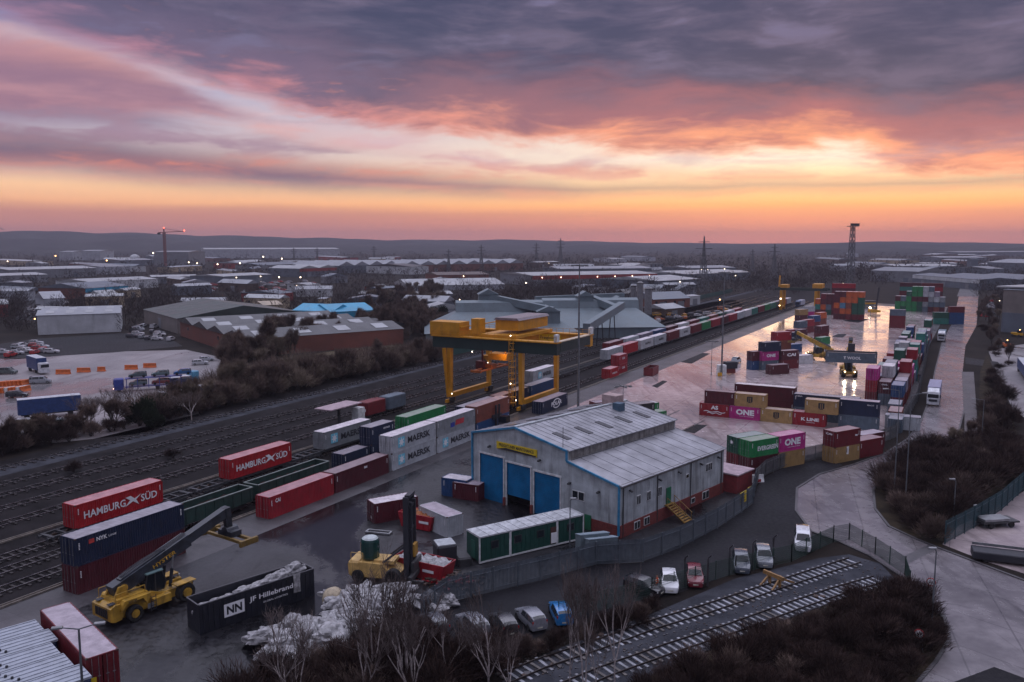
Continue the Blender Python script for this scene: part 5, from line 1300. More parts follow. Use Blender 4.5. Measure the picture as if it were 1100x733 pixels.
def meshfence(pts, h, label, step=3.0, col=(.02, .05, .04)):
    p0 = pts[0]; t = thing('mesh_fence', label, 'fence', (p0.x, p0.y, 0)); mt = pm('mesh wire %s' % (col,), col, .6)
    for a, c in zip(pts, pts[1:]):
        L = (c - a).length; d = (c - a).normalized(); n = max(1, round(L / step)); b = MB(); k = int(L / .1)
        for i in range(k): q = a + d * (L * i / k) - p0; b.bar(q + Vector((0, 0, .05)), q + Vector((0, 0, h)), .022, .022)
        for i in range(9): b.bar(a - p0 + Vector((0, 0, .1 + i * (h - .15) / 8)), c - p0 + Vector((0, 0, .1 + i * (h - .15) / 8)), .022, .022)
        b.build('wire_panel', mt, t, fix=False)
        for i in range(n + 1): q = a + d * (L * i / n) - p0; MB().bar(q, q + Vector((0, 0, h + .1)), .09, .09).build('post', mt, t)
meshfence(px((600, 668), (700, 642), (790, 617), (850, 604), (895, 583), (912, 580), (940, 596), (972, 618), (977, 634)), 2.0, 'dark green wire mesh fence between the parked cars and the siding')
# ---------------------------------------------------------------- cars
m_carglass = pm('car glass', (0.012, 0.016, 0.02), 0.06, var=0.05)
m_head = pm('headlight glass', (0.6, 0.62, 0.62), 0.15)
m_tail = pm('tail light', (0.35, 0.01, 0.01), 0.25)
def carmesh(kind='hatch'):
    """x forward, stations from rear to front: (x, z_belt, z_roof or None, half width)"""
    spec = {'hatch': dict(L=4.1, W=.88, st=[(-2.05, .75, .80, .70), (-2.0, .92, 1.30, .80), (-1.6, .95, 1.44, .86), (-.6, .95, 1.50, .88), (.25, .94, 1.46, .88), (.98, .93, 1.02, .87), (1.55, .86, .92, .84), (1.95, .72, .78, .74), (2.05, .55, .6, .62)]),
            'estate': dict(L=4.6, W=.9, st=[(-2.3, .8, .86, .74), (-2.24, .98, 1.42, .82), (-1.8, 1.0, 1.56, .88), (-.6, 1.0, 1.62, .9), (.4, .99, 1.57, .9), (1.1, .97, 1.06, .89), (1.8, .9, .97, .86), (2.2, .76, .82, .76), (2.3, .58, .62, .64)]),
            'van': dict(L=4.9, W=.96, st=[(-2.45, .9, 1.0, .86), (-2.42, 1.1, 1.82, .90), (-1.8, 1.12, 1.9, .95), (-.2, 1.12, 1.92, .96), (.8, 1.1, 1.84, .95), (1.55, 1.05, 1.14, .93), (2.05, .92, 1.0, .88), (2.38, .76, .84, .78), (2.45, .6, .66, .66)])}[kind]
    st = spec['st']; b = MB(); vs = []; m = 9
    for x, zb, zr, w in st:
        cab = zr - zb > .12
        wr = w * (.76 if cab else .93)
        row = [(x, -w * .93, .24), (x, -w, .5), (x, -w * .99, zb), (x, -wr, zr - .05 if cab else zr - .02), (x, 0, zr), (x, wr, zr - .05 if cab else zr - .02), (x, w * .99, zb), (x, w, .5), (x, w * .93, .24)]
        vs += row
    n = len(st)
    fs = [(i * m + j, i * m + j + 1, (i + 1) * m + j + 1, (i + 1) * m + j) for i in range(n - 1) for j in range(m - 1)]
    fs += [tuple(range(m)), tuple(range((n - 1) * m, n * m))] + [(i * m + m - 1, i * m, (i + 1) * m, (i + 1) * m + m - 1) for i in range(n - 1)]
    b.add(vs, fs)
    # glass: side strips, windscreen and rear screen, slightly proud of the shell
    g_ = MB()
    def pt(i, j, out=.012):
        p = Vector(vs[i * m + j]); 
        c = Vector((0, 0, .7)); d = Vector((0, p.y, max(0, p.z - .7))).normalized() if j not in (4,) else Vector((0, 0, 1)); return p + d * out
    cabi = [i for i, s_ in enumerate(st) if s_[2] - s_[1] > .12]
    for sidej in ((2, 3), (6, 5)):
        for i0, i1 in zip(cabi, cabi[1:]):
            a, c, d, e_ = pt(i0, sidej[0]), pt(i1, sidej[0]), pt(i1, sidej[1]), pt(i0, sidej[1])
            ctr = (a + c + d + e_) / 4; q = [ctr + (v - ctr) * Vector((.9, 1, 1)).x for v in (a, c, d, e_)]
            q = [Vector((ctr.x + (v.x - ctr.x) * .9, v.y, ctr.z + (v.z - ctr.z) * .72)) for v in (a, c, d, e_)]
            q = [v + Vector((0, .02 * (1 if v.y > 0 else -1), 0)) for v in q]
            g_.add(q, [(0, 1, 2, 3)])
    ic = cabi[-1]; f = ic + 1
    def scr(i0, i1, up_=.02):
        a = [Vector(vs[i0 * m + j]) for j in (3, 4, 5)]; c = [Vector(vs[i1 * m + j]) for j in (3, 4, 5)]
        dirn = (sum(c, Vector()) / 3 - sum(a, Vector()) / 3).normalized(); nrm = Vector((-dirn.z, 0, dirn.x)) if dirn.x > 0 else Vector((dirn.z, 0, -dirn.x))
        if nrm.z < 0: nrm = -nrm
        A = [v.lerp(w, .08) for v, w in zip(a, c)]; B = [v.lerp(w, .93) for v, w in zip(a, c)]
        q = []
        for k, v in enumerate(A + B): q.append(Vector((v.x, v.y * .9, v.z)) + nrm * (.035))
        g_.add(q, [(0, 1, 4, 3), (1, 2, 5, 4)])
    scr(ic, f); scr(cabi[0], 0) if False else scr(cabi[1], cabi[0])
    xw = spec['L'] / 2
    wh_ = [(-xw * .62, s_) for s_ in (-1, 1)] + [(xw * .64, s_) for s_ in (-1, 1)]
    return b, g_, wh_, spec
CARS = {}
def carproto(kind):
    b, g_, wh_, spec = carmesh(kind)
    body = b.mesh('body', [None], smooth=True); gl = g_.mesh('windows', m_carglass)
    ty = MB().wheel((0, 0, 0), .32, .2, n=16).mesh('tyre', m_tyre); rim = MB().lathe([(.20, -.09), (.19, .09)], n=12, M=Matrix.Rotation(R(90), 4, 'X')).mesh('rim', m_bar)
    x = spec['L'] / 2; w = spec['W']
    hd = MB().bev((0, 0, 0), (.18, .34, .14), .04).mesh('headlight', m_head); tl_ = MB().bev((0, 0, 0), (.08, .16, .34), .03).mesh('tail_light', m_tail)
    mr = MB().bev((0, 0, 0), (.12, .2, .14), .03).mesh('wing_mirror', m_steel)
    CARS[kind] = (body, gl, ty, rim, hd, tl_, mr, wh_, x, w)
for k in ('hatch', 'estate', 'van'): carproto(k)
PLATE = MB().bb(-.012, .012, -.26, .26, -.06, .06).mesh('number_plate', pm('number plate', (.5, .5, .42), .4))
def car(p, rz, kind, col, label, group='cars parked beside the siding fence', name='parked_car', cat='car', scale=1.0):
    body, gl, ty, rim, hd, tl_, mr, wh_, x, w = CARS[kind]
    t = thing(name, label, cat, (p.x, p.y, 0.03), rz, group); t.scale = (scale,) * 3
    cm = pm('car paint %.3f %.3f %.3f' % col, col, .28, var=.06, coat=.6)
    o = link('body', body, t); setmat(o, cm)
    link('windows', gl, t)
    for wx, s_ in wh_:
        q = link('wheel', ty, t, (wx, s_ * (w - .1), .32)); link('rim', rim, q)
    for s_ in (-1, 1):
        link('number_plate', PLATE, t, (s_ * (x + .015), 0, .48)).rotation_euler = (0, 0, 0)
        link('headlight', hd, t, (x - .16, s_ * (w - .3), .66)); link('tail_light', tl_, t, (-x + .06, s_ * (w - .2), .95)); link('wing_mirror', mr, t, (x * .42, s_ * (w + .08), 1.0))
    return t
# px position of the middle of each car on the ground, heading towards the viewer
def toward(u, v, tilt=0): 
    q = G(u, v); return math.atan2(-q.y, -q.x) + R(tilt)
for u, v, tilt, kind, col, lb in [(719, 631, 4, 'hatch', (.62, .64, .66), 'small white car facing the siding fence beside the person in orange'), (746, 625, 4, 'hatch', (.15, .012, .022), 'dark red car with a pale roof facing the siding fence'), (796, 610, 4, 'estate', (.05, .065, .085), 'dark grey-blue car facing the siding fence'), (820, 604, 6, 'estate', (.16, .18, .20), 'silver grey car next to the dark grey-blue one'),
                            (862, 587, 2, 'van', (.62, .64, .67), 'big white people carrier parked by the road corner'), (692, 636, 60, 'hatch', (.012, .012, .016), 'black car beside the person in the orange jacket'), (602, 664, 192, 'hatch', (.02, .17, .42), 'bright blue car seen from behind the saplings'), (570, 670, 205, 'hatch', (.20, .21, .24), 'silver car with a frosted roof next to the bright blue car'),
                            (541, 676, 200, 'hatch', (.05, .05, .055), 'dark grey car with a frosted windscreen behind the saplings'), (508, 678, 205, 'estate', (.17, .18, .20), 'frosted silver car half hidden by twigs'), (467, 676, 200, 'hatch', (.10, .11, .13), 'blue grey car at the end of the row behind the white heap')]:
    car(G(u, v), toward(u, v, tilt), kind, col, lb)
# person in an orange jacket
def person(p, rz, label):
    t = thing('person', label, 'person', (p.x, p.y, 0.02), rz)
    me = bpy.data.meshes.new('body'); bm = bmesh.new()
    J = [((0, 0, .95), .14), ((0, 0, 1.2), .15), ((.02, 0, 1.45), .16), ((.04, 0, 1.56), .06), ((.05, 0, 1.68), .10), ((.05, 0, 1.77), .09),
         ((0, .1, .9), .09), ((.03, .11, .5), .07), ((-.04, .12, .08), .05), ((.14, .13, .04), .04),
         ((0, -.1, .9), .09), ((.12, -.11, .5), .07), ((.08, -.12, .08), .05), ((.24, -.12, .04), .04),
         ((.02, .21, 1.42), .06), ((.05, .27, 1.15), .05), ((.22, .25, 1.02), .04), ((.30, .24, 1.0), .035),
         ((.02, -.21, 1.42), .06), ((.02, -.29, 1.15), .05), ((.14, -.29, .95), .04), ((.18, -.29, .87), .035)]
    ed = [(0, 1), (1, 2), (2, 3), (3, 4), (4, 5), (0, 6), (6, 7), (7, 8), (8, 9), (0, 10), (10, 11), (11, 12), (12, 13), (2, 14), (14, 15), (15, 16), (16, 17), (2, 18), (18, 19), (19, 20), (20, 21)]
    me.from_pydata([j[0] for j in J], ed, []); o = bpy.data.objects.new('body', me); COL.objects.link(o)
    sk = o.modifiers.new('skin', 'SKIN'); ss = o.modifiers.new('sub', 'SUBSURF'); ss.levels = 1; ss.render_levels = 1
    for i, j in enumerate(J): me.skin_vertices[0].data[i].radius = (j[1], j[1])
    me.skin_vertices[0].data[0].use_root = True
    dg = bpy.context.evaluated_depsgraph_get(); m2 = bpy.data.meshes.new_from_object(o.evaluated_get(dg)); bpy.data.objects.remove(o)
    m2.name = 'body'; m2.materials.clear()
    for mm in (pm('dark trousers', (.02, .022, .03), .8), pm('orange hi-vis', (.75, .10, .02), .6), pm('skin', (.45, .26, .18), .5), pm('dark boots', (.01, .01, .01), .6)): m2.materials.append(mm)
    for f in m2.polygons:
        c = f.center; f.material_index = 3 if c.z < .12 else 0 if c.z < .86 else 2 if (c.z > 1.56 or (c.z < 1.06 and abs(c.y) > .2 and (c.x > .24 or c.z < .92))) else 1
        f.use_smooth = True
    link('body', m2, t)
    hr = MB().ico((.04, 0, 1.80), .105, 2, sq=(1.05, .95, .6)).build('hair', pm('dark hair', (.02, .015, .01), .8), t)
    b = MB()
    for z in (1.12, 1.3): b.lathe([(.19, z - .025), (.19, z + .025)], n=14)
    b.build('reflective_band', pm('reflective band', (.7, .72, .65), .3), t)
    b = MB(); b.ico((.145, 0, 1.685), .022, 1); 
    for s_ in (-1, 1): b.ico((.045, s_ * .1, 1.69), .028, 1)
    b.build('nose_and_ears', MATS['skin'], t)
    b = MB()
    for s_ in (-1, 1): b.ico((.135, s_ * .035, 1.715), .012, 1)
    b.bb(.128, .14, -.03, .03, 1.632, 1.642); b.build('eyes_and_mouth', m_black, t)
person(G(706, 636), toward(706, 636, -70), 'person in an orange high visibility jacket standing between the black and white cars')
# ---------------------------------------------------------------- lorries on the road
m_cabw = pm('white cab paint', (.55, .57, .60), .35, coat=.3)
def lorry(p, rz, boxcol, label, trailer=12.0, h=3.9, cabcol=None, lit=False, group='lorries on the concrete road', box=True):
    t = thing('lorry', label, 'lorry', (p.x, p.y, 0.04), rz, group)
    cm = cabcol or m_cabw
    b = MB(); b.prism([(-1.1, .95), (1.05, .95), (1.15, 1.6), (1.0, 2.2), (.7, 3.0), (-1.1, 3.1)], -1.22, 1.22, 'y'); b.build('cab', cm, t)
    b = MB(); b.prism([(-1.0, 3.1), (.55, 3.05), (-.9, 3.75)], -1.1, 1.1, 'y'); b.build('wind_deflector', cm, t)
    MB().bb(1.0, 1.12, -1.05, 1.05, 1.85, 2.65).build('windscreen', m_carglass, t).rotation_euler = (0, 0, 0)
    MB().bb(1.05, 1.2, -1.2, 1.2, .4, .95).build('bumper', cm, t)
    MB().bb(1.12, 1.17, -.8, .8, 1.05, 1.55).build('grille', m_black, t)
    for s_ in (-1, 1):
        MB().bb(-.5, .5, s_ * 1.24 - .012, s_ * 1.24 + .012, 1.8, 2.5).build('side_window', m_carglass, t)
        MB().bev((1.2, s_ * .95, .72), (.1, .34, .2), .03).build('headlight', m_lampw if lit else m_head, t)
        MB().bb(.95, 1.1, s_ * 1.42 - .1, s_ * 1.42 + .1, 1.9, 2.6).build('wing_mirror', m_steel, t)
    MB().bb(-trailer, -.9, -.5, .5, .6, .95).build('chassis', m_steel, t)
    for xx in (.2, -2.4, -trailer + 1.2, -trailer + 2.5, -trailer + 3.8):
        for s_ in (-1, 1): MB().wheel((xx, s_ * 1.02, .5), .5, .32, n=14).build('wheel', m_tyre, t)
    if box: 
        o = MB().bev((-trailer / 2 - 1.0, 0, .98 + (h - .98) / 2), (trailer - .6, 2.5, h - .98), .06).build('trailer_body', boxcol, t)
    return t
p = G(1002, 436); q = G(1012, 395); lorry(p, math.atan2((p - q).y, (p - q).x), pm('lilac trailer', (.25, .25, .36), .5), 'white fronted lorry with a blue-grey trailer driving towards the viewer on the concrete road', lit=False)
p = G(1011, 367); q = G(1018, 352); lorry(p, math.atan2((p - q).y, (p - q).x), pm('blue green box', (.10, .17, .22), .5), 'short blue-grey lorry farther up the concrete road by the bend', 8, 3.6)
p = G(854, 323); lorry(G(857, 330), azr(35) + math.pi, pm('pale trailer', (.4, .42, .5), .5), 'pale lorry parked at the far end of the long train', 9, 3.6, cabcol=pm('dark blue cab', (.03, .06, .14), .4), group='lorries in the yard')
# ---------------------------------------------------------------- reach stackers
m_ry = pm('machine yellow', (.46, .27, .035), .45, var=.3, scale=.8, dirt=.75, dirtcol=(.05,.04,.03))
m_boom = pm('dark boom', (.028, .034, .045), .4, var=.45, dirt=.4)
def reach_stacker(p, rz, label, angle=27, ext=13.2, load=None, lit=False, spread=True, yellow_boom=False):
    t = thing('reach_stacker', label, 'reach stacker', (p.x, p.y, 0.03), rz, 'reach stackers')
    b = MB()
    for s_ in (-1, 1): b.prism([(-3.9, .8), (-3.6, .55), (3.3, .75), (3.7, 1.0), (3.7, 1.5), (.4, 1.55), (-.6, 2.0), (-1.8, 2.15), (-3.9, 2.0)], s_ * .95 - .28, s_ * .95 + .28, 'y')
    b.bb(-1.0, 2.6, -.66, .66, .8, 1.3); b.build('chassis', m_ry, t)
    b = MB(); b.prism([(-5.0, .7), (-4.6, .55), (-3.95, .6), (-3.7, 2.05), (-4.5, 2.15), (-5.0, 1.9)], -1.55, 1.55, 'y'); b.build('counterweight', m_ry, t)
    b = MB(); b.prism([(-4.3, 2.05), (-1.0, 2.0), (-1.2, 2.35), (-4.2, 2.45)], -1.3, 1.3, 'y'); b.build('engine_cover', m_ry, t)
    for s_ in (-1, 1):
        b = MB(); b.prism([(-4.0, 2.0), (-4.1, 1.5), (-3.5, 2.05), (-2.0, 2.05), (-1.6, 1.4), (-1.2, 2.1), (-1.3, 2.3), (-3.8, 2.35)], s_ * 1.6 - .3, s_ * 1.6 + .3, 'y')
        b.build('mudguard', m_ry, t)
        w = MB().wheel((-2.75, s_ * 1.55, .78), .78, .62, n=20).build('rear_wheel', m_tyre, t); MB().lathe([(.42, -.2), (.40, .2)], n=14, M=Matrix.Translation((-2.75, s_ * 1.62, .78)) @ Matrix.Rotation(R(90), 4, 'X')).build('rim', m_ry, w)
        for k in (.0, ):
            w = MB().wheel((2.6, s_ * 1.45, .92), .92, 1.0, n=20).build('front_wheel', m_tyre, t); MB().lathe([(.5, -.3), (.46, .52)], n=14, M=Matrix.Translation((2.6, s_ * 1.5, .92)) @ Matrix.Rotation(R(90), 4, 'X')).build('rim', m_ry, w)
        MB().bb(1.5, 3.6, s_ * 1.45 - .5, s_ * 1.45 + .5, 1.9, 1.98).build('fender', m_ry, t)
        MB().bb(-.9, .9, s_ * 1.5 - .35, s_ * 1.5 + .35, .75, 1.5).build('side_tank', m_ry, t)
        hl = MB().bev((3.72, s_ * 1.2, 1.65), (.12, .36, .3), .04).build('headlight', m_lamp if lit else m_head, t)
    MB().bb(-1.6, -.95, -1.9, -1.88, .8, 1.3).build('access_step', m_bar, t)
    # cab: glass with posts, roof, on the middle
    b = MB(); b.prism([(-1.0, 1.7), (.75, 1.7), (1.05, 2.5), (.65, 3.6), (-.85, 3.6), (-1.1, 2.6)], -.85, .85, 'y'); cb = b.build('cab', m_carglass, t)
    b = MB()
    for s_ in (-1, 1):
        for a, c in (((-1.0, 1.7), (-1.1, 2.6)), ((-1.1, 2.6), (-.85, 3.6)), ((.75, 1.7), (1.05, 2.5)), ((1.05, 2.5), (.65, 3.6)), ((-.1, 1.7), (-.1, 3.6))): b.bar((a[0], s_ * .87, a[1]), (c[0], s_ * .87, c[1]), .09, .09)
    b.build('cab_frame', m_steel, cb); MB().bev((-.1, 0, 3.68), (1.75, 1.85, .14), .05).build('cab_roof', pm('cab roof', (.12, .2, .2), .4), cb)
    # boom pivoted at the rear
    A = R(angle); P0 = Vector((-3.4, 0, 3.05)); D = Vector((math.cos(A), 0, math.sin(A))); U = Vector((-math.sin(A), 0, math.cos(A)))
    mb_ = m_ry if yellow_boom else m_boom
    b = MB()
    for s_ in (-1, 1): b.prism([(-4.3, 2.2), (-2.7, 2.2), (-3.1, 3.4), (-3.7, 3.4)], s_ * .75 - .12, s_ * .75 + .12, 'y')
    b.build('boom_mount', m_ry, t)
    b = MB(); b.bar(P0 - D * .6, P0 + D * (ext * .62), 1.15, 1.25); bo = b.build('boom', mb_, t)
    MB().bar(P0 + D * (ext * .62), P0 + D * ext, .85, .95).build('boom_extension', mb_, bo)
    MB().bar(P0 + D * (ext - .1) + U * .05, P0 + D * (ext + .5) - U * .1, .95, .9).build('boom_head', m_boom, bo)
    MB().bar(P0 + D * .4 + U * .64, P0 + D * (ext * .42) + U * .62, .7, .22).build('boom_hose_cover', m_boom, bo)
    for s_ in (-1, 1):
        MB().tube((P0.x + .3, s_ * .48, P0.z), (P0.x + .3, s_ * .62, P0.z), .42, n=16).build('pivot_disc', m_ry, bo)
        c0_ = Vector((1.6, s_ * .62, 1.6)); c1_ = P0 + D * (ext * .45) + Vector((0, s_ * .62, 0)) - U * .3
        cy_ = MB().tube(c0_, c0_.lerp(c1_, .6), .17, n=10).build('lift_cylinder', m_boom, t); MB().tube(c0_.lerp(c1_, .6), c1_, .10, n=8).build('piston_rod', m_bar, cy_)
    hs_ = MB()
    for s_ in (-.22, 0, .22):
        pts_ = [P0 + D * f * ext + U * (.80 + .12 * math.sin(f * 9)) + Vector((0, s_, 0)) for f in (.05, .15, .25, .35, .45, .55, .62)]; hs_.path(pts_, .045, 5)
    hs_.build('hose_run', m_black, bo)
    for s_ in (-1, 1):
        lad = MB(); 
        for yy in (-.25, .25): lad.bar((-1.0 + yy, s_ * 1.92, .5), (-1.0 + yy, s_ * 1.92, 2.0), .05, .05)
        for kk in range(4): lad.bar((-1.25, s_ * 1.92, .6 + kk * .4), (-.75, s_ * 1.92, .6 + kk * .4), .05, .05)
        lad.build('ladder', m_black, t)
        rl = MB(); rl.bar((-4.4, s_ * 1.4, 2.15), (-4.4, s_ * 1.4, 3.05), .05, .05); rl.bar((-1.5, s_ * 1.4, 2.3), (-1.5, s_ * 1.4, 3.05), .05, .05); rl.bar((-4.4, s_ * 1.4, 3.05), (-1.5, s_ * 1.4, 3.05), .05, .05); rl.build('handrail', m_ry, t)
        MB().bb(-4.9, -4.2, s_ * 1.0 - .3, s_ * 1.0 + .3, 2.16, 2.2).build('grip_pad', m_black, t)
    gr = MB()
    for kk in range(7): gr.bb(-5.06, -5.01, -1.0 + kk * .3, -.82 + kk * .3, .95, 1.75)
    gr.build('radiator_grille', m_black, t); MB().tube((-2.0, .95, 2.3), (-2.0, .95, 3.6), .1, n=8).build('exhaust', m_steel, t); MB().ico((-.1, .6, 3.85), .1, 1).build('beacon', pm('amber beacon', (.6, .25, .02), .3), t)
    if not yellow_boom:
        l = letter('HYSTER', bo, P0 + D * (ext * .38) + Vector((0, -.60, 0)) - U * .1, 2.6, .42, pm('boom lettering', (.5, .28, .02), .5), 0, .02); l.rotation_euler = (0, -A, 0)
        l = letter('HYSTER', t, (-3.0, -1.93, 2.15), .8, .2, m_black)
    tip = P0 + D * (ext + .3)
    if load is None:
        MB().bar(tip, tip + Vector((.2, 0, -2.2)), .5, .7).build('head_link', m_boom, t)
        q = tip + Vector((.25, 0, -2.6)); b = MB(); b.tube(q + Vector((-.6, 0, .35)), q + Vector((.8, 0, .35)), .55, n=12); b.bb(q.x - .6, q.x + .7, -1.1, 1.1, q.z - .1, q.z + .5); hd_ = b.build('rotator', m_boom, t)
        b = MB(); b.bb(q.x - .75, q.x - .45, -3.2, 3.2, q.z - .35, q.z - .05); b.bb(q.x + .45, q.x + .75, -3.2, 3.2, q.z - .35, q.z - .05)
        for s_ in (-1, 1): b.bb(q.x - 1.1, q.x + 1.1, s_ * 3.15 - .16, s_ * 3.15 + .16, q.z - .5, q.z + .1)
        b.build('spreader', pm('dull spreader', (.16, .10, .02), .6, dirt=.5), hd_)
    return t, tip
# nearest, in front of the navy container
v = (G(196, 644) - G(136, 668)); rz = math.atan2(v.y, v.x)
mid = G(166, 656) + Vector((-.6, .9, 0))
rs1, tip = reach_stacker(mid, rz, 'yellow reach stacker with a long dark boom in front of the navy container', 18.5, 12.6)
# second, carrying a slate container, lights on
p = G(911, 404); rz = math.atan2(-p.y, -p.x) + R(6)
rs2, tip = reach_stacker(p, rz, 'yellow reach stacker with lit headlights holding up a slate container', 50, 9.0, load=True, lit=True, yellow_boom=True)
M = Matrix.Translation((p.x, p.y, 0)) @ Matrix.Rotation(rz, 4, 'Z')
cpos = M @ Vector((4.6, 0, 4.3))
c = cont(cpos, rz + R(90) + R(-1), L40, HS, 'slate', 'slate container lettered T WOOL held up by the lit reach stacker', GY)
side(c, 'T WOOL', .2, 1.3, 4.2, .75, bold=.03)
b = MB(); b.bb(4.2, 5.0, -6.1, 6.1, 6.95, 7.25); b.bb(4.1, 5.1, -.8, .8, 7.25, 9.2)
for s_ in (-1, 1): b.bb(3.6, 5.6, s_ * 6.0 - .14, s_ * 6.0 + .14, 6.92, 7.3); b.bb(5.5, 5.62, s_ * 6.05 - .1, s_ * 6.05 + .1, 4.4, 7.2)
b.build('spreader', m_black, rs2)
for s_ in (-1, 1):
    sp_ = bpy.data.lights.new('headlight beam', 'SPOT'); sp_.energy = 1000; sp_.spot_size = R(60); sp_.spot_blend = .6; sp_.color = (1, .8, .55); so_ = bpy.data.objects.new('headlight_beam', sp_); COL.objects.link(so_); so_.parent = rs2; so_.location = (3.95, s_ * 1.2, 1.65); so_.rotation_euler = (R(80), 0, R(-90))
# third, boom up to the left, black head
p = G(880, 386); rz = math.atan2((G(862, 383) - G(892, 385.5)).y, (G(862, 383) - G(892, 385.5)).x)
reach_stacker(p, rz, 'pale yellow reach stacker with its yellow boom raised over the stacked containers', 24, 11.5, yellow_boom=True, lit=True)
# ---------------------------------------------------------------- container handler with the tall black mast
v = G(436, 614) - G(394, 622); rz = math.atan2(v.y, v.x) - R(38)
p = G(411, 621); t = thing('container_handler', 'yellow forklift with a tall black mast and a dark green cab beside the white heap', 'forklift', (p.x, p.y, .03), rz)
m_py = pm('faded machine yellow', (.55, .36, .12), .5, var=.2, dirt=.4)
b = MB(); b.prism([(-3.2, .7), (-2.9, .5), (2.2, .5), (2.4, 1.2), (.9, 1.5), (.4, 2.0), (-2.9, 2.1), (-3.3, 1.8)], -1.35, 1.35, 'y'); b.build('chassis', m_py, t)
MB().bev((-2.6, 0, 1.5), (1.3, 2.9, 1.4), .2).build('counterweight', m_py, t)
MB().bb(-.6, 1.6, -.9, .9, 1.9, 2.25).build('bonnet', m_py, t)
for s_ in (-1, 1):
    MB().wheel((-2.2, s_ * 1.35, .65), .65, .5, n=18).build('rear_wheel', m_tyre, t); MB().wheel((1.7, s_ * 1.5, .85), .85, .8, n=18).build('front_wheel', m_tyre, t)
    b = MB(); b.bar((-2.9, s_ * 1.4, 2.1), (-2.9, s_ * 1.4, 3.1), .06, .06); b.bar((-1.6, s_ * 1.4, 2.1), (-1.6, s_ * 1.4, 3.1), .06, .06); b.bar((-2.9, s_ * 1.4, 3.1), (-1.6, s_ * 1.4, 3.1), .06, .06); b.build('guard_rail', m_py, t)
    b = MB(); b.bar((3.0, s_ * .95, .5), (3.0, s_ * .95, 9.2), .35, .55); b.build('mast_rail', m_black, t)
    b = MB(); b.bar((3.35, s_ * .62, .6), (3.35, s_ * .62, 8.6), .22, .4); b.build('inner_mast', m_black, t)
    MB().tube((.6, s_ * 1.1, 2.2), (2.8, s_ * .95, 4.0), .12, n=8).build('tilt_cylinder', m_black, t)
b = MB()
for z in (1.0, 3.2, 5.6, 8.0, 9.1): b.bb(2.85, 3.4, -.9, .9, z, z + .28)
b.build('mast_crossbeam', m_black, t)
b = MB(); b.bb(3.6, 4.0, -2.4, 2.4, .8, 1.3); b.bb(3.6, 3.9, -1.3, 1.3, .6, 2.4)
for s_ in (-1, 1): b.bb(3.6, 5.2, s_ * 2.2 - .15, s_ * 2.2 + .15, .7, .95)
b.build('fork_carriage', m_steel, t)
b = MB(); b.lathe([(.95, 2.2), (1.0, 2.6), (.98, 4.0), (.9, 4.25)], c=(-1.3, 0, 0), n=14); cb = b.build('cab', pm('dark green cab glass', (.008, .045, .04), .15), t)
MB().lathe([(.86, 4.25), (.7, 4.38)], c=(-1.3, 0, 0), n=14).build('cab_roof', pm('pale cab roof2', (.4, .45, .45), .5), cb)
b = MB(); b.box((3.6, 0, 3.4), (.3, 1.1, 1.3)); b.build('mast_head_gear', pm('dirty yellow gear', (.3, .16, .02), .6), t)
# black lift truck in front of the blue container
p = ST(131, -75.0); t = thing('lift_truck', 'black empty-container lift truck in front of the blue container', 'forklift', (p.x, p.y, .03), azr(119) + math.pi)
MB().bev((-1.2, 0, 1.2), (3.0, 1.7, 1.2), .2).build('body', m_black, t); MB().prism([(-1.6, 1.8), (0, 1.8), (-.2, 3.0), (-1.5, 3.0)], -.75, .75, 'y').build('cab', m_carglass, t)
for s_ in (-1, 1): MB().bar((.7, s_ * .6, .2), (.7, s_ * .6, 5.0), .25, .3).build('mast_rail', m_black, t); MB().wheel((-2.1, s_ * .8, .45), .45, .3).build('wheel', m_tyre, t); MB().wheel((.2, s_ * .85, .5), .5, .35).build('wheel', m_tyre, t)
MB().bb(.7, 1.0, -1.6, 1.6, 2.4, 3.2).build('carriage', m_black, t)
# ---------------------------------------------------------------- near yard: black open container with white bags, boxes, tanks
v = G(338, 640) - G(215, 683); rz = math.atan2(v.y, v.x); L = v.length; a = G(215, 683); ey_ = Vector((-math.sin(rz), math.cos(rz), 0))
cc_ = a + v / 2 + ey_ * 1.25; t = thing('open_container', 'black open-topped container lettered JF HILLEBRAND full of white sacks', 'container', (cc_.x, cc_.y, .02), rz)
m_bk = pm('near black paint', (.010, .012, .02), .45, var=.3, dirt=.3, dirtcol=(.04, .03, .03)); h = 2.75
b = MB()
for s_ in (-1, 1):
    b.bb(-L / 2, L / 2, s_ * 1.22 - .04, s_ * 1.22 + .04, .0, h); b.bb(s_ * (L / 2 - .04) - .04, s_ * (L / 2 - .04) + .04, -1.18, 1.18, 0, h)
    for k in range(22): x = -L / 2 + .4 + k * (L - .8) / 21; b.bb(x - .08, x + .08, s_ * 1.28 - .03, s_ * 1.28 + .03, .15, h - .15)
b.bb(-L / 2 + .08, L / 2 - .08, -1.18, 1.18, .05, .15); b.build('body', m_bk, t)
b = MB()
for s_ in (-1, 1): b.bb(-L / 2, L / 2, s_ * 1.24 - .07, s_ * 1.24 + .07, h, h + .09); b.bb(s_ * L / 2 - .07, s_ * L / 2 + .07, -1.17, 1.17, h, h + .09)
b.build('top_rail', pm('dark grey rail', (.05, .05, .06), .5), t)
letter('JF Hillebrand', t, (1.2, -1.325, 1.75), 4.6, .62, m_white, 0, .02); letter('GLOBAL LOGISTICS', t, (1.6, -1.325, 1.15), 2.6, .16, m_white)
lg = MB().bb(-1.0, 1.0, -.006, .006, -.62, .62).build('logo_panel', m_white, t, (-2.6, -1.322, 1.5)); letter('NN', lg, (0, -.012, 0), 1.5, .8, m_bk, 0, .04)
t['dims'] = (L, h, 2.5)
m_sack = pm('white plastic sack', (.30, .30, .31), .5, var=.5, scale=2.6, dirt=.6, dirtcol=(.09, .075, .06), streak=False)
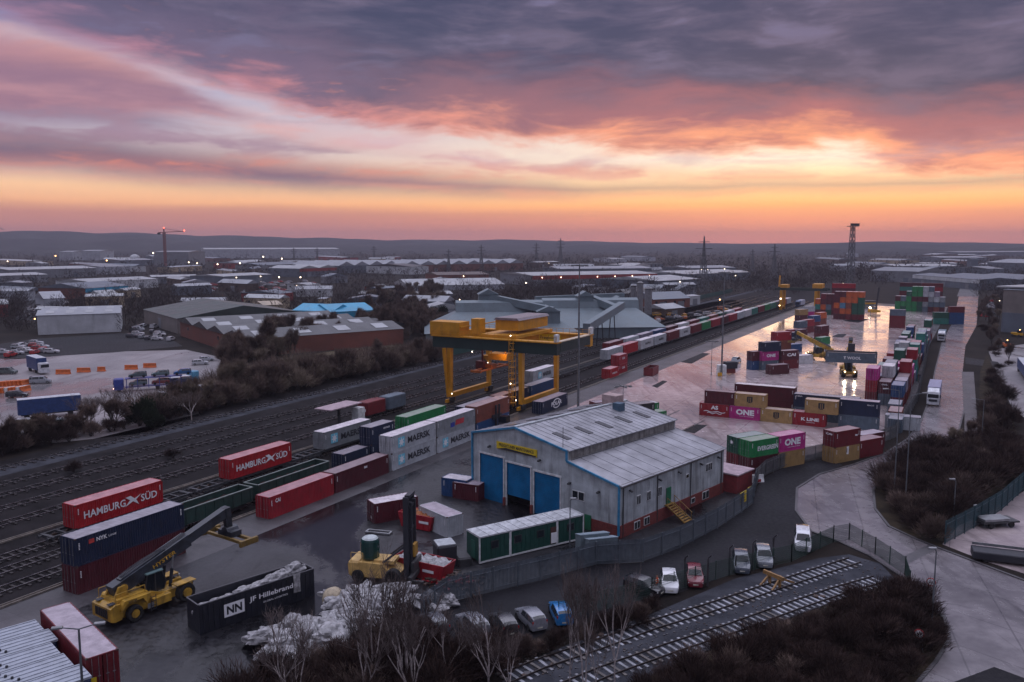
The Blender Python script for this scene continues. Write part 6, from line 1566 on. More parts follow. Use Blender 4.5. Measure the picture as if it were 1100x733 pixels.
def crumple(r, seed, sub=3, sq=(1, 1, .6)):
    from mathutils import noise as mn
    bm = bmesh.new(); bmesh.ops.create_icosphere(bm, subdivisions=sub, radius=1); b = MB(); vs = []
    for q in bm.verts:
        p = q.co.copy(); k = 1 + .42 * mn.noise(p * 1.6 + Vector((seed * 3.1, 0, 0))) - .26 * abs(mn.noise(p * 2.6 + Vector((0, seed * 1.7, 0)))) - .07 * abs(mn.noise(p * 7.0 + Vector((0, 0, seed))))
        vs.append((p.x * r * sq[0] * k, p.y * r * sq[1] * k, max(-.35 * r, p.z * r * sq[2] * k)))
    fs = [tuple(w.index for w in f.verts) for f in bm.faces]; bm.free(); b.add(vs, fs); return b.mesh('sack', m_sack, smooth=True)
SK = [crumple(1.0, i, 4, (1.0 + .3 * (i % 3), .85, .62)) for i in range(6)]
rg = random.Random(3)
for i in range(11):
    x = -L / 2 + 1.0 + i * (L - 2.4) / 10; hh = 1.55 + .9 * (i / 10) ** 1.3 + rg.uniform(-.1, .15)
    o = link('white_sack', SK[i % 6], None, Matrix.Translation((cc_.x, cc_.y, 0)) @ Matrix.Rotation(rz, 4, 'Z') @ Vector((x, rg.uniform(-.1, .1), hh + .2)), rz + rg.uniform(-.3, .3)); o.scale = (1.0, .72, .9 + .3 * (i > 6)); tag(o, 'crumpled white sack lying among others in the black open container', 'sack', 'white sacks in the black open container')
# sack hanging over the rim
o = MB().add([(x, -1.36 - .05 * math.sin(z * 3 + x * 4), z) for z in (1.0, 1.6, 2.2, 2.9) for x in (3.55, 3.8, 4.05, 4.3)] , [(i * 4 + j, i * 4 + j + 1, i * 4 + j + 5, i * 4 + j + 4) for i in range(3) for j in range(3)]).build('hanging_sheet', m_sack, t)
# white heap along the thicket
heap_line = [(300, 690, 2.2), (322, 686, 2.4), (345, 683, 2.6), (368, 664, 2.4), (372, 655, 2.4), (392, 650, 2.2), (410, 650, 2.3), (430, 648, 1.5), (455, 652, 1.3), (474, 655, 1.2), (352, 698, 2.6), (376, 676, 2.6), (398, 664, 2.4), (330, 704, 2.2), (305, 708, 1.8), (420, 660, 1.9)]
k = 0
for u, v, r in heap_line:
    for j in range(9):
        q = G(u + rg.uniform(-13, 13), v + rg.uniform(-6, 6)); o = link('white_sack', SK[k % 6], None, (q.x, q.y, .35 + rg.uniform(0, .8) + (.7 if j == 0 else 0)), rg.uniform(0, 6)); s_ = r * rg.uniform(.26, .62); o.scale = (s_ * rg.uniform(1, 1.5), s_ * rg.uniform(.6, 1.0), s_ * rg.uniform(.7, 1.1)); o.rotation_euler = (rg.uniform(-.3, .3), rg.uniform(-.3, .3), rg.uniform(0, 6)); k += 1
        tag(o, 'grubby white plastic sack dumped in the heap beside the thicket', 'sack', 'white sacks dumped beside the thicket')
q = G(358, 654); o = MB().ico((0, 0, 1.0), 1.15, 3, sq=(.9, 1, 1.0), jit=.04, rg=rg).build('cream_bale', pm('cream bale', (.38, .32, .22), .7, var=.3, dirt=.4), None, (q.x, q.y, 0), smooth=True); tag(o, 'rounded cream bale at the left edge of the white heap', 'bale')
# bottom left: dusty red container and blue tank containers with white lids
v = G(92, 708, HH) - G(43, 655, HH); dv = v.normalized()
c1 = G(92, 708.5, HH); c1.z = 0; rz = math.atan2(v.y, v.x) + math.pi     # doors at the near end
L = 12.19; W = CW
ctr = c1 - dv * (L / 2); nrm = Vector((-dv.y, dv.x, 0)); nrm = nrm if nrm.x > 0 else -nrm
ctr = ctr + nrm * (W / 2)
c = cont(ctr, rz, L, HH, 'dark red', 'dusty dark red container with a pinkish roof, at the bottom left beside the lamp post', GR, roof='lilac')
MB().bb(-.006, .006, -.2, .2, -.25, .25).build('placard', m_sign, c, (-L / 2 - .1, .75, 1.0))
tb = 'blue tanks with white lids at the bottom left'
for i in range(5):
    q = ctr - nrm * (W / 2 + 3.6) + dv * (-4.4 + i * 2.75) + nrm * (0.35 * math.sin(i * 2))
    t = thing('tank_unit', ['blue tank unit with a ribbed white lid, farthest of the row', 'blue tank unit with a ribbed white lid, second from the far end', 'blue tank unit with a ribbed white lid, in the middle of the row', 'blue tank unit with a ribbed white lid, second from the near end', 'blue tank unit with a ribbed white lid, nearest of the row'][i], 'tank', (q.x, q.y, 0.02), math.atan2(v.y, v.x), tb)
    MB().bev((0, 0, 1.05), (2.5, 6.1, 2.1), .12).build('tank', pm('deep blue tank', (.012, .03, .09), .5, dirt=.3), t)
    b = MB(); b.bb(-1.28, 1.28, -3.1, 3.1, 2.12, 2.3)
    for k in range(4): b.bb(-1.2 + k * .64, -1.05 + k * .64, -3.05, 3.05, 2.3, 2.36)
    b.build('lid', pm('white lid', (.30, .33, .38), .5, var=.12, dirt=.15, streak=False), t)
    for k in range(4): MB().tube((-.9 + k * .6, -1.5 + k * .3, 2.3), (-.9 + k * .6, -1.5 + k * .3, 2.48), .1, n=8).build('valve', m_black, t)
# boxes near the warehouse
c = cpx(402, 541, HS + .1, 58, L20, HS, 'maroon', 'maroon container with a frosty white roof left of the pale grey one', base=0, roof='white'); endletter(c, 'CAI', -.4, .7, .5, .35)
c = cpx(480, 556, HS, 140, L20, HS, 'pale grey', 'weathered pale grey container standing between the maroon one and the blue doors', corner=(1, -1), base=0, roof='lilac')
c = cpx(474, 513, HS, 115, L20 - 2, HS, 'blue', 'blue container with a pale roof beside the warehouse wall', base=0, roof='pale grey')
c = cpx(486, 518, HS - .3, 115, L20 - 2, HS - .3, 'maroon', 'dark maroon container with one pale door in front of the blue one', base=0, roof='lilac')
def red_skip(u, v, az, l, label, load):
    q = G(u, v); t = thing('open_skip', label, 'skip', (q.x, q.y, .02), azr(az), 'red open skips by the forklift'); b = MB()
    for s_ in (-1, 1):
        b.prism([(-l / 2 + .5, .1), (l / 2 - .5, .1), (l / 2, 1.9), (-l / 2, 1.9)], s_ * 1.15 - .05, s_ * 1.15 + .05, 'y')
        b.bar((s_ * (l / 2 - .45), 0, .1), (s_ * l / 2, 0, 1.9), 2.2, .08)
        for k in range(6): x = -l / 2 + .7 + k * (l - 1.4) / 5; b.bb(x - .06, x + .06, s_ * 1.22 - .04, s_ * 1.22 + .04, .15, 1.85)
    b.bb(-l / 2 + .5, l / 2 - .5, -1.1, 1.1, .1, .2); b.build('body', paint('red', CC['red']), t)
    b = MB(); n = 14; rg2 = random.Random(u); vs = [(-l / 2 + .35 + (l - .7) * i / n, -1.05 + 2.1 * j / 5, 1.5 + .5 * rg2.random()) for i in range(n + 1) for j in range(6)]
    b.add(vs, [(i * 6 + j, i * 6 + j + 1, i * 6 + j + 7, i * 6 + j + 6) for i in range(n) for j in range(5)]); b.build('load', load, t, smooth=True)
    MB().bb(.6, 2.0, -1.285, -1.272, .95, 1.25).build('marking_panel', m_white, t)
red_skip(456, 618, 118, 6.4, 'red skip filled with white plastic behind the tall black mast', m_sack)
red_skip(452, 566, 118, 5.2, 'red skip with orange scrap in front of the pale grey container', pm('orange scrap', (.25, .08, .02), .8, var=.5, scale=3))
q = G(478, 606); t = thing('crushed_machine', 'black cubic machine with a pale lid beside the red skip', 'machine', (q.x, q.y, 0), R(20)); MB().bev((0, 0, 1.2), (2.2, 2.2, 2.4), .15).build('body', m_black, t); MB().bb(-1, 1, -1, 1, 2.42, 2.55).build('lid', pm('pale lid', (.35, .38, .4), .6), t); MB().bev((1.9, -.4, .5), (1.6, 2.2, 1.0), .2).build('skirt', m_steel, t)
q = G(407, 573); tag(MB().bb(-1.6, 1.6, -.5, -.3, .05, .25).bb(-1.6, 1.6, .3, .5, .05, .25).bb(-1.6, -1.4, -.29, .29, .05, .25).bb(1.4, 1.6, -.29, .29, .05, .25).build('lifting_frame', m_bar, None, (q.x, q.y, .02), R(-15)), 'pale rectangular steel frame lying on the asphalt', 'frame')
# debris heap by the cabins
rg = random.Random(8)
b = MB()
for i in range(120):
    q = Vector((rg.gauss(0, 2.0), rg.gauss(0, 1.2), 0)); b.box((q.x, q.y, .15 + max(0, .8 - q.length * .25) * rg.random()), (rg.uniform(.1, 1.1), rg.uniform(.05, .4), rg.uniform(.04, .25)), rg.uniform(0, 3), mi=rg.choice((0, 0, 0, 1)), ry=rg.uniform(-.4, .4))
q = G(482, 627); tag(b.build('debris', [m_rust, paint('red', CC['red'])], None, (q.x, q.y, 0.02)), kind='stuff')
# ---------------------------------------------------------------- light masts, lamp posts and signs
m_pole = pm('grey mast steel', (.15, .165, .18), .45, metal=.4)
def mast(u, v, vtop, label, heads=4, r=.28, lit=False, group='tall lighting masts'):
    p = G(u, v); q = up((u, vtop), p.y); h = q.z
    t = thing('light_mast', label, 'light mast', (p.x, p.y, 0), R(15), group)
    MB().tube((0, 0, 0), (0, 0, h), r, r * .45, n=10).build('pole', m_pole, t); MB().lathe([(r * 2, 0), (r * 2, .3), (r * 1.3, .35)], n=10).build('base', m_conc, t)
    b = MB(); b.bb(-1.8, 1.8, -.12, .12, h - .3, h - .1); b.bb(-.12, .12, -1.8, 1.8, h - .32, h - .12); b.build('head_frame', m_pole, t)
    for k in range(heads):
        a = k * 2 * math.pi / heads; MB().box((1.6 * math.cos(a), 1.6 * math.sin(a), h - .35), (.7, .5, .22), a).build('floodlight', m_lampw if lit and k == 0 else m_bar, t)
mast(621, 441, 284, 'tall grey floodlight mast rising behind the warehouse roof'); mast(775, 404, 292, 'tall grey floodlight mast in the yard beside the white cabinet', r=.25)
mast(764, 403, 366, 'slim lower pole beside the yard floodlight mast', 2, .10); mast(669, 446, 414, 'short pole rising behind the warehouse ridge', 2, .1)
p = G(772, 404); t = thing('switch_cabinet', 'white cabinet with dark equipment and a yellow barrier at the foot of the yard mast', 'cabinet', (p.x, p.y, .03), R(10)); MB().bev((1.2, 1, 1.4), (2.2, 1.6, 2.8), .1).build('cabinet', m_frame, t); MB().bev((4.6, 3, 2.4), (3.4, 2.0, 1.8), .1).build('generator', m_black, t); MB().bb(3.4, 5.8, 2.2, 3.8, .2, 1.4).build('plinth', m_brick, t); MB().bb(-.9, .2, -1.6, -1.3, .1, 1.1).build('barrier', m_yel, t)
p = G(795, 392); car(p + Vector((0, 4, 0)), azr(30), 'van', (.42, .50, .55), 'pale blue van parked behind the long maroon containers', 'vans in the yard', 'parked_van', 'van')
def lamppost(u, v, vtop, label, arm=(1.5, 0), r=.09, group='street lamps', lit=False, double=False):
    p = G(u, v); h = up((u, vtop), p.y).z
    t = thing('street_lamp', label, 'street lamp', (p.x, p.y, 0), 0, group)
    MB().tube((0, 0, 0), (0, 0, h), r, r * .6, n=8).build('pole', m_pole, t)
    for s_ in ((-1, 1) if double else (1,)):
        a = Vector((arm[0] * s_, arm[1] * s_, .25)); MB().bar((0, 0, h), a + Vector((0, 0, h)), .07, .07).build('arm', m_pole, t)
        o = MB().bev((a.x * 1.2, a.y * 1.2, h + .27), (.75, .3, .16), .05, math.atan2(a.y, a.x)).build('lamp_head', m_lampw if lit else m_bar, t)
lamppost(92, 790, 676, 'slim lamp post with two arms in front of the dusty red container', (1.1, .3), .12, double=True)
for u, v, vt, lb, ar in ((960, 537, 420, 'lamp post at the near edge of the bush island', (-1.6, 0)), (972, 548, 425, 'second lamp post at the near edge of the bush island', (1.6, .3)), (1054, 478, 430, 'lamp post among the bushes by the pavement', (-1.6, 0)), (1001, 668, 592, 'lamp post in the lower verge with a road sign beside it', (-.3, 0)), (1024, 560, 517, 'short pole with a pale head among the bushes', (-.4, 0)), (612, 590, 538, 'slim pole at the warehouse front corner', (.3, 0)), (1040, 300, 283, 'lamp post far up the road', (1, 0))): lamppost(u, v, vt, lb, ar)
def roundsign(u, v, vtop, label, lean=0.0):
    p = G(u, v); h = max(1.6, up((u, vtop), p.y).z); t = thing('road_sign', label, 'road sign', (p.x, p.y, 0), math.atan2(-p.y, -p.x), 'round road signs'); t.rotation_euler = (R(lean), 0, math.atan2(-p.y, -p.x))
    MB().tube((0, 0, 0), (0, 0, h), .05, n=6).build('post', m_pole, t); MB().tube((.06, 0, h - .1), (.10, 0, h - .1), .42, n=20).build('plate', pm('sign red', (.4, .02, .02), .4), t); MB().tube((.10, 0, h - .1), (.115, 0, h - .1), .33, n=20).build('plate_face', m_white, t)
    l = letter('30', t, (.12, 0, h - .1), .36, .26, m_black, R(90), .02)
roundsign(992, 702, 680, 'round speed sign on a leaning post at the verge edge', 14); roundsign(999, 645, 624, 'round speed sign beside the lower lamp post')
# posts between cars
for u, v, vt in ((631, 664, 630), (735, 630, 607), (760, 630, 606), (783, 618, 592), (808, 612, 590), (830, 606, 586)):
    p = G(u, v); t = thing('fence_post', 'pale concrete post standing between the parked cars', 'post', (p.x, p.y, 0), 0, 'concrete posts between the parked cars'); h = 3.0; MB().bar((0, 0, 0), (0, 0, h), .16, .16).build('shaft', m_apron, t); MB().bar((0, 0, h), (.3, -.25, h + .4), .13, .13).build('cranked_top', m_apron, t)
# yellow site signs on the fence, white bags etc.
for u, v, w, h, lb in ((797, 548, 2.0, 1.5, 'larger yellow notice board on the bend of the palisade fence'), (804, 540, 1.3, 1.2, 'smaller yellow notice board on the bend of the palisade fence')):
    q = G(u, v); t = thing('notice_board', lb, 'sign', (q.x, q.y - .35, 1.1), azr(38), 'notice boards on the palisade fence'); MB().bb(-w / 2, w / 2, -.04, .04, 0, h).build('board', m_sign, t)
    for k in range(3): MB().bb(-w / 2 + .15, w / 2 - .3 * (k + 1), -.055, -.041, .25 + k * .35, .33 + k * .35).build('text_line', m_black, t)
q = G(806, 518); t = thing('road_barrier', 'white and red water-filled barrier beside the yard gate', 'barrier', (q.x + 1, q.y, .02), R(15)); MB().prism([(-.35, 0), (.35, 0), (.15, .6), (.1, 1.1), (-.1, 1.1), (-.15, .6)], -1, 1, 'x').build('body', m_frame, t); MB().bb(-.4, .4, -.42, -.36, .1, .5).build('red_panel', paint('red', CC['red']), t)
q = G(908, 497) ; t = thing('white_box', 'square white notice on the road side of the tan container', 'sign', (q.x, q.y + .5, 1.2), azr(70)); MB().bb(-.8, .8, -.05, .05, 0, 1.3).build('board', m_white, t); MB().bb(-.5, .5, -.07, -.055, .3, 1.0).build('emblem', m_bar, t)
# feed bin roofs behind the fence by the cabins
for i, (u, v) in enumerate(((636, 596), (645, 601))):
    q = G(u, v); t = thing('steel_bin', ('pale steel bin with a sloping lid, nearer the cabins', 'pale steel bin with a sloping lid, nearer the warehouse corner')[i], 'bin', (q.x, q.y, .02), azr(75)); MB().prism([(-.9, 0), (.9, 0), (.9, 2.2), (-.9, 2.7)], -1.7, 1.7, 'x').build('body', m_ag, t); MB().bar((0, -.95, 2.75), (0, .95, 2.25), 3.5, .08).build('lid', pm('bin lid', (.2, .26, .3), .5), t)
q = G(865, 586); 
# ---------------------------------------------------------------- sidings, buffer stop
m_sleep = pm('pale concrete sleeper', (.27, .28, .31), .8, var=.55, scale=.7, dirt=.4, streak=False)
m_sleepm = pm('stained concrete sleeper', (.12, .11, .105), .85, var=.4)
m_sleepd = pm('dark sleeper', (.035, .03, .03), .9, var=.4)
m_rail = pm('rail steel', (.035, .026, .024), .5, var=.3, metal=.3)
m_railb = pm('polished rail steel', (.42, .40, .40), .28, var=.15, metal=1.0)
rtk = random.Random(5)
def track(pts, label, sl=m_sleep, step=.75, far=False, group='rail tracks', z=.05):
    p0 = pts[0]; t = thing('railway_track', label, 'railway track', (p0.x, p0.y, 0), 0, group)
    b = MB(); r = [MB(), MB()]
    for a, c in zip(pts, pts[1:]):
        d = (c - a).normalized(); nn = Vector((-d.y, d.x, 0)); L = (c - a).length; n = int(L / step); an = math.atan2(d.y, d.x)
        for i in range(n): q = a + d * (i + .5) * L / n - p0; b.box((q.x, q.y, z + .06 - (rtk.random() ** 3) * .05), (.26, 2.5 + rtk.uniform(-.08, .08), .12), an + rtk.uniform(-.02, .02), mi=0 if rtk.random() < .8 else 1)
        for k, s_ in enumerate((-1, 1)): 
            q = Vector((0, 0, z + .19)); r[k].bar(a - p0 + nn * s_ * .75 + q, c - p0 + nn * s_ * .75 + q, .075, .16)
    o = b.build('sleepers', [sl, m_sleepm if sl is m_sleep else sl], t, fix=False); o['kind'] = 'stuff'
    for k in r: k.build('rail', m_rail if sl is m_sleep else m_railb, t)
track(px((540, 733), (580, 716), (640, 696), (700, 674), (760, 656), (820, 636), (880, 616), (918, 604)), 'upper siding track with pale sleepers and the yellow buffer stop on it')
track(px((600, 745), (650, 724), (720, 699), (790, 676), (850, 654), (900, 637), (945, 624)), 'lower siding track with pale sleepers along the dark bushes')
p = G(832, 631); v = G(880, 616) - G(820, 636); t = thing('buffer_stop', 'yellow wooden buffer stop across the siding track', 'buffer stop', (p.x, p.y, .1), math.atan2(v.y, v.x)); m_bs = pm('buffer ochre', (.27, .15, .05), .6, dirt=.5); t.scale = (.85,) * 3
for s_ in (-1, 1):
    MB().bar((0, s_ * .75, .1), (0, s_ * .75, 1.6), .25, .25).build('upright', m_bs, t); MB().bar((.0, s_ * .75, 1.3), (2.6, s_ * .75, .15), .22, .22).build('strut', m_bs, t); MB().bar((0, s_ * .75, 1.3), (-1.5, s_ * .9, .15), .2, .2).build('strut', m_bs, t)
MB().bar((-.25, -1.5, 1.45), (-.25, 1.5, 1.45), .25, .45).build('beam', m_bs, t)
bw = MB(); rw = random.Random(14)
for k in range(2600):
    u, v = rw.uniform(540, 950), rw.uniform(596, 730); q = G(u, v); 
    if not (597 + (950 - u) * .25 < v < 640 + (950 - u) * .27): continue
    s_ = rw.uniform(.04, .16) * (3.0 if rw.random() < .03 else 1); bw.box((q.x, q.y, .06), (s_, s_ * rw.uniform(.5, 1.3), s_ * .8), rw.uniform(0, 3), mi=rw.choice((0, 0, 1)))
tag(bw.build('gravel', [m_apron, m_rust], None, (0, 0, 0), fix=False), kind='stuff')
# running lines
for t_, s0, s1, lb in ((TR1, -40, 520, 'loading track nearest the left crane rail'), (TR2 + .3, -40, 520, 'loading track beside the trackside row'), (-103.8, -40, 520, 'track just left of the crane rail'), (-110, -40, 560, 'weedy track in the middle of the corridor'), (-116, -30, 560, 'second weedy track in the middle of the corridor'), (-121.5, -30, 600, 'main line track nearer the yard')):
    track([ST(s0, t_), ST(s1, t_)], lb, m_sleepd, 1.0 if t_ > -100 else 1.6)
track([ST(-40, -127), ST(100, -131), ST(240, -136), ST(600, -141)], 'main line track beside the grey stone path', m_sleepd, 1.6)
# railings of the lineside walkway
b = MB(); p0 = ST(0, -137.6)
# tracks in the foreground left of the navy container
for t_ in (-88.5,): track([ST(-40, t_), ST(60, t_)], 'overgrown track left of the navy container', m_sleepd, 1.0)
# forecourt clutter
q = G(1069, 565); t = thing('scrap_trailer', 'dark flat trailer with pale sheets parked by the blue-green fence', 'trailer', (q.x, q.y, .05), azr(80)); MB().bb(-2.5, 2.5, -1.1, 1.1, .6, .8).build('bed', m_steel, t); MB().bb(-2.3, 1.2, -1, .8, .85, 1.15).build('sheet_load', m_bar, t)
for wx in (-1.4, 1.4):
    for s_ in (-1, 1): MB().wheel((wx, s_ * 1.0, .4), .4, .25, n=12).build('wheel', m_tyre, t)
MB().bar((-2.2, .6, .8), (-2.5, .6, 2.6), .2, .4).build('headboard', m_bar, t)
q = G(1082, 604); t = thing('dark_trailer', 'low dark trailer under the forecourt edge railing', 'trailer', (q.x, q.y, .04), azr(112)); MB().bev((0, 0, .7), (7, 2.2, .8), .1).build('bed', m_black, t); MB().bb(-3.4, 3.4, 1.0, 1.06, 1.2, 1.5).build('rail', m_bar, t)
for wx in (-2.2, 2.2):
    for s_ in (-1, 1): MB().wheel((wx, s_ * .95, .35), .35, .25, n=12).build('wheel', m_tyre, t)
# ---------------------------------------------------------------- trees and shrubs
def barkmat(name, c, c2): return pm(name, c, .85, var=.4, scale=4, dirt=.4, dirtcol=c2, spec=.2)
m_birch = barkmat('birch bark', (.34, .30, .29), (.07, .055, .055)); m_bark = barkmat('dark bark', (.035, .028, .024), (.015, .012, .01))
def twigmat(name, a, b_):
    if name in MATS: return MATS[name]
    m, nt, bs = base_mat(name); oi = nt.nodes.new('ShaderNodeObjectInfo'); nz = noise(nt, texco(nt), .9, 3, .6)
    c = mixc(nt, nz.sm(.35, .65), a, b_); c = mixc(nt, S(nt, oi.outputs['Random']) * .6, c, tuple(q * .45 for q in a)); lk(nt, c, bs.inputs['Base Color']); bs.inputs['Roughness'].default_value = .9; bs.inputs['Specular IOR Level'].default_value = .1
    MATS[name] = m; return m
m_twig = twigmat('brown winter twigs', (.095, .066, .058), (.19, .14, .115)); m_twigp = twigmat('pale winter twigs', (.16, .125, .095), (.26, .21, .16)); m_ever = twigmat('evergreen leaves', (.008, .016, .008), (.024, .036, .016)); m_shr = twigmat('dark bramble stems', (.024, .015, .0145), (.080, .052, .045)); m_btw = twigmat('birch twigs', (.11, .085, .082), (.20, .165, .155))
def sliver(b, p, d, L, w, rg):
    a = d.cross(Vector((rg.uniform(-1, 1), rg.uniform(-1, 1), rg.uniform(-1, 1))))
    if a.length < 1e-3: return
    a = a.normalized() * w / 2; m = p + d * L * .5 + Vector((rg.uniform(-.1, .1), rg.uniform(-.1, .1), rg.uniform(0, .1))) * L; q = p + d * L
    o = len(b.v); b.v += [tuple(p - a), tuple(p + a), tuple(m + a * .8), tuple(m - a * .8), tuple(q)]; b.f += [(o, o + 1, o + 2, o + 3), (o + 3, o + 2, o + 4)]; b.mi += [0, 0]
def rdir(d, ang, rg):
    a = d.orthogonal().normalized(); c = d.cross(a); th = rg.uniform(0, 6.283); return (d * math.cos(ang) + (a * math.cos(th) + c * math.sin(th)) * math.sin(ang)).normalized()
def bare_tree(seed, H, r, kids=(2, 3), levels=5, spread=.5, twigs=8, tw=.05, tl=1.0, stems=1, first=.28):
    rg = random.Random(seed); tr = MB(); cr = MB()
    def grow(p, d, r, L, lv):
        q = p + d * L * .5 + Vector((rg.uniform(-.05, .05), rg.uniform(-.05, .05), 0)) * L; e = p + d * L
        n = 6 if lv >= levels - 1 else 4
        (tr if lv >= levels - 2 else cr).tube(p, q, r, r * .85, n, cap=False); (tr if lv >= levels - 2 else cr).tube(q, e, r * .85, r * .68, n, cap=False)
        if lv <= 2:
            for k in range(twigs): 
                f = rg.random(); sliver(cr, p.lerp(e, f), (rdir(d, rg.uniform(.4, 1.1), rg) + Vector((0, 0, .25))).normalized(), tl * rg.uniform(.5, 1.2), tw, rg)
        if lv == 0: return
        m = rg.randint(*kids)
        for k in range(m):
            dd = rdir(d, rg.uniform(.25, 1.0) * spread * (1.3 if k else .5), rg); dd = (dd + Vector((0, 0, .22))).normalized()
            grow(e if k == 0 else p.lerp(e, rg.uniform(.55, 1.0)), dd, r * (.66 if k else .7), L * rg.uniform(.68, .86), lv - 1)
    for s in range(stems):
        d = (Vector((rg.uniform(-1, 1), rg.uniform(-1, 1), 0)) * (.12 if stems == 1 else .38) + Vector((0, 0, 1))).normalized()
        grow(Vector((rg.uniform(-.3, .3), rg.uniform(-.3, .3), -.1)) * (stems > 1) + Vector((0, 0, -.1)), d, r, H * first, levels)
    return tr, cr
def bush(seed, H, W, n, tw, leaf=False, tl=.8):
    """many thin stems fanning from the ground, ends at an uneven height"""
    rg = random.Random(seed); cr = MB(); tr = MB()
    lob = [(rg.uniform(-.6, .6) * W, rg.uniform(-.6, .6) * W, rg.uniform(.5, 1) * H, rg.uniform(.35, .7) * W) for _ in range(7)]
    for k in range(14):
        q = rg.choice(lob); tr.tube((rg.uniform(-.3, .3), rg.uniform(-.3, .3), -.1), (q[0] + rg.gauss(0, .3), q[1] + rg.gauss(0, .3), q[2] * .9), .05, .015, 4, cap=False)
    for k in range(n):
        x, y, z, w = rg.choice(lob); a = rg.uniform(0, 6.283); f = rg.random() ** .5; e_ = rg.uniform(-.9, 1)
        p = Vector((x + w * f * math.cos(a) * math.sqrt(1 - e_ * e_ * .9), y + w * f * math.sin(a) * math.sqrt(1 - e_ * e_ * .9), max(.05, z * .62 + z * .42 * f * e_)))
        d = Vector((p.x - x * .5, p.y - y * .5, p.z * .6 + .3)).normalized(); d = rdir(d, rg.uniform(0, .6), rg)
        if leaf:
            a_ = d.orthogonal().normalized() * tw; b_ = d * tw * 1.6; o = len(cr.v); cr.v += [tuple(p - a_), tuple(p + b_), tuple(p + a_), tuple(p - b_)]; cr.f.append((o, o + 1, o + 2, o + 3)); cr.mi.append(0)
        else: sliver(cr, p, d, tl * rg.uniform(.5, 1.2), tw, rg)
    return tr, cr
def proto(trcr, name, mt, mc, label='x', cat='tree', group=None):
    t = thing(name, label, cat, (0, 0, 0), 0, group); trcr[0].build('trunk' if cat == 'tree' else 'stems', mt, t, fix=False); trcr[1].build('crown' if cat == 'tree' else 'foliage', mc, t, fix=False)
    return t
BIR = [proto(bare_tree(s, 11 + s % 3, .12, (2, 3), 5, .55, 2, .03, 1.0, 1 + (s % 2), .26), 'birch_tree', m_birch, m_btw) for s in range(4)]
SCR = [proto(bare_tree(20 + s, 8, .13, (2, 3), 5, .55, 11, .05, 1.35, 2, .24), 'scrub_tree', m_bark, m_twig if s != 1 else m_twigp) for s in range(4)]
EVG = [proto(bush(40 + s, 6, 2.8, 3600, .14, True), 'evergreen_tree', m_bark, m_ever) for s in range(2)]
TWB = [proto(bush(70 + s, 4.5, 3.2, 1700, .055, False, 1.3), 'scrub_bush', m_bark, m_twig if s else m_twigp, cat='shrub') for s in range(2)]
BSH = [proto(bush(50 + s, 3.0, 2.4, 1500, .045, False, 1.0), 'shrub', m_shr, m_shr, cat='shrub') for s in range(3)] + [proto(bush(60, 2.6, 2.0, 1300, .05, False, .9), 'shrub', m_shr, m_twig, cat='shrub')]
def inpoly(u, v, P):
    c = False
    for (x1, y1), (x2, y2) in zip(P, P[1:] + P[:1]):
        if (y1 > v) != (y2 > v) and u < (x2 - x1) * (v - y1) / (y2 - y1) + x1: c = not c
    return c
rt_ = random.Random(21)
def scatter(P, n, sep, protos, label, group, sc_=(.8, 1.25), weights=None, ok=None):
    us = [p[0] for p in P]; vs = [p[1] for p in P]; pts = []; tries = 0; out = []
    while len(pts) < n and tries < n * 60:
        tries += 1; u, v = rt_.uniform(min(us), max(us)), rt_.uniform(min(vs), max(vs))
        if not inpoly(u, v, P): continue
        q = G(u, v)
        if ok and not ok(q): continue
        if any((q - w).length < sep for w in pts): continue
        pts.append(q); pr = rt_.choices(protos, weights)[0]; s = rt_.uniform(*sc_)
        out.append(place(pr, q, rt_.uniform(0, 6.28), label if isinstance(label, str) else label[protos.index(pr)], group, (s, s, s * rt_.uniform(.85, 1.2))))
    return pts
# thicket at the bottom centre: brush with birches standing out of it
thick = [(240, 765), (285, 722), (330, 728), (385, 706), (430, 692), (500, 700), (560, 703), (560, 715), (500, 740), (470, 775), (300, 790)]
scatter(thick, 44, 1.0, BSH, 'dark bramble shrub in the thicket at the bottom of the picture', 'shrubs of the bottom thicket', (.75, 1.15))
scatter([(500, 716), (560, 698), (640, 674), (700, 655), (706, 668), (600, 700), (540, 720), (480, 748)], 22, 1.2, BSH, 'low dark shrub between the siding and the parked cars', 'shrubs beside the siding', (.3, .55))
for i, (u, v, h, lb) in enumerate([(300, 760, .8, 'leaning birch sapling at the left end of the bottom thicket'), (318, 768, .7, 'thin birch sapling next to the leaning one'), (405, 742, 1.0, 'many-stemmed pale birch in front of the white heap'), (432, 752, 1.05, 'pale birch right of the many-stemmed one'), (478, 742, .7, 'slender pale birch by the blue grey car'), (525, 742, .75, 'small birch below the frosted silver car'), (612, 742, .95, 'tall bare sapling over the siding, left of three'), (628, 745, 1.1, 'tall bare sapling over the siding, middle of three'), (660, 748, 1.1, 'tall forked sapling over the siding, right of three'), (640, 738, .6, 'short thin sapling over the siding'), (390, 760, .85, 'bare birch at the bottom edge left of centre'), (445, 770, .9, 'bare birch at the bottom edge near the centre'), (548, 760, .6, 'short birch at the bottom edge beside the siding')]):
    place(BIR[i % 4], G(u, v), i * 1.7, lb, 'birches at the bottom of the picture', (h * (.55 if 600 < u < 670 else .9), h * (.55 if 600 < u < 670 else .9), h * 1.0))
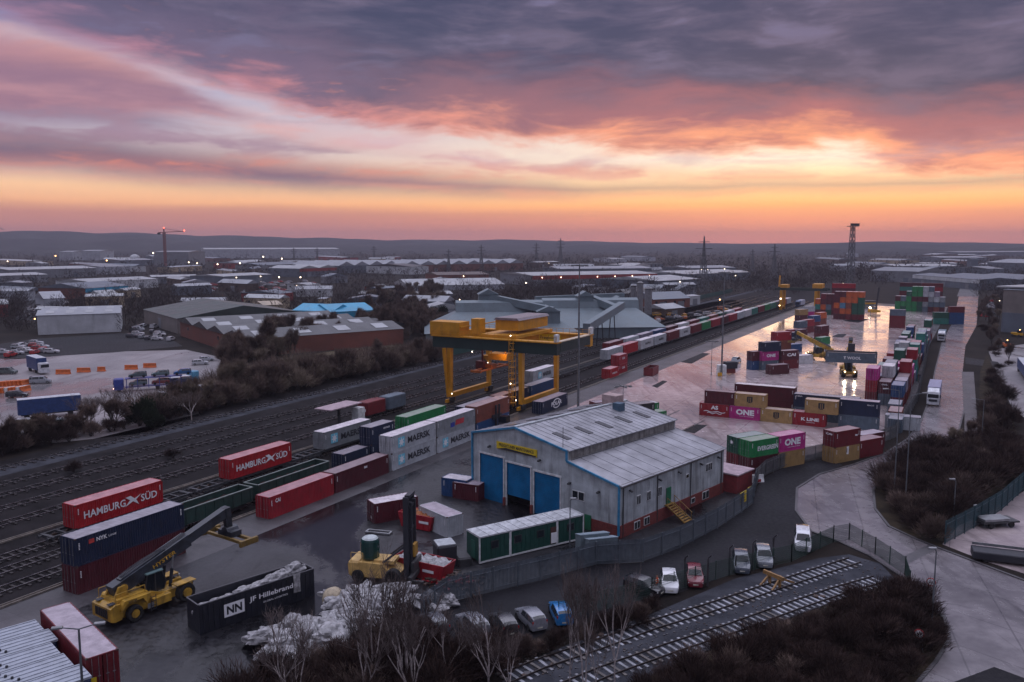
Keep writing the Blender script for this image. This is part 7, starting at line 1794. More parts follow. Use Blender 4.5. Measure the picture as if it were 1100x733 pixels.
# verge below the sidings and the island of bushes on the right
scatter([(640, 790), (705, 735), (775, 705), (860, 672), (930, 645), (965, 630), (995, 655), (1005, 675), (1000, 700), (980, 725), (950, 770)], 95, 1.5, BSH[:3] + [BSH[3]], 'dark bramble shrub on the verge below the sidings', 'shrubs of the lower verge', (.5, .85), (3, 3, 3, 1))
scatter([(962, 505), (1000, 487), (1035, 476), (1052, 480), (1060, 440), (1068, 400), (1085, 470), (1095, 508), (1055, 532), (1010, 568), (1002, 580), (968, 560), (952, 545), (950, 528)], 95, 1.9, BSH, 'dark winter shrub in the bushes between the road and the blue-green fence', 'shrubs of the roadside island', (.7, 1.25), (3, 3, 3, 2))
for i, (u, v) in enumerate(((1002, 492), (1028, 482), (1043, 474))): place(SCR[i], G(u, v), i, ('bare small tree at the road edge of the bushes, nearest the bend', 'bare small tree at the road edge, middle of three', 'bare small tree at the road edge beside the pavement')[i], 'bare trees at the road edge', .55)
scatter([(1062, 375), (1050, 345), (1060, 322), (1072, 325), (1074, 352), (1086, 395), (1072, 398)], 30, 3.0, SCR + BSH[:2], 'bare brown tree right of the far end of the concrete road', 'trees right of the far road', (.5, .95))
# scrub between the lorry park and the railway
Wband = [(-40, 492), (60, 474), (130, 456), (190, 444), (236, 432), (300, 416), (330, 409), (400, 397), (468, 386), (470, 393), (440, 398), (380, 410), (300, 428), (220, 450), (140, 470), (60, 490), (-40, 512)]
scatter(Wband, 150, 3.2, SCR + EVG, ['bare brown tree in the scrub between the railway and the lorry park', 'pale twiggy tree in the scrub between the railway and the lorry park', 'bare brown tree in the scrub between the railway and the lorry park', 'bare brown tree in the scrub between the railway and the lorry park', 'dark evergreen tree in the scrub beside the railway', 'dark evergreen tree in the scrub beside the railway'], 'trees of the railway scrub', (.6, 1.15), (3, 2.4, 3, 3, .5, .5), ok=lambda q: st_of(q)[1] < -139)
scatter([(-40, 480), (60, 468), (150, 456), (236, 430), (240, 446), (140, 474), (60, 494), (-40, 512)], 60, 2.4, BSH, 'winter shrub along the foot of the lorry park', 'shrubs along the lorry park', (.7, 1.3), ok=lambda q: st_of(q)[1] < -138)
for i, (u, v, s) in enumerate(((45, 468, .8), (60, 470, .7), (150, 458, 1.0), (165, 462, .8))): place(EVG[i % 2], G(u, v), i, ('round dark evergreen beside the left blue trailer', 'second dark evergreen beside the left blue trailer', 'big dark evergreen in front of the car transporter', 'dark evergreen right of the big one in front of the car transporter')[i], 'evergreens by the lorry park', s)
for i, (u, v) in enumerate(((112, 448), (125, 452), (142, 446), (100, 456), (206, 452), (186, 450), (90, 462))): place(BIR[i % 4], G(u, v), i * 2.0, 'bare spreading tree against the pale lorry park', 'bare trees in front of the lorry park', (.95, .95, .6))
scatter([(236, 432), (232, 392), (300, 372), (335, 375), (300, 396), (250, 412)], 22, 5, SCR, 'bare tree beside the pale field left of the railway', 'trees round the pale field', (.8, 1.2))
# belt behind the field, up to the gantry
scatter([(236, 384), (330, 366), (384, 358), (395, 318), (470, 312), (480, 332), (470, 345), (478, 362), (430, 365), (360, 369), (310, 378), (250, 394)], 120, 4.2, SCR + EVG[:1], 'bare brown tree in the wood behind the pale field', 'trees of the wood behind the field', (.9, 1.5), (3, 1.2, 3, 3, .3))
scatter([(470, 372), (480, 366), (640, 350), (720, 338), (720, 345), (640, 362), (520, 386)], 26, 4.5, SCR[:1] + BSH[:2], 'dark tree along the foot of the aggregate sheds', 'trees along the aggregate sheds', (.5, .95), ok=lambda q: st_of(q)[1] < -146)
for i, (s, t_) in enumerate(((131, -106.5), (136, -107), (138.5, -105.8), (60, -118.5), (75, -119), (88, -112.5), (30, -106.6))): place(BIR[i % 4] if i < 3 else BSH[i % 3], ST(s, t_), i, ('sapling growing between the tracks by the works wagons' if i < 3 else 'low shrub growing between the weedy tracks'), 'plants between the tracks', (.5 if i < 3 else .55))
scatter([(60, 478), (150, 458), (190, 440), (236, 420), (300, 404), (330, 397), (400, 388), (468, 378), (470, 394), (440, 399), (380, 411), (300, 430), (220, 451), (140, 472)], 130, 2.6, TWB, ['pale twiggy bush filling the scrub above the railway', 'brown twiggy bush filling the scrub above the railway'], 'bushes of the railway scrub', (.7, 1.3), (1, 2.5), ok=lambda q: st_of(q)[1] < -138.5)
scatter([(236, 388), (300, 376), (330, 368), (384, 360), (470, 346), (476, 362), (430, 366), (360, 370), (310, 380), (250, 395)], 60, 3.5, TWB, ['pale twiggy bush at the edge of the wood behind the field', 'brown twiggy bush at the edge of the wood behind the field'], 'bushes at the edge of the wood', (.8, 1.3), (1, 3))
for t in BIR + SCR + EVG + BSH + TWB: drop(t)
# ---------------------------------------------------------------- buildings and plots beyond the railway
FOOT = []
m_farlamp = em('distant lamp', (1.0, .78, .55), 7.0); m_farlampo = em('distant orange lamp', (1.0, .5, .18), 8.0)
FC = {'white': (.46, .48, .50), 'pale': (.34, .36, .40), 'grey': (.17, .18, .20), 'dark': (.035, .036, .04), 'brick': (.15, .05, .035), 'brown': (.07, .045, .035), 'blue': (.02, .28, .46), 'slate': (.10, .12, .15), 'cream': (.36, .29, .20), 'red': (.26, .03, .03), 'moss': (.03, .045, .04), 'beige': (.17, .15, .14)}
def fm(k, roof=False): return pm(('roof sheet ' if roof else 'wall ') + k, tuple(q * (.68 if roof and k in ('white', 'pale') else 1) for q in FC[k]), .45 if roof else .7, var=.2, scale=.15, dirt=.25, streak=not roof)
def shed(a, c, depth, h, rh, wall, roof, label, bays=1, name='industrial_shed', cat='building', lights=0, doors=2, rooflights=0, gable=False, stripe=None, group=None, windows=0):
    """a,c: pixels of the ends of the front wall; rh ridge rise; gable: ridge runs away from the viewer"""
    p, q = G(*a), G(*c); v = q - p; w = v.length; rz = math.atan2(v.y, v.x); m = (p + q) / 2
    t = thing(name, label, cat, (m.x, m.y, 0), rz, group)
    n = Vector((-math.sin(rz), math.cos(rz), 0)); FOOT.append((m + n * depth / 2, max(w, depth) * .62))
    b = MB(); b.bb(-w / 2, w / 2, 0, depth, 0, h)
    W = w / bays if gable else w; D = depth if gable else depth / bays
    r = MB()
    for k in range(bays):
        if gable:
            x0 = -w / 2 + k * W; prof_ = [(x0 - .2, h + .02), (x0 + W + .2, h + .02), (x0 + W / 2, h + rh)]; r.prism(prof_, -.4, depth + .4, 'y')
        else:
            y0 = k * D; r.prism([(y0 - .3, h + .02), (y0 + D + .3, h + .02), (y0 + D / 2, h + rh)], -w / 2 - .4, w / 2 + .4, 'x')
    b.build('wall', fm(wall), t); ro = r.build('roof', fm(roof, True), t)
    for k in range(rooflights):
        x = -w / 2 + w * (k + .6) / (rooflights + .2)
        for j in range(0 if gable else bays):
            y0 = j * D if not gable else depth * .2; z0 = h + rh * .45; MB().bar((x, y0 + D * .12, h + rh * .24 + .12), (x, y0 + D * .38, h + rh * .76 + .12), w / (rooflights * 2.6), .06).build('rooflight', fm('white', True), ro)
            if False: pass
    if gable and rooflights:
        for j in range(bays):
            for k in range(rooflights):
                for s_ in (0.25,):
                    x0 = -w / 2 + j * W + W * .5; y0 = depth * (k + .5) / rooflights; MB().bar((x0 + W * .12, y0, h + rh * .76 + .14), (x0 + W * .38, y0, h + rh * .24 + .14), depth / rooflights * .34, .06).build('rooflight', fm('white', True), ro)
    for k in range(doors):
        x = -w / 2 + w * (k + .5) / doors; dw = min(4.5, w / doors * .5); MB().bb(x - dw / 2, x + dw / 2, -.08, 0.02, 0, min(4.2, h * .7)).build('door', fm('grey' if wall != 'grey' else 'slate'), t)
    for k in range(windows):
        x = -w / 2 + w * (k + .3) / windows; MB().bb(x - .8, x + .8, -.06, .02, h * .55, h * .55 + 1.2).build('window', m_glass, t)
    if stripe: MB().bb(-w / 2, w / 2, -.12, -.01, h * .62, h * .98).build('fascia', fm(stripe), t)
    for k in range(lights): x = -w / 2 + w * (k + .5) / lights; MB().ico((x, -.6, h * .8), max(.35, m.y * .55 / F), 1).build('wall_lamp', m_farlamp, t)
    return t
shed((41, 360), (130, 356.5), 30, 7.5, 1.6, 'white', 'pale', 'long white warehouse with a pale roof behind the orange barriers', doors=0, windows=0, rooflights=4, bays=2)
shed((155, 347), (191, 359), 52, 6, 4, 'beige', 'moss', 'dark green roofed shed with beige walls left of the brick sheds', gable=False, doors=1)
shed((194, 361), (262, 384), 56, 5.5, 2.2, 'brick', 'dark', 'wide brick sheds with rows of pale rooflights in their dark roofs', bays=4, rooflights=4, doors=0, windows=2, gable=True)
shed((308, 366), (330, 372), 40, 5.0, 1.8, 'brown', 'dark', 'low dark brown shed to the right of the brick sheds', bays=3, doors=1)
shed((334, 347), (356, 352), 20, 6.5, 2.6, 'blue', 'blue', 'bright blue shed, left of the joined pair', gable=True, doors=1, group='bright blue sheds'); shed((357, 351.5), (379, 348), 20, 6.5, 2.6, 'blue', 'blue', 'bright blue shed, right of the joined pair', gable=True, doors=1, group='bright blue sheds')
shed((284, 339), (304, 338), 18, 5, 1.5, 'cream', 'cream', 'small cream shed behind the brick sheds', doors=1); shed((342, 331), (350, 331), 14, 5, .6, 'cream', 'pale', 'small cream block beside the blue sheds', doors=1)
shed((92, 322), (138, 318), 36, 7, 3, 'brick', 'slate', 'brick building with a bright blue front fascia', stripe='blue', doors=1); shed((95, 313), (170, 309), 40, 7, 1.6, 'white', 'white', 'white roofed shed above the brick building', doors=2)
shed((10, 300), (104, 297), 60, 9, 2, 'grey', 'white', 'long pale roofed warehouse at the left edge', lights=0); shed((-20, 306), (52, 303), 40, 7, 1.6, 'grey', 'white', 'second pale roofed warehouse at the left edge'); shed((48, 331), (70, 330), 22, 5, 3.5, 'pale', 'pale', 'pale round roofed hut by the side street', doors=1)
shed((163, 305), (212, 304), 30, 6, 1.2, 'grey', 'white', 'pale shed behind the rows of red and white vans'); shed((240, 306), (292, 303), 40, 7, 1.5, 'slate', 'white', 'pale roofed hall left of the van park', lights=2)
shed((322, 298), (362, 296), 45, 9, 3, 'slate', 'white', 'pale gabled hall with a red sign at its side', gable=True, bays=2, stripe='red'); shed((0, 271), (50, 271), 60, 16, 2, 'slate', 'white', 'far grey hall at the left edge of the horizon')
shed((220, 278), (365, 277), 120, 22, 3, 'pale', 'white', 'very long pale distribution hall below the hills'); shed((64, 280), (78, 280), 60, 18, 2, 'pale', 'pale', 'left one of two pale blocks near the horizon', doors=0); shed((88, 280), (108, 280), 60, 20, 2, 'pale', 'pale', 'right one of two pale blocks near the horizon', doors=0)
shed((166, 286), (203, 286), 70, 22, 2, 'grey', 'grey', 'big grey block behind the red tower crane', doors=0); shed((130, 286), (166, 285), 50, 9, 2, 'slate', 'pale', 'low pale block left of the big grey one')
shed((364, 294), (428, 292), 100, 9, 5, 'slate', 'pale', 'blue-grey halls with toothed gable roofs, left group', bays=4, gable=True); shed((434, 293), (562, 290), 110, 9, 5, 'brick', 'pale', 'long blue-grey hall with a zigzag gable roof', bays=8, gable=True); shed((470, 304), (525, 303), 40, 7, 2, 'brick', 'brown', 'low red brick hall with orange doors', doors=4, lights=1)
shed((438, 313), (542, 311), 50, 4, 4, 'pale', 'white', 'wide white roof above the aggregate sheds'); shed((572, 308), (706, 305), 70, 9, 1.6, 'grey', 'white', 'large flat white roofed warehouse with lit wall lamps and a red band', lights=7, stripe='red', doors=5); shed((600, 297), (700, 296), 60, 8, 2, 'slate', 'pale', 'grey hall behind the large white roofed warehouse')
shed((706, 312), (752, 309), 60, 7, 2.5, 'slate', 'white', 'pale roofed hall beside the tall pylon', lights=1); shed((738, 303), (806, 300), 70, 7, 2.2, 'slate', 'white', 'long pale roofed hall behind the tall pylon'); shed((740, 296), (790, 295), 50, 8, 2, 'slate', 'pale', 'pale hall behind the long one by the pylon', lights=2)
shed((702, 332), (741, 330), 18, 5, 3.5, 'brick', 'slate', 'brick house with a slate roof at the builders yard', doors=2, windows=4, name='brick_house', cat='house'); shed((714, 340), (735, 338), 14, 3.5, 2, 'brown', 'white', 'small shed with a white roof at the builders yard', doors=1); shed((741, 328), (752, 327), 10, 5, .6, 'white', 'white', 'white cabin at the builders yard', doors=1)
shed((935, 302), (986, 304), 50, 10, 3, 'grey', 'grey', 'grey shed behind the orange stack of containers'); shed((980, 305), (1052, 312), 90, 8, 1.5, 'slate', 'slate', 'long grey shed with white roof edges behind the green stack', bays=3, stripe='white', doors=3)
shed((962, 292), (1030, 292), 60, 7, 2, 'slate', 'white', 'white roofed hall beyond the grey sheds', lights=0); shed((1010, 282), (1060, 282), 80, 9, 2, 'slate', 'pale', 'pale distant hall on the right'); shed((1060, 292), (1130, 295), 60, 12, 4, 'slate', 'pale', 'grey hall with a curved pale roof at the right edge'); shed((1030, 276), (1110, 275), 80, 12, 2, 'slate', 'pale', 'faint grey hall below the hills on the right')
# near beige building at the right edge
t = shed((1075, 357), (1200, 368), 60, 17, .6, 'beige', 'slate', 'big beige building with a flat roof at the right edge', doors=0); MB().bb(-20, 20, -.2, .02, .2, 8).build('dark_opening', fm('slate'), t); b = MB(); b.bb(-25, 25, 4, 56, 17.6, 18.1); b.build('roof_edge', fm('white', True), t)
shed((1042, 296), (1050, 296), 8, 18, .5, 'slate', 'slate', 'slim dark blue tower block beside the far road', doors=0, name='stair_tower')
p = G(145, 281); t = thing('gas_dome', 'white dome among the far pale blocks', 'dome', (p.x, p.y, 0)); MB().lathe([(10, 0), (10, 5), (9, 9.5), (6, 12.5), (2, 14), (.3, 14.2)], n=18).build('shell', fm('white'), t, smooth=True)
# small works, yards and houses filling the middle distance
rb = random.Random(91); marks = [(30, 'the left edge'), (140, 'the white dome'), (200, 'the left van park'), (290, 'the second van park'), (350, 'the blue sheds'), (420, 'the toothed halls'), (500, 'the zigzag hall'), (640, 'the large white roofed warehouse'), (760, 'the tall pylon'), (960, 'the grey sheds'), (1080, 'the right edge')]
cnt = {}
def filler(n, us, vs, wr, hr_):
    k = 0; tr = 0
    while k < n and tr < n * 40:
        tr += 1; u, v = rb.uniform(*us), rb.uniform(*vs); q = G(u, v); s, t_ = st_of(q)
        if -160 < t_ < 20 and s < 640: continue
        wm = rb.uniform(*wr); dpt = rb.uniform(.5, 1.1) * wm * .7
        if any((q - c).length < r + wm * .7 for c, r in FOOT): continue
        du = wm * F / q.y / 2; wl = rb.choice(['brick', 'white', 'pale', 'grey', 'slate', 'brown', 'cream', 'red']); rf = rb.choice(['white', 'pale', 'white', 'slate', 'dark', 'grey', 'pale'])
        sl = rb.uniform(-1.2, 1.2); near_ = min(marks, key=lambda m: abs(m[0] - u))[1]
        lb = f'small {wl} walled building with a {rf} roof near {near_}'; cnt[lb] = cnt.get(lb, 0) + 1
        if cnt[lb] > 1: lb = f'{ordn[min(cnt[lb] - 1, 20)]} small {wl} building with a {rf} roof near {near_}'
        shed((u - du, v + sl), (u + du, v - sl), dpt, rb.uniform(*hr_), rb.uniform(1, 3), wl, rf, lb, doors=rb.choice((0, 1, 2)), windows=rb.choice((0, 2)), name='small_building', gable=rb.random() < .3, group='small buildings of the middle distance', lights=1 if rb.random() < .07 else 0); k += 1
filler(30, (-20, 480), (291, 345), (10, 26), (4, 6.5)); filler(26, (-20, 700), (279, 296), (22, 60), (5, 9)); filler(14, (880, 1110), (276, 297), (22, 55), (5, 9)); filler(8, (640, 800), (290, 328), (12, 26), (4, 6))
# ---------------------------------------------------------------- lorry park
m_btr = pm('blue trailer side', (.016, .045, .15), .45, dirt=.25); m_btop = pm('pale trailer roof', (.42, .44, .48), .5, dirt=.2, streak=False)
def trailer(a, c, h, label, cab=False, cabcol=None):
    p, q = G(*a), G(*c); v = q - p; L = v.length; rz = math.atan2(v.y, v.x); m = (p + q) / 2; n = Vector((-v.y, v.x, 0)).normalized() * 1.25
    t = thing('lorry_trailer' if not cab else 'lorry', label, 'trailer' if not cab else 'lorry', (m.x + n.x, m.y + n.y, .03), rz, 'blue trailers in the lorry park')
    MB().bev((0, 0, .95 + (h - .95) / 2), (L, 2.5, h - .95), .05).build('box', m_btr, t); MB().bb(-L / 2, L / 2, -1.24, 1.24, h + .003, h + .06).build('roof', m_btop, t); MB().bb(-L / 2 + .5, L / 2 - .5, -.5, .5, .6, .95).build('chassis', m_steel, t)
    for x in (-L / 2 + 1.5, -L / 2 + 2.8, L / 2 - 2.0):
        for s_ in (-1, 1): MB().wheel((x, s_ * 1.02, .5), .5, .3, n=12).build('wheel', m_tyre, t)
    if cab: MB().bev((L / 2 + 1.6, 0, 1.8), (2.2, 2.4, 2.6), .2).build('cab', cabcol or m_cabw, t); MB().bb(L / 2 + 2.6, L / 2 + 2.72, -1.0, 1.0, 1.9, 2.7).build('windscreen', m_carglass, t)
    return t
trailer((20, 452), (88, 445), 4.0, 'long dark blue trailer at the left of the lorry park'); trailer((178, 443), (233, 432), 4.0, 'blue trailer with a white roof beside the railway scrub'); trailer((29, 398), (40, 402), 4.2, 'short blue lorry box next to the orange barriers', True); trailer((186, 417), (206, 413), 2.2, 'low bright blue trailer behind the white roofed one', True, pm('light blue cab', (.1, .3, .45), .4))
p, q = G(122, 421), G(196, 416); v = q - p; rz = math.atan2(-v.y, -v.x); m = (p + q) / 2; t = thing('car_transporter', 'blue car transporter lorry loaded with cars on two decks', 'lorry', (m.x, m.y, .03), rz, None); L = v.length
m_tb = pm('transporter blue', (.03, .05, .25), .4)
b = MB()
for z in (.9, 2.9): b.bb(-L / 2, L / 2 - 2.6, -1.2, 1.2, z, z + .14)
for k in range(6):
    for s_ in (-1, 1): b.bar((-L / 2 + .3 + k * (L - 3.2) / 5, s_ * 1.15, .5), (-L / 2 + .3 + k * (L - 3.2) / 5, s_ * 1.15, 3.0), .14, .14)
b.build('deck_frame', m_tb, t); MB().bev((L / 2 - 1.2, 0, 1.75), (2.2, 2.4, 2.6), .2).build('cab', m_tb, t); MB().bb(L / 2 - .12, L / 2 - .02, -1, 1, 1.8, 2.6).build('windscreen', m_carglass, t); MB().bev((L / 2 - .05, .8, .8), (.15, .4, .25), .04).build('headlight', em('lit headlight', (1, .55, .4), 5), t)
for x in (L / 2 - 1.2, -2, -L / 2 + 2, -L / 2 + 3.3):
    for s_ in (-1, 1): MB().wheel((x, s_ * 1.0, .45), .45, .3, n=12).build('wheel', m_tyre, t)
M = Matrix.Translation((m.x, m.y, 0)) @ Matrix.Rotation(rz, 4, 'Z'); k = 0
for z in (1.05, 3.05):
    for j in range(3):
        c = car(M @ Vector((L / 2 - 5.4 - j * 5.0, 0, z)), rz, 'hatch', [(.10, .14, .16), (.18, .03, .03), (.02, .03, .08), (.06, .09, .10), (.10, .15, .16), (.02, .10, .26)][k], ['grey car on the lower deck behind the cab', 'dark red car in the middle of the lower deck', 'dark blue car at the rear of the lower deck', 'dark green-grey car on the upper deck behind the cab', 'grey-green car in the middle of the upper deck', 'blue car at the rear of the upper deck'][k] + ' of the transporter', 'cars carried by the transporter', 'carried_car'); c.location.z = z + .1; k += 1
m_orb = pm('orange barrier', (.55, .12, .02), .55)
for u, v, w, lb in ((68, 402, 13, 'orange barrier block next to the short blue lorry'), (90, 400, 12, 'second orange barrier block from the left'), (109, 399, 7, 'short orange barrier block in the middle'), (141, 397, 12, 'orange barrier block, second from the right'), (161, 395, 12, 'orange barrier block nearest the scrub')):
    p = G(u, v); l = w * p.length / F; t = thing('orange_barrier', lb, 'barrier', (p.x, p.y, .02), R(4), 'orange barriers across the lorry park')
    MB().prism([(-.5, 0), (.5, 0), (.28, .5), (.22, 1.25), (-.22, 1.25), (-.28, .5)], -l / 2, l / 2, 'x').build('body', m_orb, t)
    for s_ in (-1, 1): MB().bb(s_ * l * .3 - .5, s_ * l * .3 + .5, -.55, .55, -.01, .12).build('foot', m_orb, t)
for i in range(14):
    u, v = 2 + (i % 7) * 4.2, 415 + (i // 7) * 7 - (i % 7) * .3; p = G(u, v); t = thing('orange_barrier', 'orange barrier in the close-packed rows at the left edge', 'barrier', (p.x, p.y, .02), R(70), 'orange barriers stored at the left edge'); MB().prism([(-.5, 0), (.5, 0), (.28, .5), (.22, 1.2), (-.22, 1.2), (-.28, .5)], -1.3, 1.3, 'x').build('body', m_orb if (i // 7) == 0 or i % 3 else m_frame, t)
for u, v, k, cc, lb, a in ((19, 427, 'estate', (.02, .02, .03), 'black car beside the orange barriers at the left edge', 10), (44, 412, 'van', (.3, .32, .35), 'pale pick-up behind the short blue lorry', 20), (215, 392, 'estate', (.5, .52, .55), 'white car at the right end of the lorry park', 20), (222, 388, 'hatch', (.45, .48, .52), 'silver car at the right end of the lorry park', 25), (8, 402, 'van', (.08, .10, .10), 'dark van at the left edge of the lorry park', 5), (30, 460, 'van', (.5, .52, .55), 'white van under the left blue trailer', 10), (52, 456, 'van', (.35, .38, .42), 'grey van in front of the left blue trailer', 10)): car(G(u, v), R(a), k, cc, lb, 'vehicles in the lorry park', 'parked_van' if k == 'van' else 'parked_car', 'van' if k == 'van' else 'car')
rv = random.Random(31)
def smallcars(P, n, sep, group, label, cols, kinds=('hatch', 'van', 'estate'), az=None):
    us = [p[0] for p in P]; vs = [p[1] for p in P]; pts = []; tr = 0
    while len(pts) < n and tr < n * 50:
        tr += 1; u, v = rv.uniform(min(us), max(us)), rv.uniform(min(vs), max(vs))
        if not inpoly(u, v, P): continue
        q = G(u, v)
        if any((q - w).length < sep for w in pts): continue
        pts.append(q); kd = rv.choice(kinds); cc = rv.choice(cols); body = FARV[kd]; o = link('parked_van' if kd == 'van' else 'parked_car', body, None, (q.x, q.y, .03), (az if az is not None else rv.choice((.1, 1.6))) + rv.uniform(-.1, .1)); setmat(o, pm('car paint %.3f %.3f %.3f' % cc, cc, .28, var=.06, coat=.6)); tag(o, label, 'van' if kd == 'van' else 'car', group)
def farveh(k):
    b, g_, wh_, spec = carmesh(k); o = len(b.v); b.v += [tuple(q) for q in g_.v]; b.f += [tuple(i + o for i in f) for f in g_.f]; b.mi += [1] * len(g_.f)
    for wx, s_ in wh_: b.wheel((wx, s_ * (spec['W'] - .1), .32), .32, .2, 2, 10)
    return b.mesh('vehicle', [None, m_carglass, m_tyre], smooth=False)
FARV = {k: farveh(k) for k in ('hatch', 'estate', 'van')}
WV = [(.5, .5, .52), (.5, .5, .52), (.45, .47, .5), (.4, .03, .03), (.05, .05, .06), (.2, .21, .23)]
smallcars([(190, 318), (188, 306), (232, 303), (232, 314)], 46, 3.4, 'vans of the far left van park', 'parked van or car in the dense red and white rows left of the lit hall', [(.5, .5, .52), (.42, .03, .03), (.45, .04, .04), (.48, .5, .52)], ('van', 'van', 'estate'), .2)
smallcars([(252, 318), (255, 304), (340, 302), (340, 314)], 60, 3.4, 'vans of the van park by the wood', 'parked van or car in the dense rows above the river wood', [(.5, .5, .52), (.42, .03, .03), (.5, .5, .52), (.3, .32, .36)], ('van', 'van', 'estate'), .2)
smallcars([(-10, 378), (40, 370), (70, 380), (10, 384)], 16, 4.5, 'cars in the dark car park', 'parked car on the dark car park left of the white warehouse', WV, ('hatch', 'estate'))
smallcars([(140, 366), (150, 350), (178, 352), (186, 366)], 15, 4.2, 'vehicles beside the white warehouse', 'parked vehicle between the white warehouse and the green roofed shed', WV)
smallcars([(700, 347), (704, 338), (770, 334), (792, 328), (780, 338)], 24, 4.2, 'vehicles in the builders yard', 'parked vehicle in the builders yard beyond the tracks', [(.5, .5, .52), (.5, .25, .02), (.45, .12, .03), (.05, .05, .06)])
smallcars([(1052, 345), (1056, 318), (1068, 320), (1064, 345)], 8, 5, 'cars by the far road', 'parked car beside the far end of the concrete road', WV)
smallcars([(20, 345), (28, 322), (72, 322), (84, 345)], 22, 5, 'vehicles along the left street', 'parked vehicle along the street behind the white warehouse', WV)
# small yellow machines at the right edge
for i, (u, v, lb) in enumerate(((1081, 374, 'small orange dumper with a light beacon on the right-hand yard'), (1092, 362, 'yellow skip loader in front of the beige building'))):
    p = G(u, v); t = thing('site_dumper', lb, 'dumper', (p.x, p.y, .03), 1.2 + i); MB().prism([(-2, .7), (1.2, .7), (1.9, 1.6), (-1.8, 1.6)], -.95, .95, 'y').build('body', m_orb if i == 0 else m_yel, t); MB().bev((-1, 0, 2.1), (1.3, 1.4, 1.0), .1).build('cab', m_carglass, t); MB().ico((-1, 0, 2.75), .18, 1).build('beacon', m_farlampo, t)
    for x in (-1.2, 1.1):
        for s_ in (-1, 1): MB().wheel((x, s_ * .95, .5), .5, .4, n=12).build('wheel', m_tyre, t)
b = trailer((1092, 398), (1104, 415), 3.6, 'dark blue trailer at the right edge of the yard')
# ---------------------------------------------------------------- street lamps, lit
def lit(u, v, base, label, orange=False, k=.75):
    p = G(u, base); h = max(4, up((u, v), p.y).z); t = thing('street_lamp', label, 'street lamp', (p.x, p.y, 0), 0, 'lit lamps in the town'); r = p.y * k / F
    MB().tube((0, 0, 0), (0, 0, h - r), .12, .08, n=6).build('pole', m_pole, t); MB().ico((0, 0, h), r, 1).build('lamp', m_farlampo if orange else m_farlamp, t)
for u, v, bs_, o, lb in ((289, 325, 336, 1, 'bright warm lamp above the brick sheds'), (388, 322, 334, 1, 'bright warm lamp over the wood right of the blue sheds'), (445, 319, 330, 0, 'pale lamp over the wood left of the aggregate sheds'), (426, 321, 331, 0, 'faint lamp left of the pale one over the wood'), (494, 322, 330, 0, 'lamp on the skyline of the left aggregate shed'), (60, 275, 281, 1, 'orange lamp near the horizon on the left'), (115, 280, 286, 1, 'orange lamp left of the white dome'), (112, 273, 279, 0, 'white lamp among the far pale blocks'), (165, 272, 280, 0, 'white lamp left of the tower crane'), (203, 282, 289, 0, 'white lamp right of the big grey block'), (212, 283, 290, 0, 'second white lamp right of the big grey block'), (258, 283, 290, 0, 'white lamp below the very long hall'), (234, 284, 291, 0, 'white lamp under the left end of the very long hall'), (283, 276, 283, 0, 'lamp in front of the very long hall'), (303, 278, 285, 0, 'second lamp in front of the very long hall'), (323, 298, 305, 0, 'lamp by the pale gabled hall'), (300, 298, 306, 0, 'lamp at the van park'), (38, 347, 353, 1, 'orange lamp at the left end of the white warehouse'), (43, 333, 342, 1, 'red-orange lamp along the left street'), (773, 322, 332, 1, 'warm lamp at the builders yard'), (790, 296, 303, 0, 'lamp above the hall by the pylon'), (905, 305, 318, 0, 'white lamp over the tall container stacks'), (565, 304, 314, 0, 'lamp left of the large white roofed warehouse'), (935, 333, 340, 0, 'white lamp on a machine near the far stacks'), (1073, 325, 331, 0, 'small lamp among the trees right of the far road'), (760, 290, 298, 0, 'lamp behind the long hall by the pylon')): lit(u, v, bs_, lb, o)
p = G(939, 337); t = thing('yard_machine', 'dark yard machine with a bright work light near the far green stack', 'machine', (p.x, p.y, .03), .4); MB().prism([(-3, .6), (3, .6), (3, 1.6), (-1, 2.2), (-3, 2.2)], -1.3, 1.3, 'y').build('body', m_yel, t); MB().bar((1, 0, 1.5), (2.4, 0, 13), .6, .6).build('mast', m_black, t); MB().ico((-3, 0, 3), .6, 1).build('work_light', m_farlamp, t)
p = G(925, 331); t = thing('flat_stack', 'grey stacked flat racks beside the tall orange stack', 'flat racks', (p.x, p.y, .03), .1)
for k in range(4): MB().bb(-8, 8, -2.5, 2.5, k * 1.1, k * 1.1 + .7).build('rack', (m_bar, m_ag, m_yel, m_steel)[k], t)
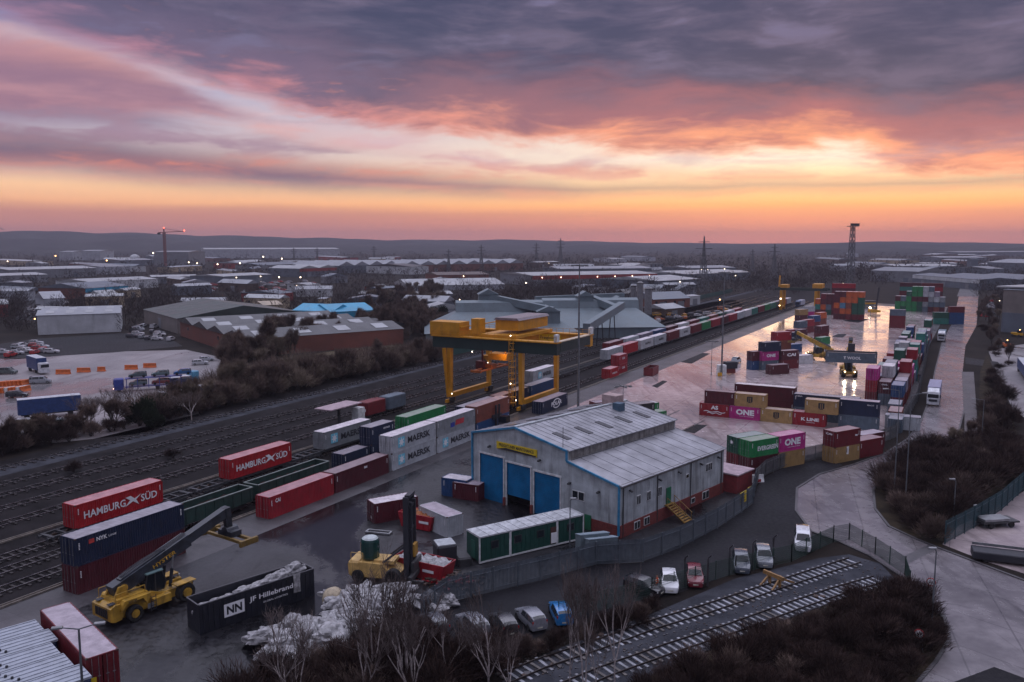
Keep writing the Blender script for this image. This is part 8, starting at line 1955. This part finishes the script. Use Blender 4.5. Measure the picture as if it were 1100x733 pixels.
# ---------------------------------------------------------------- pylons, tower crane, floodlight tower, turbine
m_pyl = pm('pylon steel', (.10, .105, .115), .6)
def lattice(b, w0, w1, h, n, r):
    for k in range(n):
        f0, f1 = k / n, (k + 1) / n; a0, a1 = w0 + (w1 - w0) * f0, w0 + (w1 - w0) * f1; z0, z1 = h * f0, h * f1
        c0 = [(-a0, -a0, z0), (a0, -a0, z0), (a0, a0, z0), (-a0, a0, z0)]; c1 = [(-a1, -a1, z1), (a1, -a1, z1), (a1, a1, z1), (-a1, a1, z1)]
        for i in range(4): b.bar(c0[i], c1[i], r, r); b.bar(c0[i], c1[(i + 1) % 4], r * .6, r * .6); b.bar(c0[(i + 1) % 4], c1[i], r * .6, r * .6); b.bar(c1[i], c1[(i + 1) % 4], r * .6, r * .6)
def pylon(u, v, vt, label, k=1.0):
    p = G(u, v); h = up((u, vt), p.y).z; t = thing('pylon', label, 'pylon', (p.x, p.y, 0), .3, 'electricity pylons'); r = max(.3, p.y * .55 / F)
    b = MB(); lattice(b, h * .085, h * .022, h * .62, 5, r); b.v = list(b.v); 
    q = MB(); lattice(q, h * .022, .15, h * .38, 4, r * .8); b.add([(x, y, z + h * .62) for x, y, z in q.v], q.f); b.build('tower', m_pyl, t)
    for z, w in ((.66, .13), (.78, .17), (.90, .11)): MB().bar((-h * w, 0, h * z), (h * w, 0, h * z), r * 1.2, r * 1.2).build('cross_arm', m_pyl, t)
    FOOT.append((p, 12))
for a in ((755, 314, 254, 'tall pylon rising behind the batching plant against the sunset'), (831, 300, 262, 'pylon between the tall pylon and the floodlight tower'), (808, 292, 268, 'small pylon left of the second one'), (482, 292, 268, 'pylon above the zigzag roofed hall'), (517, 291, 263, 'taller pylon above the zigzag roofed hall'), (576, 285, 261, 'far pylon left of the middle'), (602, 285, 256, 'far pylon nearest the middle'), (316, 284, 266, 'far pylon in front of the very long hall'), (341, 284, 266, 'second far pylon in front of the very long hall'), (402, 282, 264, 'faint far pylon between the halls')): pylon(*a)
p = G(913, 311); h = up((913, 241), p.y).z; t = thing('floodlight_tower', 'tall lattice floodlight tower with a wide head against the sunset', 'tower', (p.x, p.y, 0), .2); b = MB(); lattice(b, 2.4, 1.1, h - 1.5, 10, .38); b.build('tower', m_pyl, t); MB().bb(-3.6, 3.6, -2.5, 2.5, h - 1.8, h - 1.3).build('platform', m_pyl, t)
for k in range(6): MB().bb(-3.5 + k * 1.3, -2.7 + k * 1.3, -2.7, -1.9, h - 1.25, h + .6).build('floodlight', m_steel, t)
p = G(178, 287); h = up((178, 250), p.y).z; D = p.y; t = thing('tower_crane', 'red tower crane with lit tips above the big grey block', 'crane', (p.x, p.y, 0), -.1); m_rc = pm('crane red', (.22, .06, .05), .6); b = MB(); lattice(b, 1.4, 1.4, h, 12, .5); b.build('tower', m_rc, t); MB().bar((-9, 0, h), (32, 0, h + 2), 1.0, 1.0).build('jib', m_rc, t); MB().bar((0, 0, h), (0, 0, h + 6), 1.4, 1.4).build('apex', m_rc, t); MB().bar((0, 0, h + 6), (26, 0, h + 2), .5, .5).build('tie', m_rc, t); MB().bb(-10, -6, -1.2, 1.2, h - 3, h).build('counterweight', m_steel, t); MB().ico((32, 0, h + 3), 1.1, 1).build('lamp', em('red lamp', (1, .12, .06), 6), t); MB().ico((0, 0, h + 7), 1.0, 1).build('lamp', MATS['red lamp'], t)
p = G(-8, 300); h = up((-8, 238), p.y).z; t = thing('wind_turbine', 'wind turbine with one blade showing at the left edge of the sky', 'wind turbine', (p.x, p.y, 0), 0); MB().tube((0, 0, 0), (0, 0, h), 1.3, .8, n=10).build('tower', fm('pale'), t)
for k in range(3): a = R(118 + 120 * k); MB().bar((0, -1, h), (17 * math.sin(a), -1, h + 17 * math.cos(a)), .9, .5).build('blade', fm('grey'), t)
# ---------------------------------------------------------------- woods that read as one mass
def woodland():
    rg = random.Random(77); b = MB(); n = 0
    zones = [((-60, 1160), (268, 300), 4200), ((-60, 560), (300, 345), 900), ((560, 860), (300, 330), 900), ((860, 960), (290, 316), 300), ((1048, 1160), (286, 345), 320), ((-60, 240), (320, 375), 260)]
    for (u0, u1), (v0, v1), cnt in zones:
        for _ in range(cnt):
            u, v = rg.uniform(u0, u1), rg.uniform(v0, v1); q = G(u, v); s, t_ = st_of(q)
            if -152 < t_ < 14 and s < 590: continue
            if -100 < t_ < -40 and s < 750: continue
            if q.y < 280: continue
            if any((q - c).length < r for c, r in FOOT): continue
            if inpoly(u, v, [(236, 400), (300, 384), (360, 374), (440, 368), (472, 372), (440, 386), (262, 410)]): continue
            if inpoly(u, v, [(185, 320), (186, 303), (345, 300), (345, 316)]) or inpoly(u, v, [(690, 350), (700, 332), (800, 324), (800, 340)]): continue
            if u < 240 and v > 358: continue
            if u < 60 and 318 < v < 346 and u > 14 - (v - 345): continue
            h = rg.uniform(6, 12); w = h * rg.uniform(.35, .6); k = 60 if q.y < 620 else 26 if q.y < 1000 else 10; sz = (.16 if q.y < 620 else .35 if q.y < 1000 else .9)
            for j in range(k):
                a = rg.uniform(0, 6.28); e_ = rg.uniform(.12, 1); rr = w * math.sqrt(max(0.05, 1 - (2 * e_ - 1.05) ** 2)) * rg.uniform(.5, 1); p = Vector((q.x + rr * math.cos(a), q.y + rr * math.sin(a), h * e_)); d = Vector((math.cos(a) * .5, math.sin(a) * .5, rg.uniform(.3, 1))).normalized()
                sliver(b, p - d * h * .12, d, h * (.22 if k > 20 else .34) * rg.uniform(.7, 1.2), sz * rg.uniform(.7, 1.6), rg)
    o = b.build('woodland', twigmat('far winter wood', (.040, .031, .031), (.085, .068, .064)), fix=False); tag(o, kind='stuff')
woodland()
# steam rising from a far stack: thin real vapour
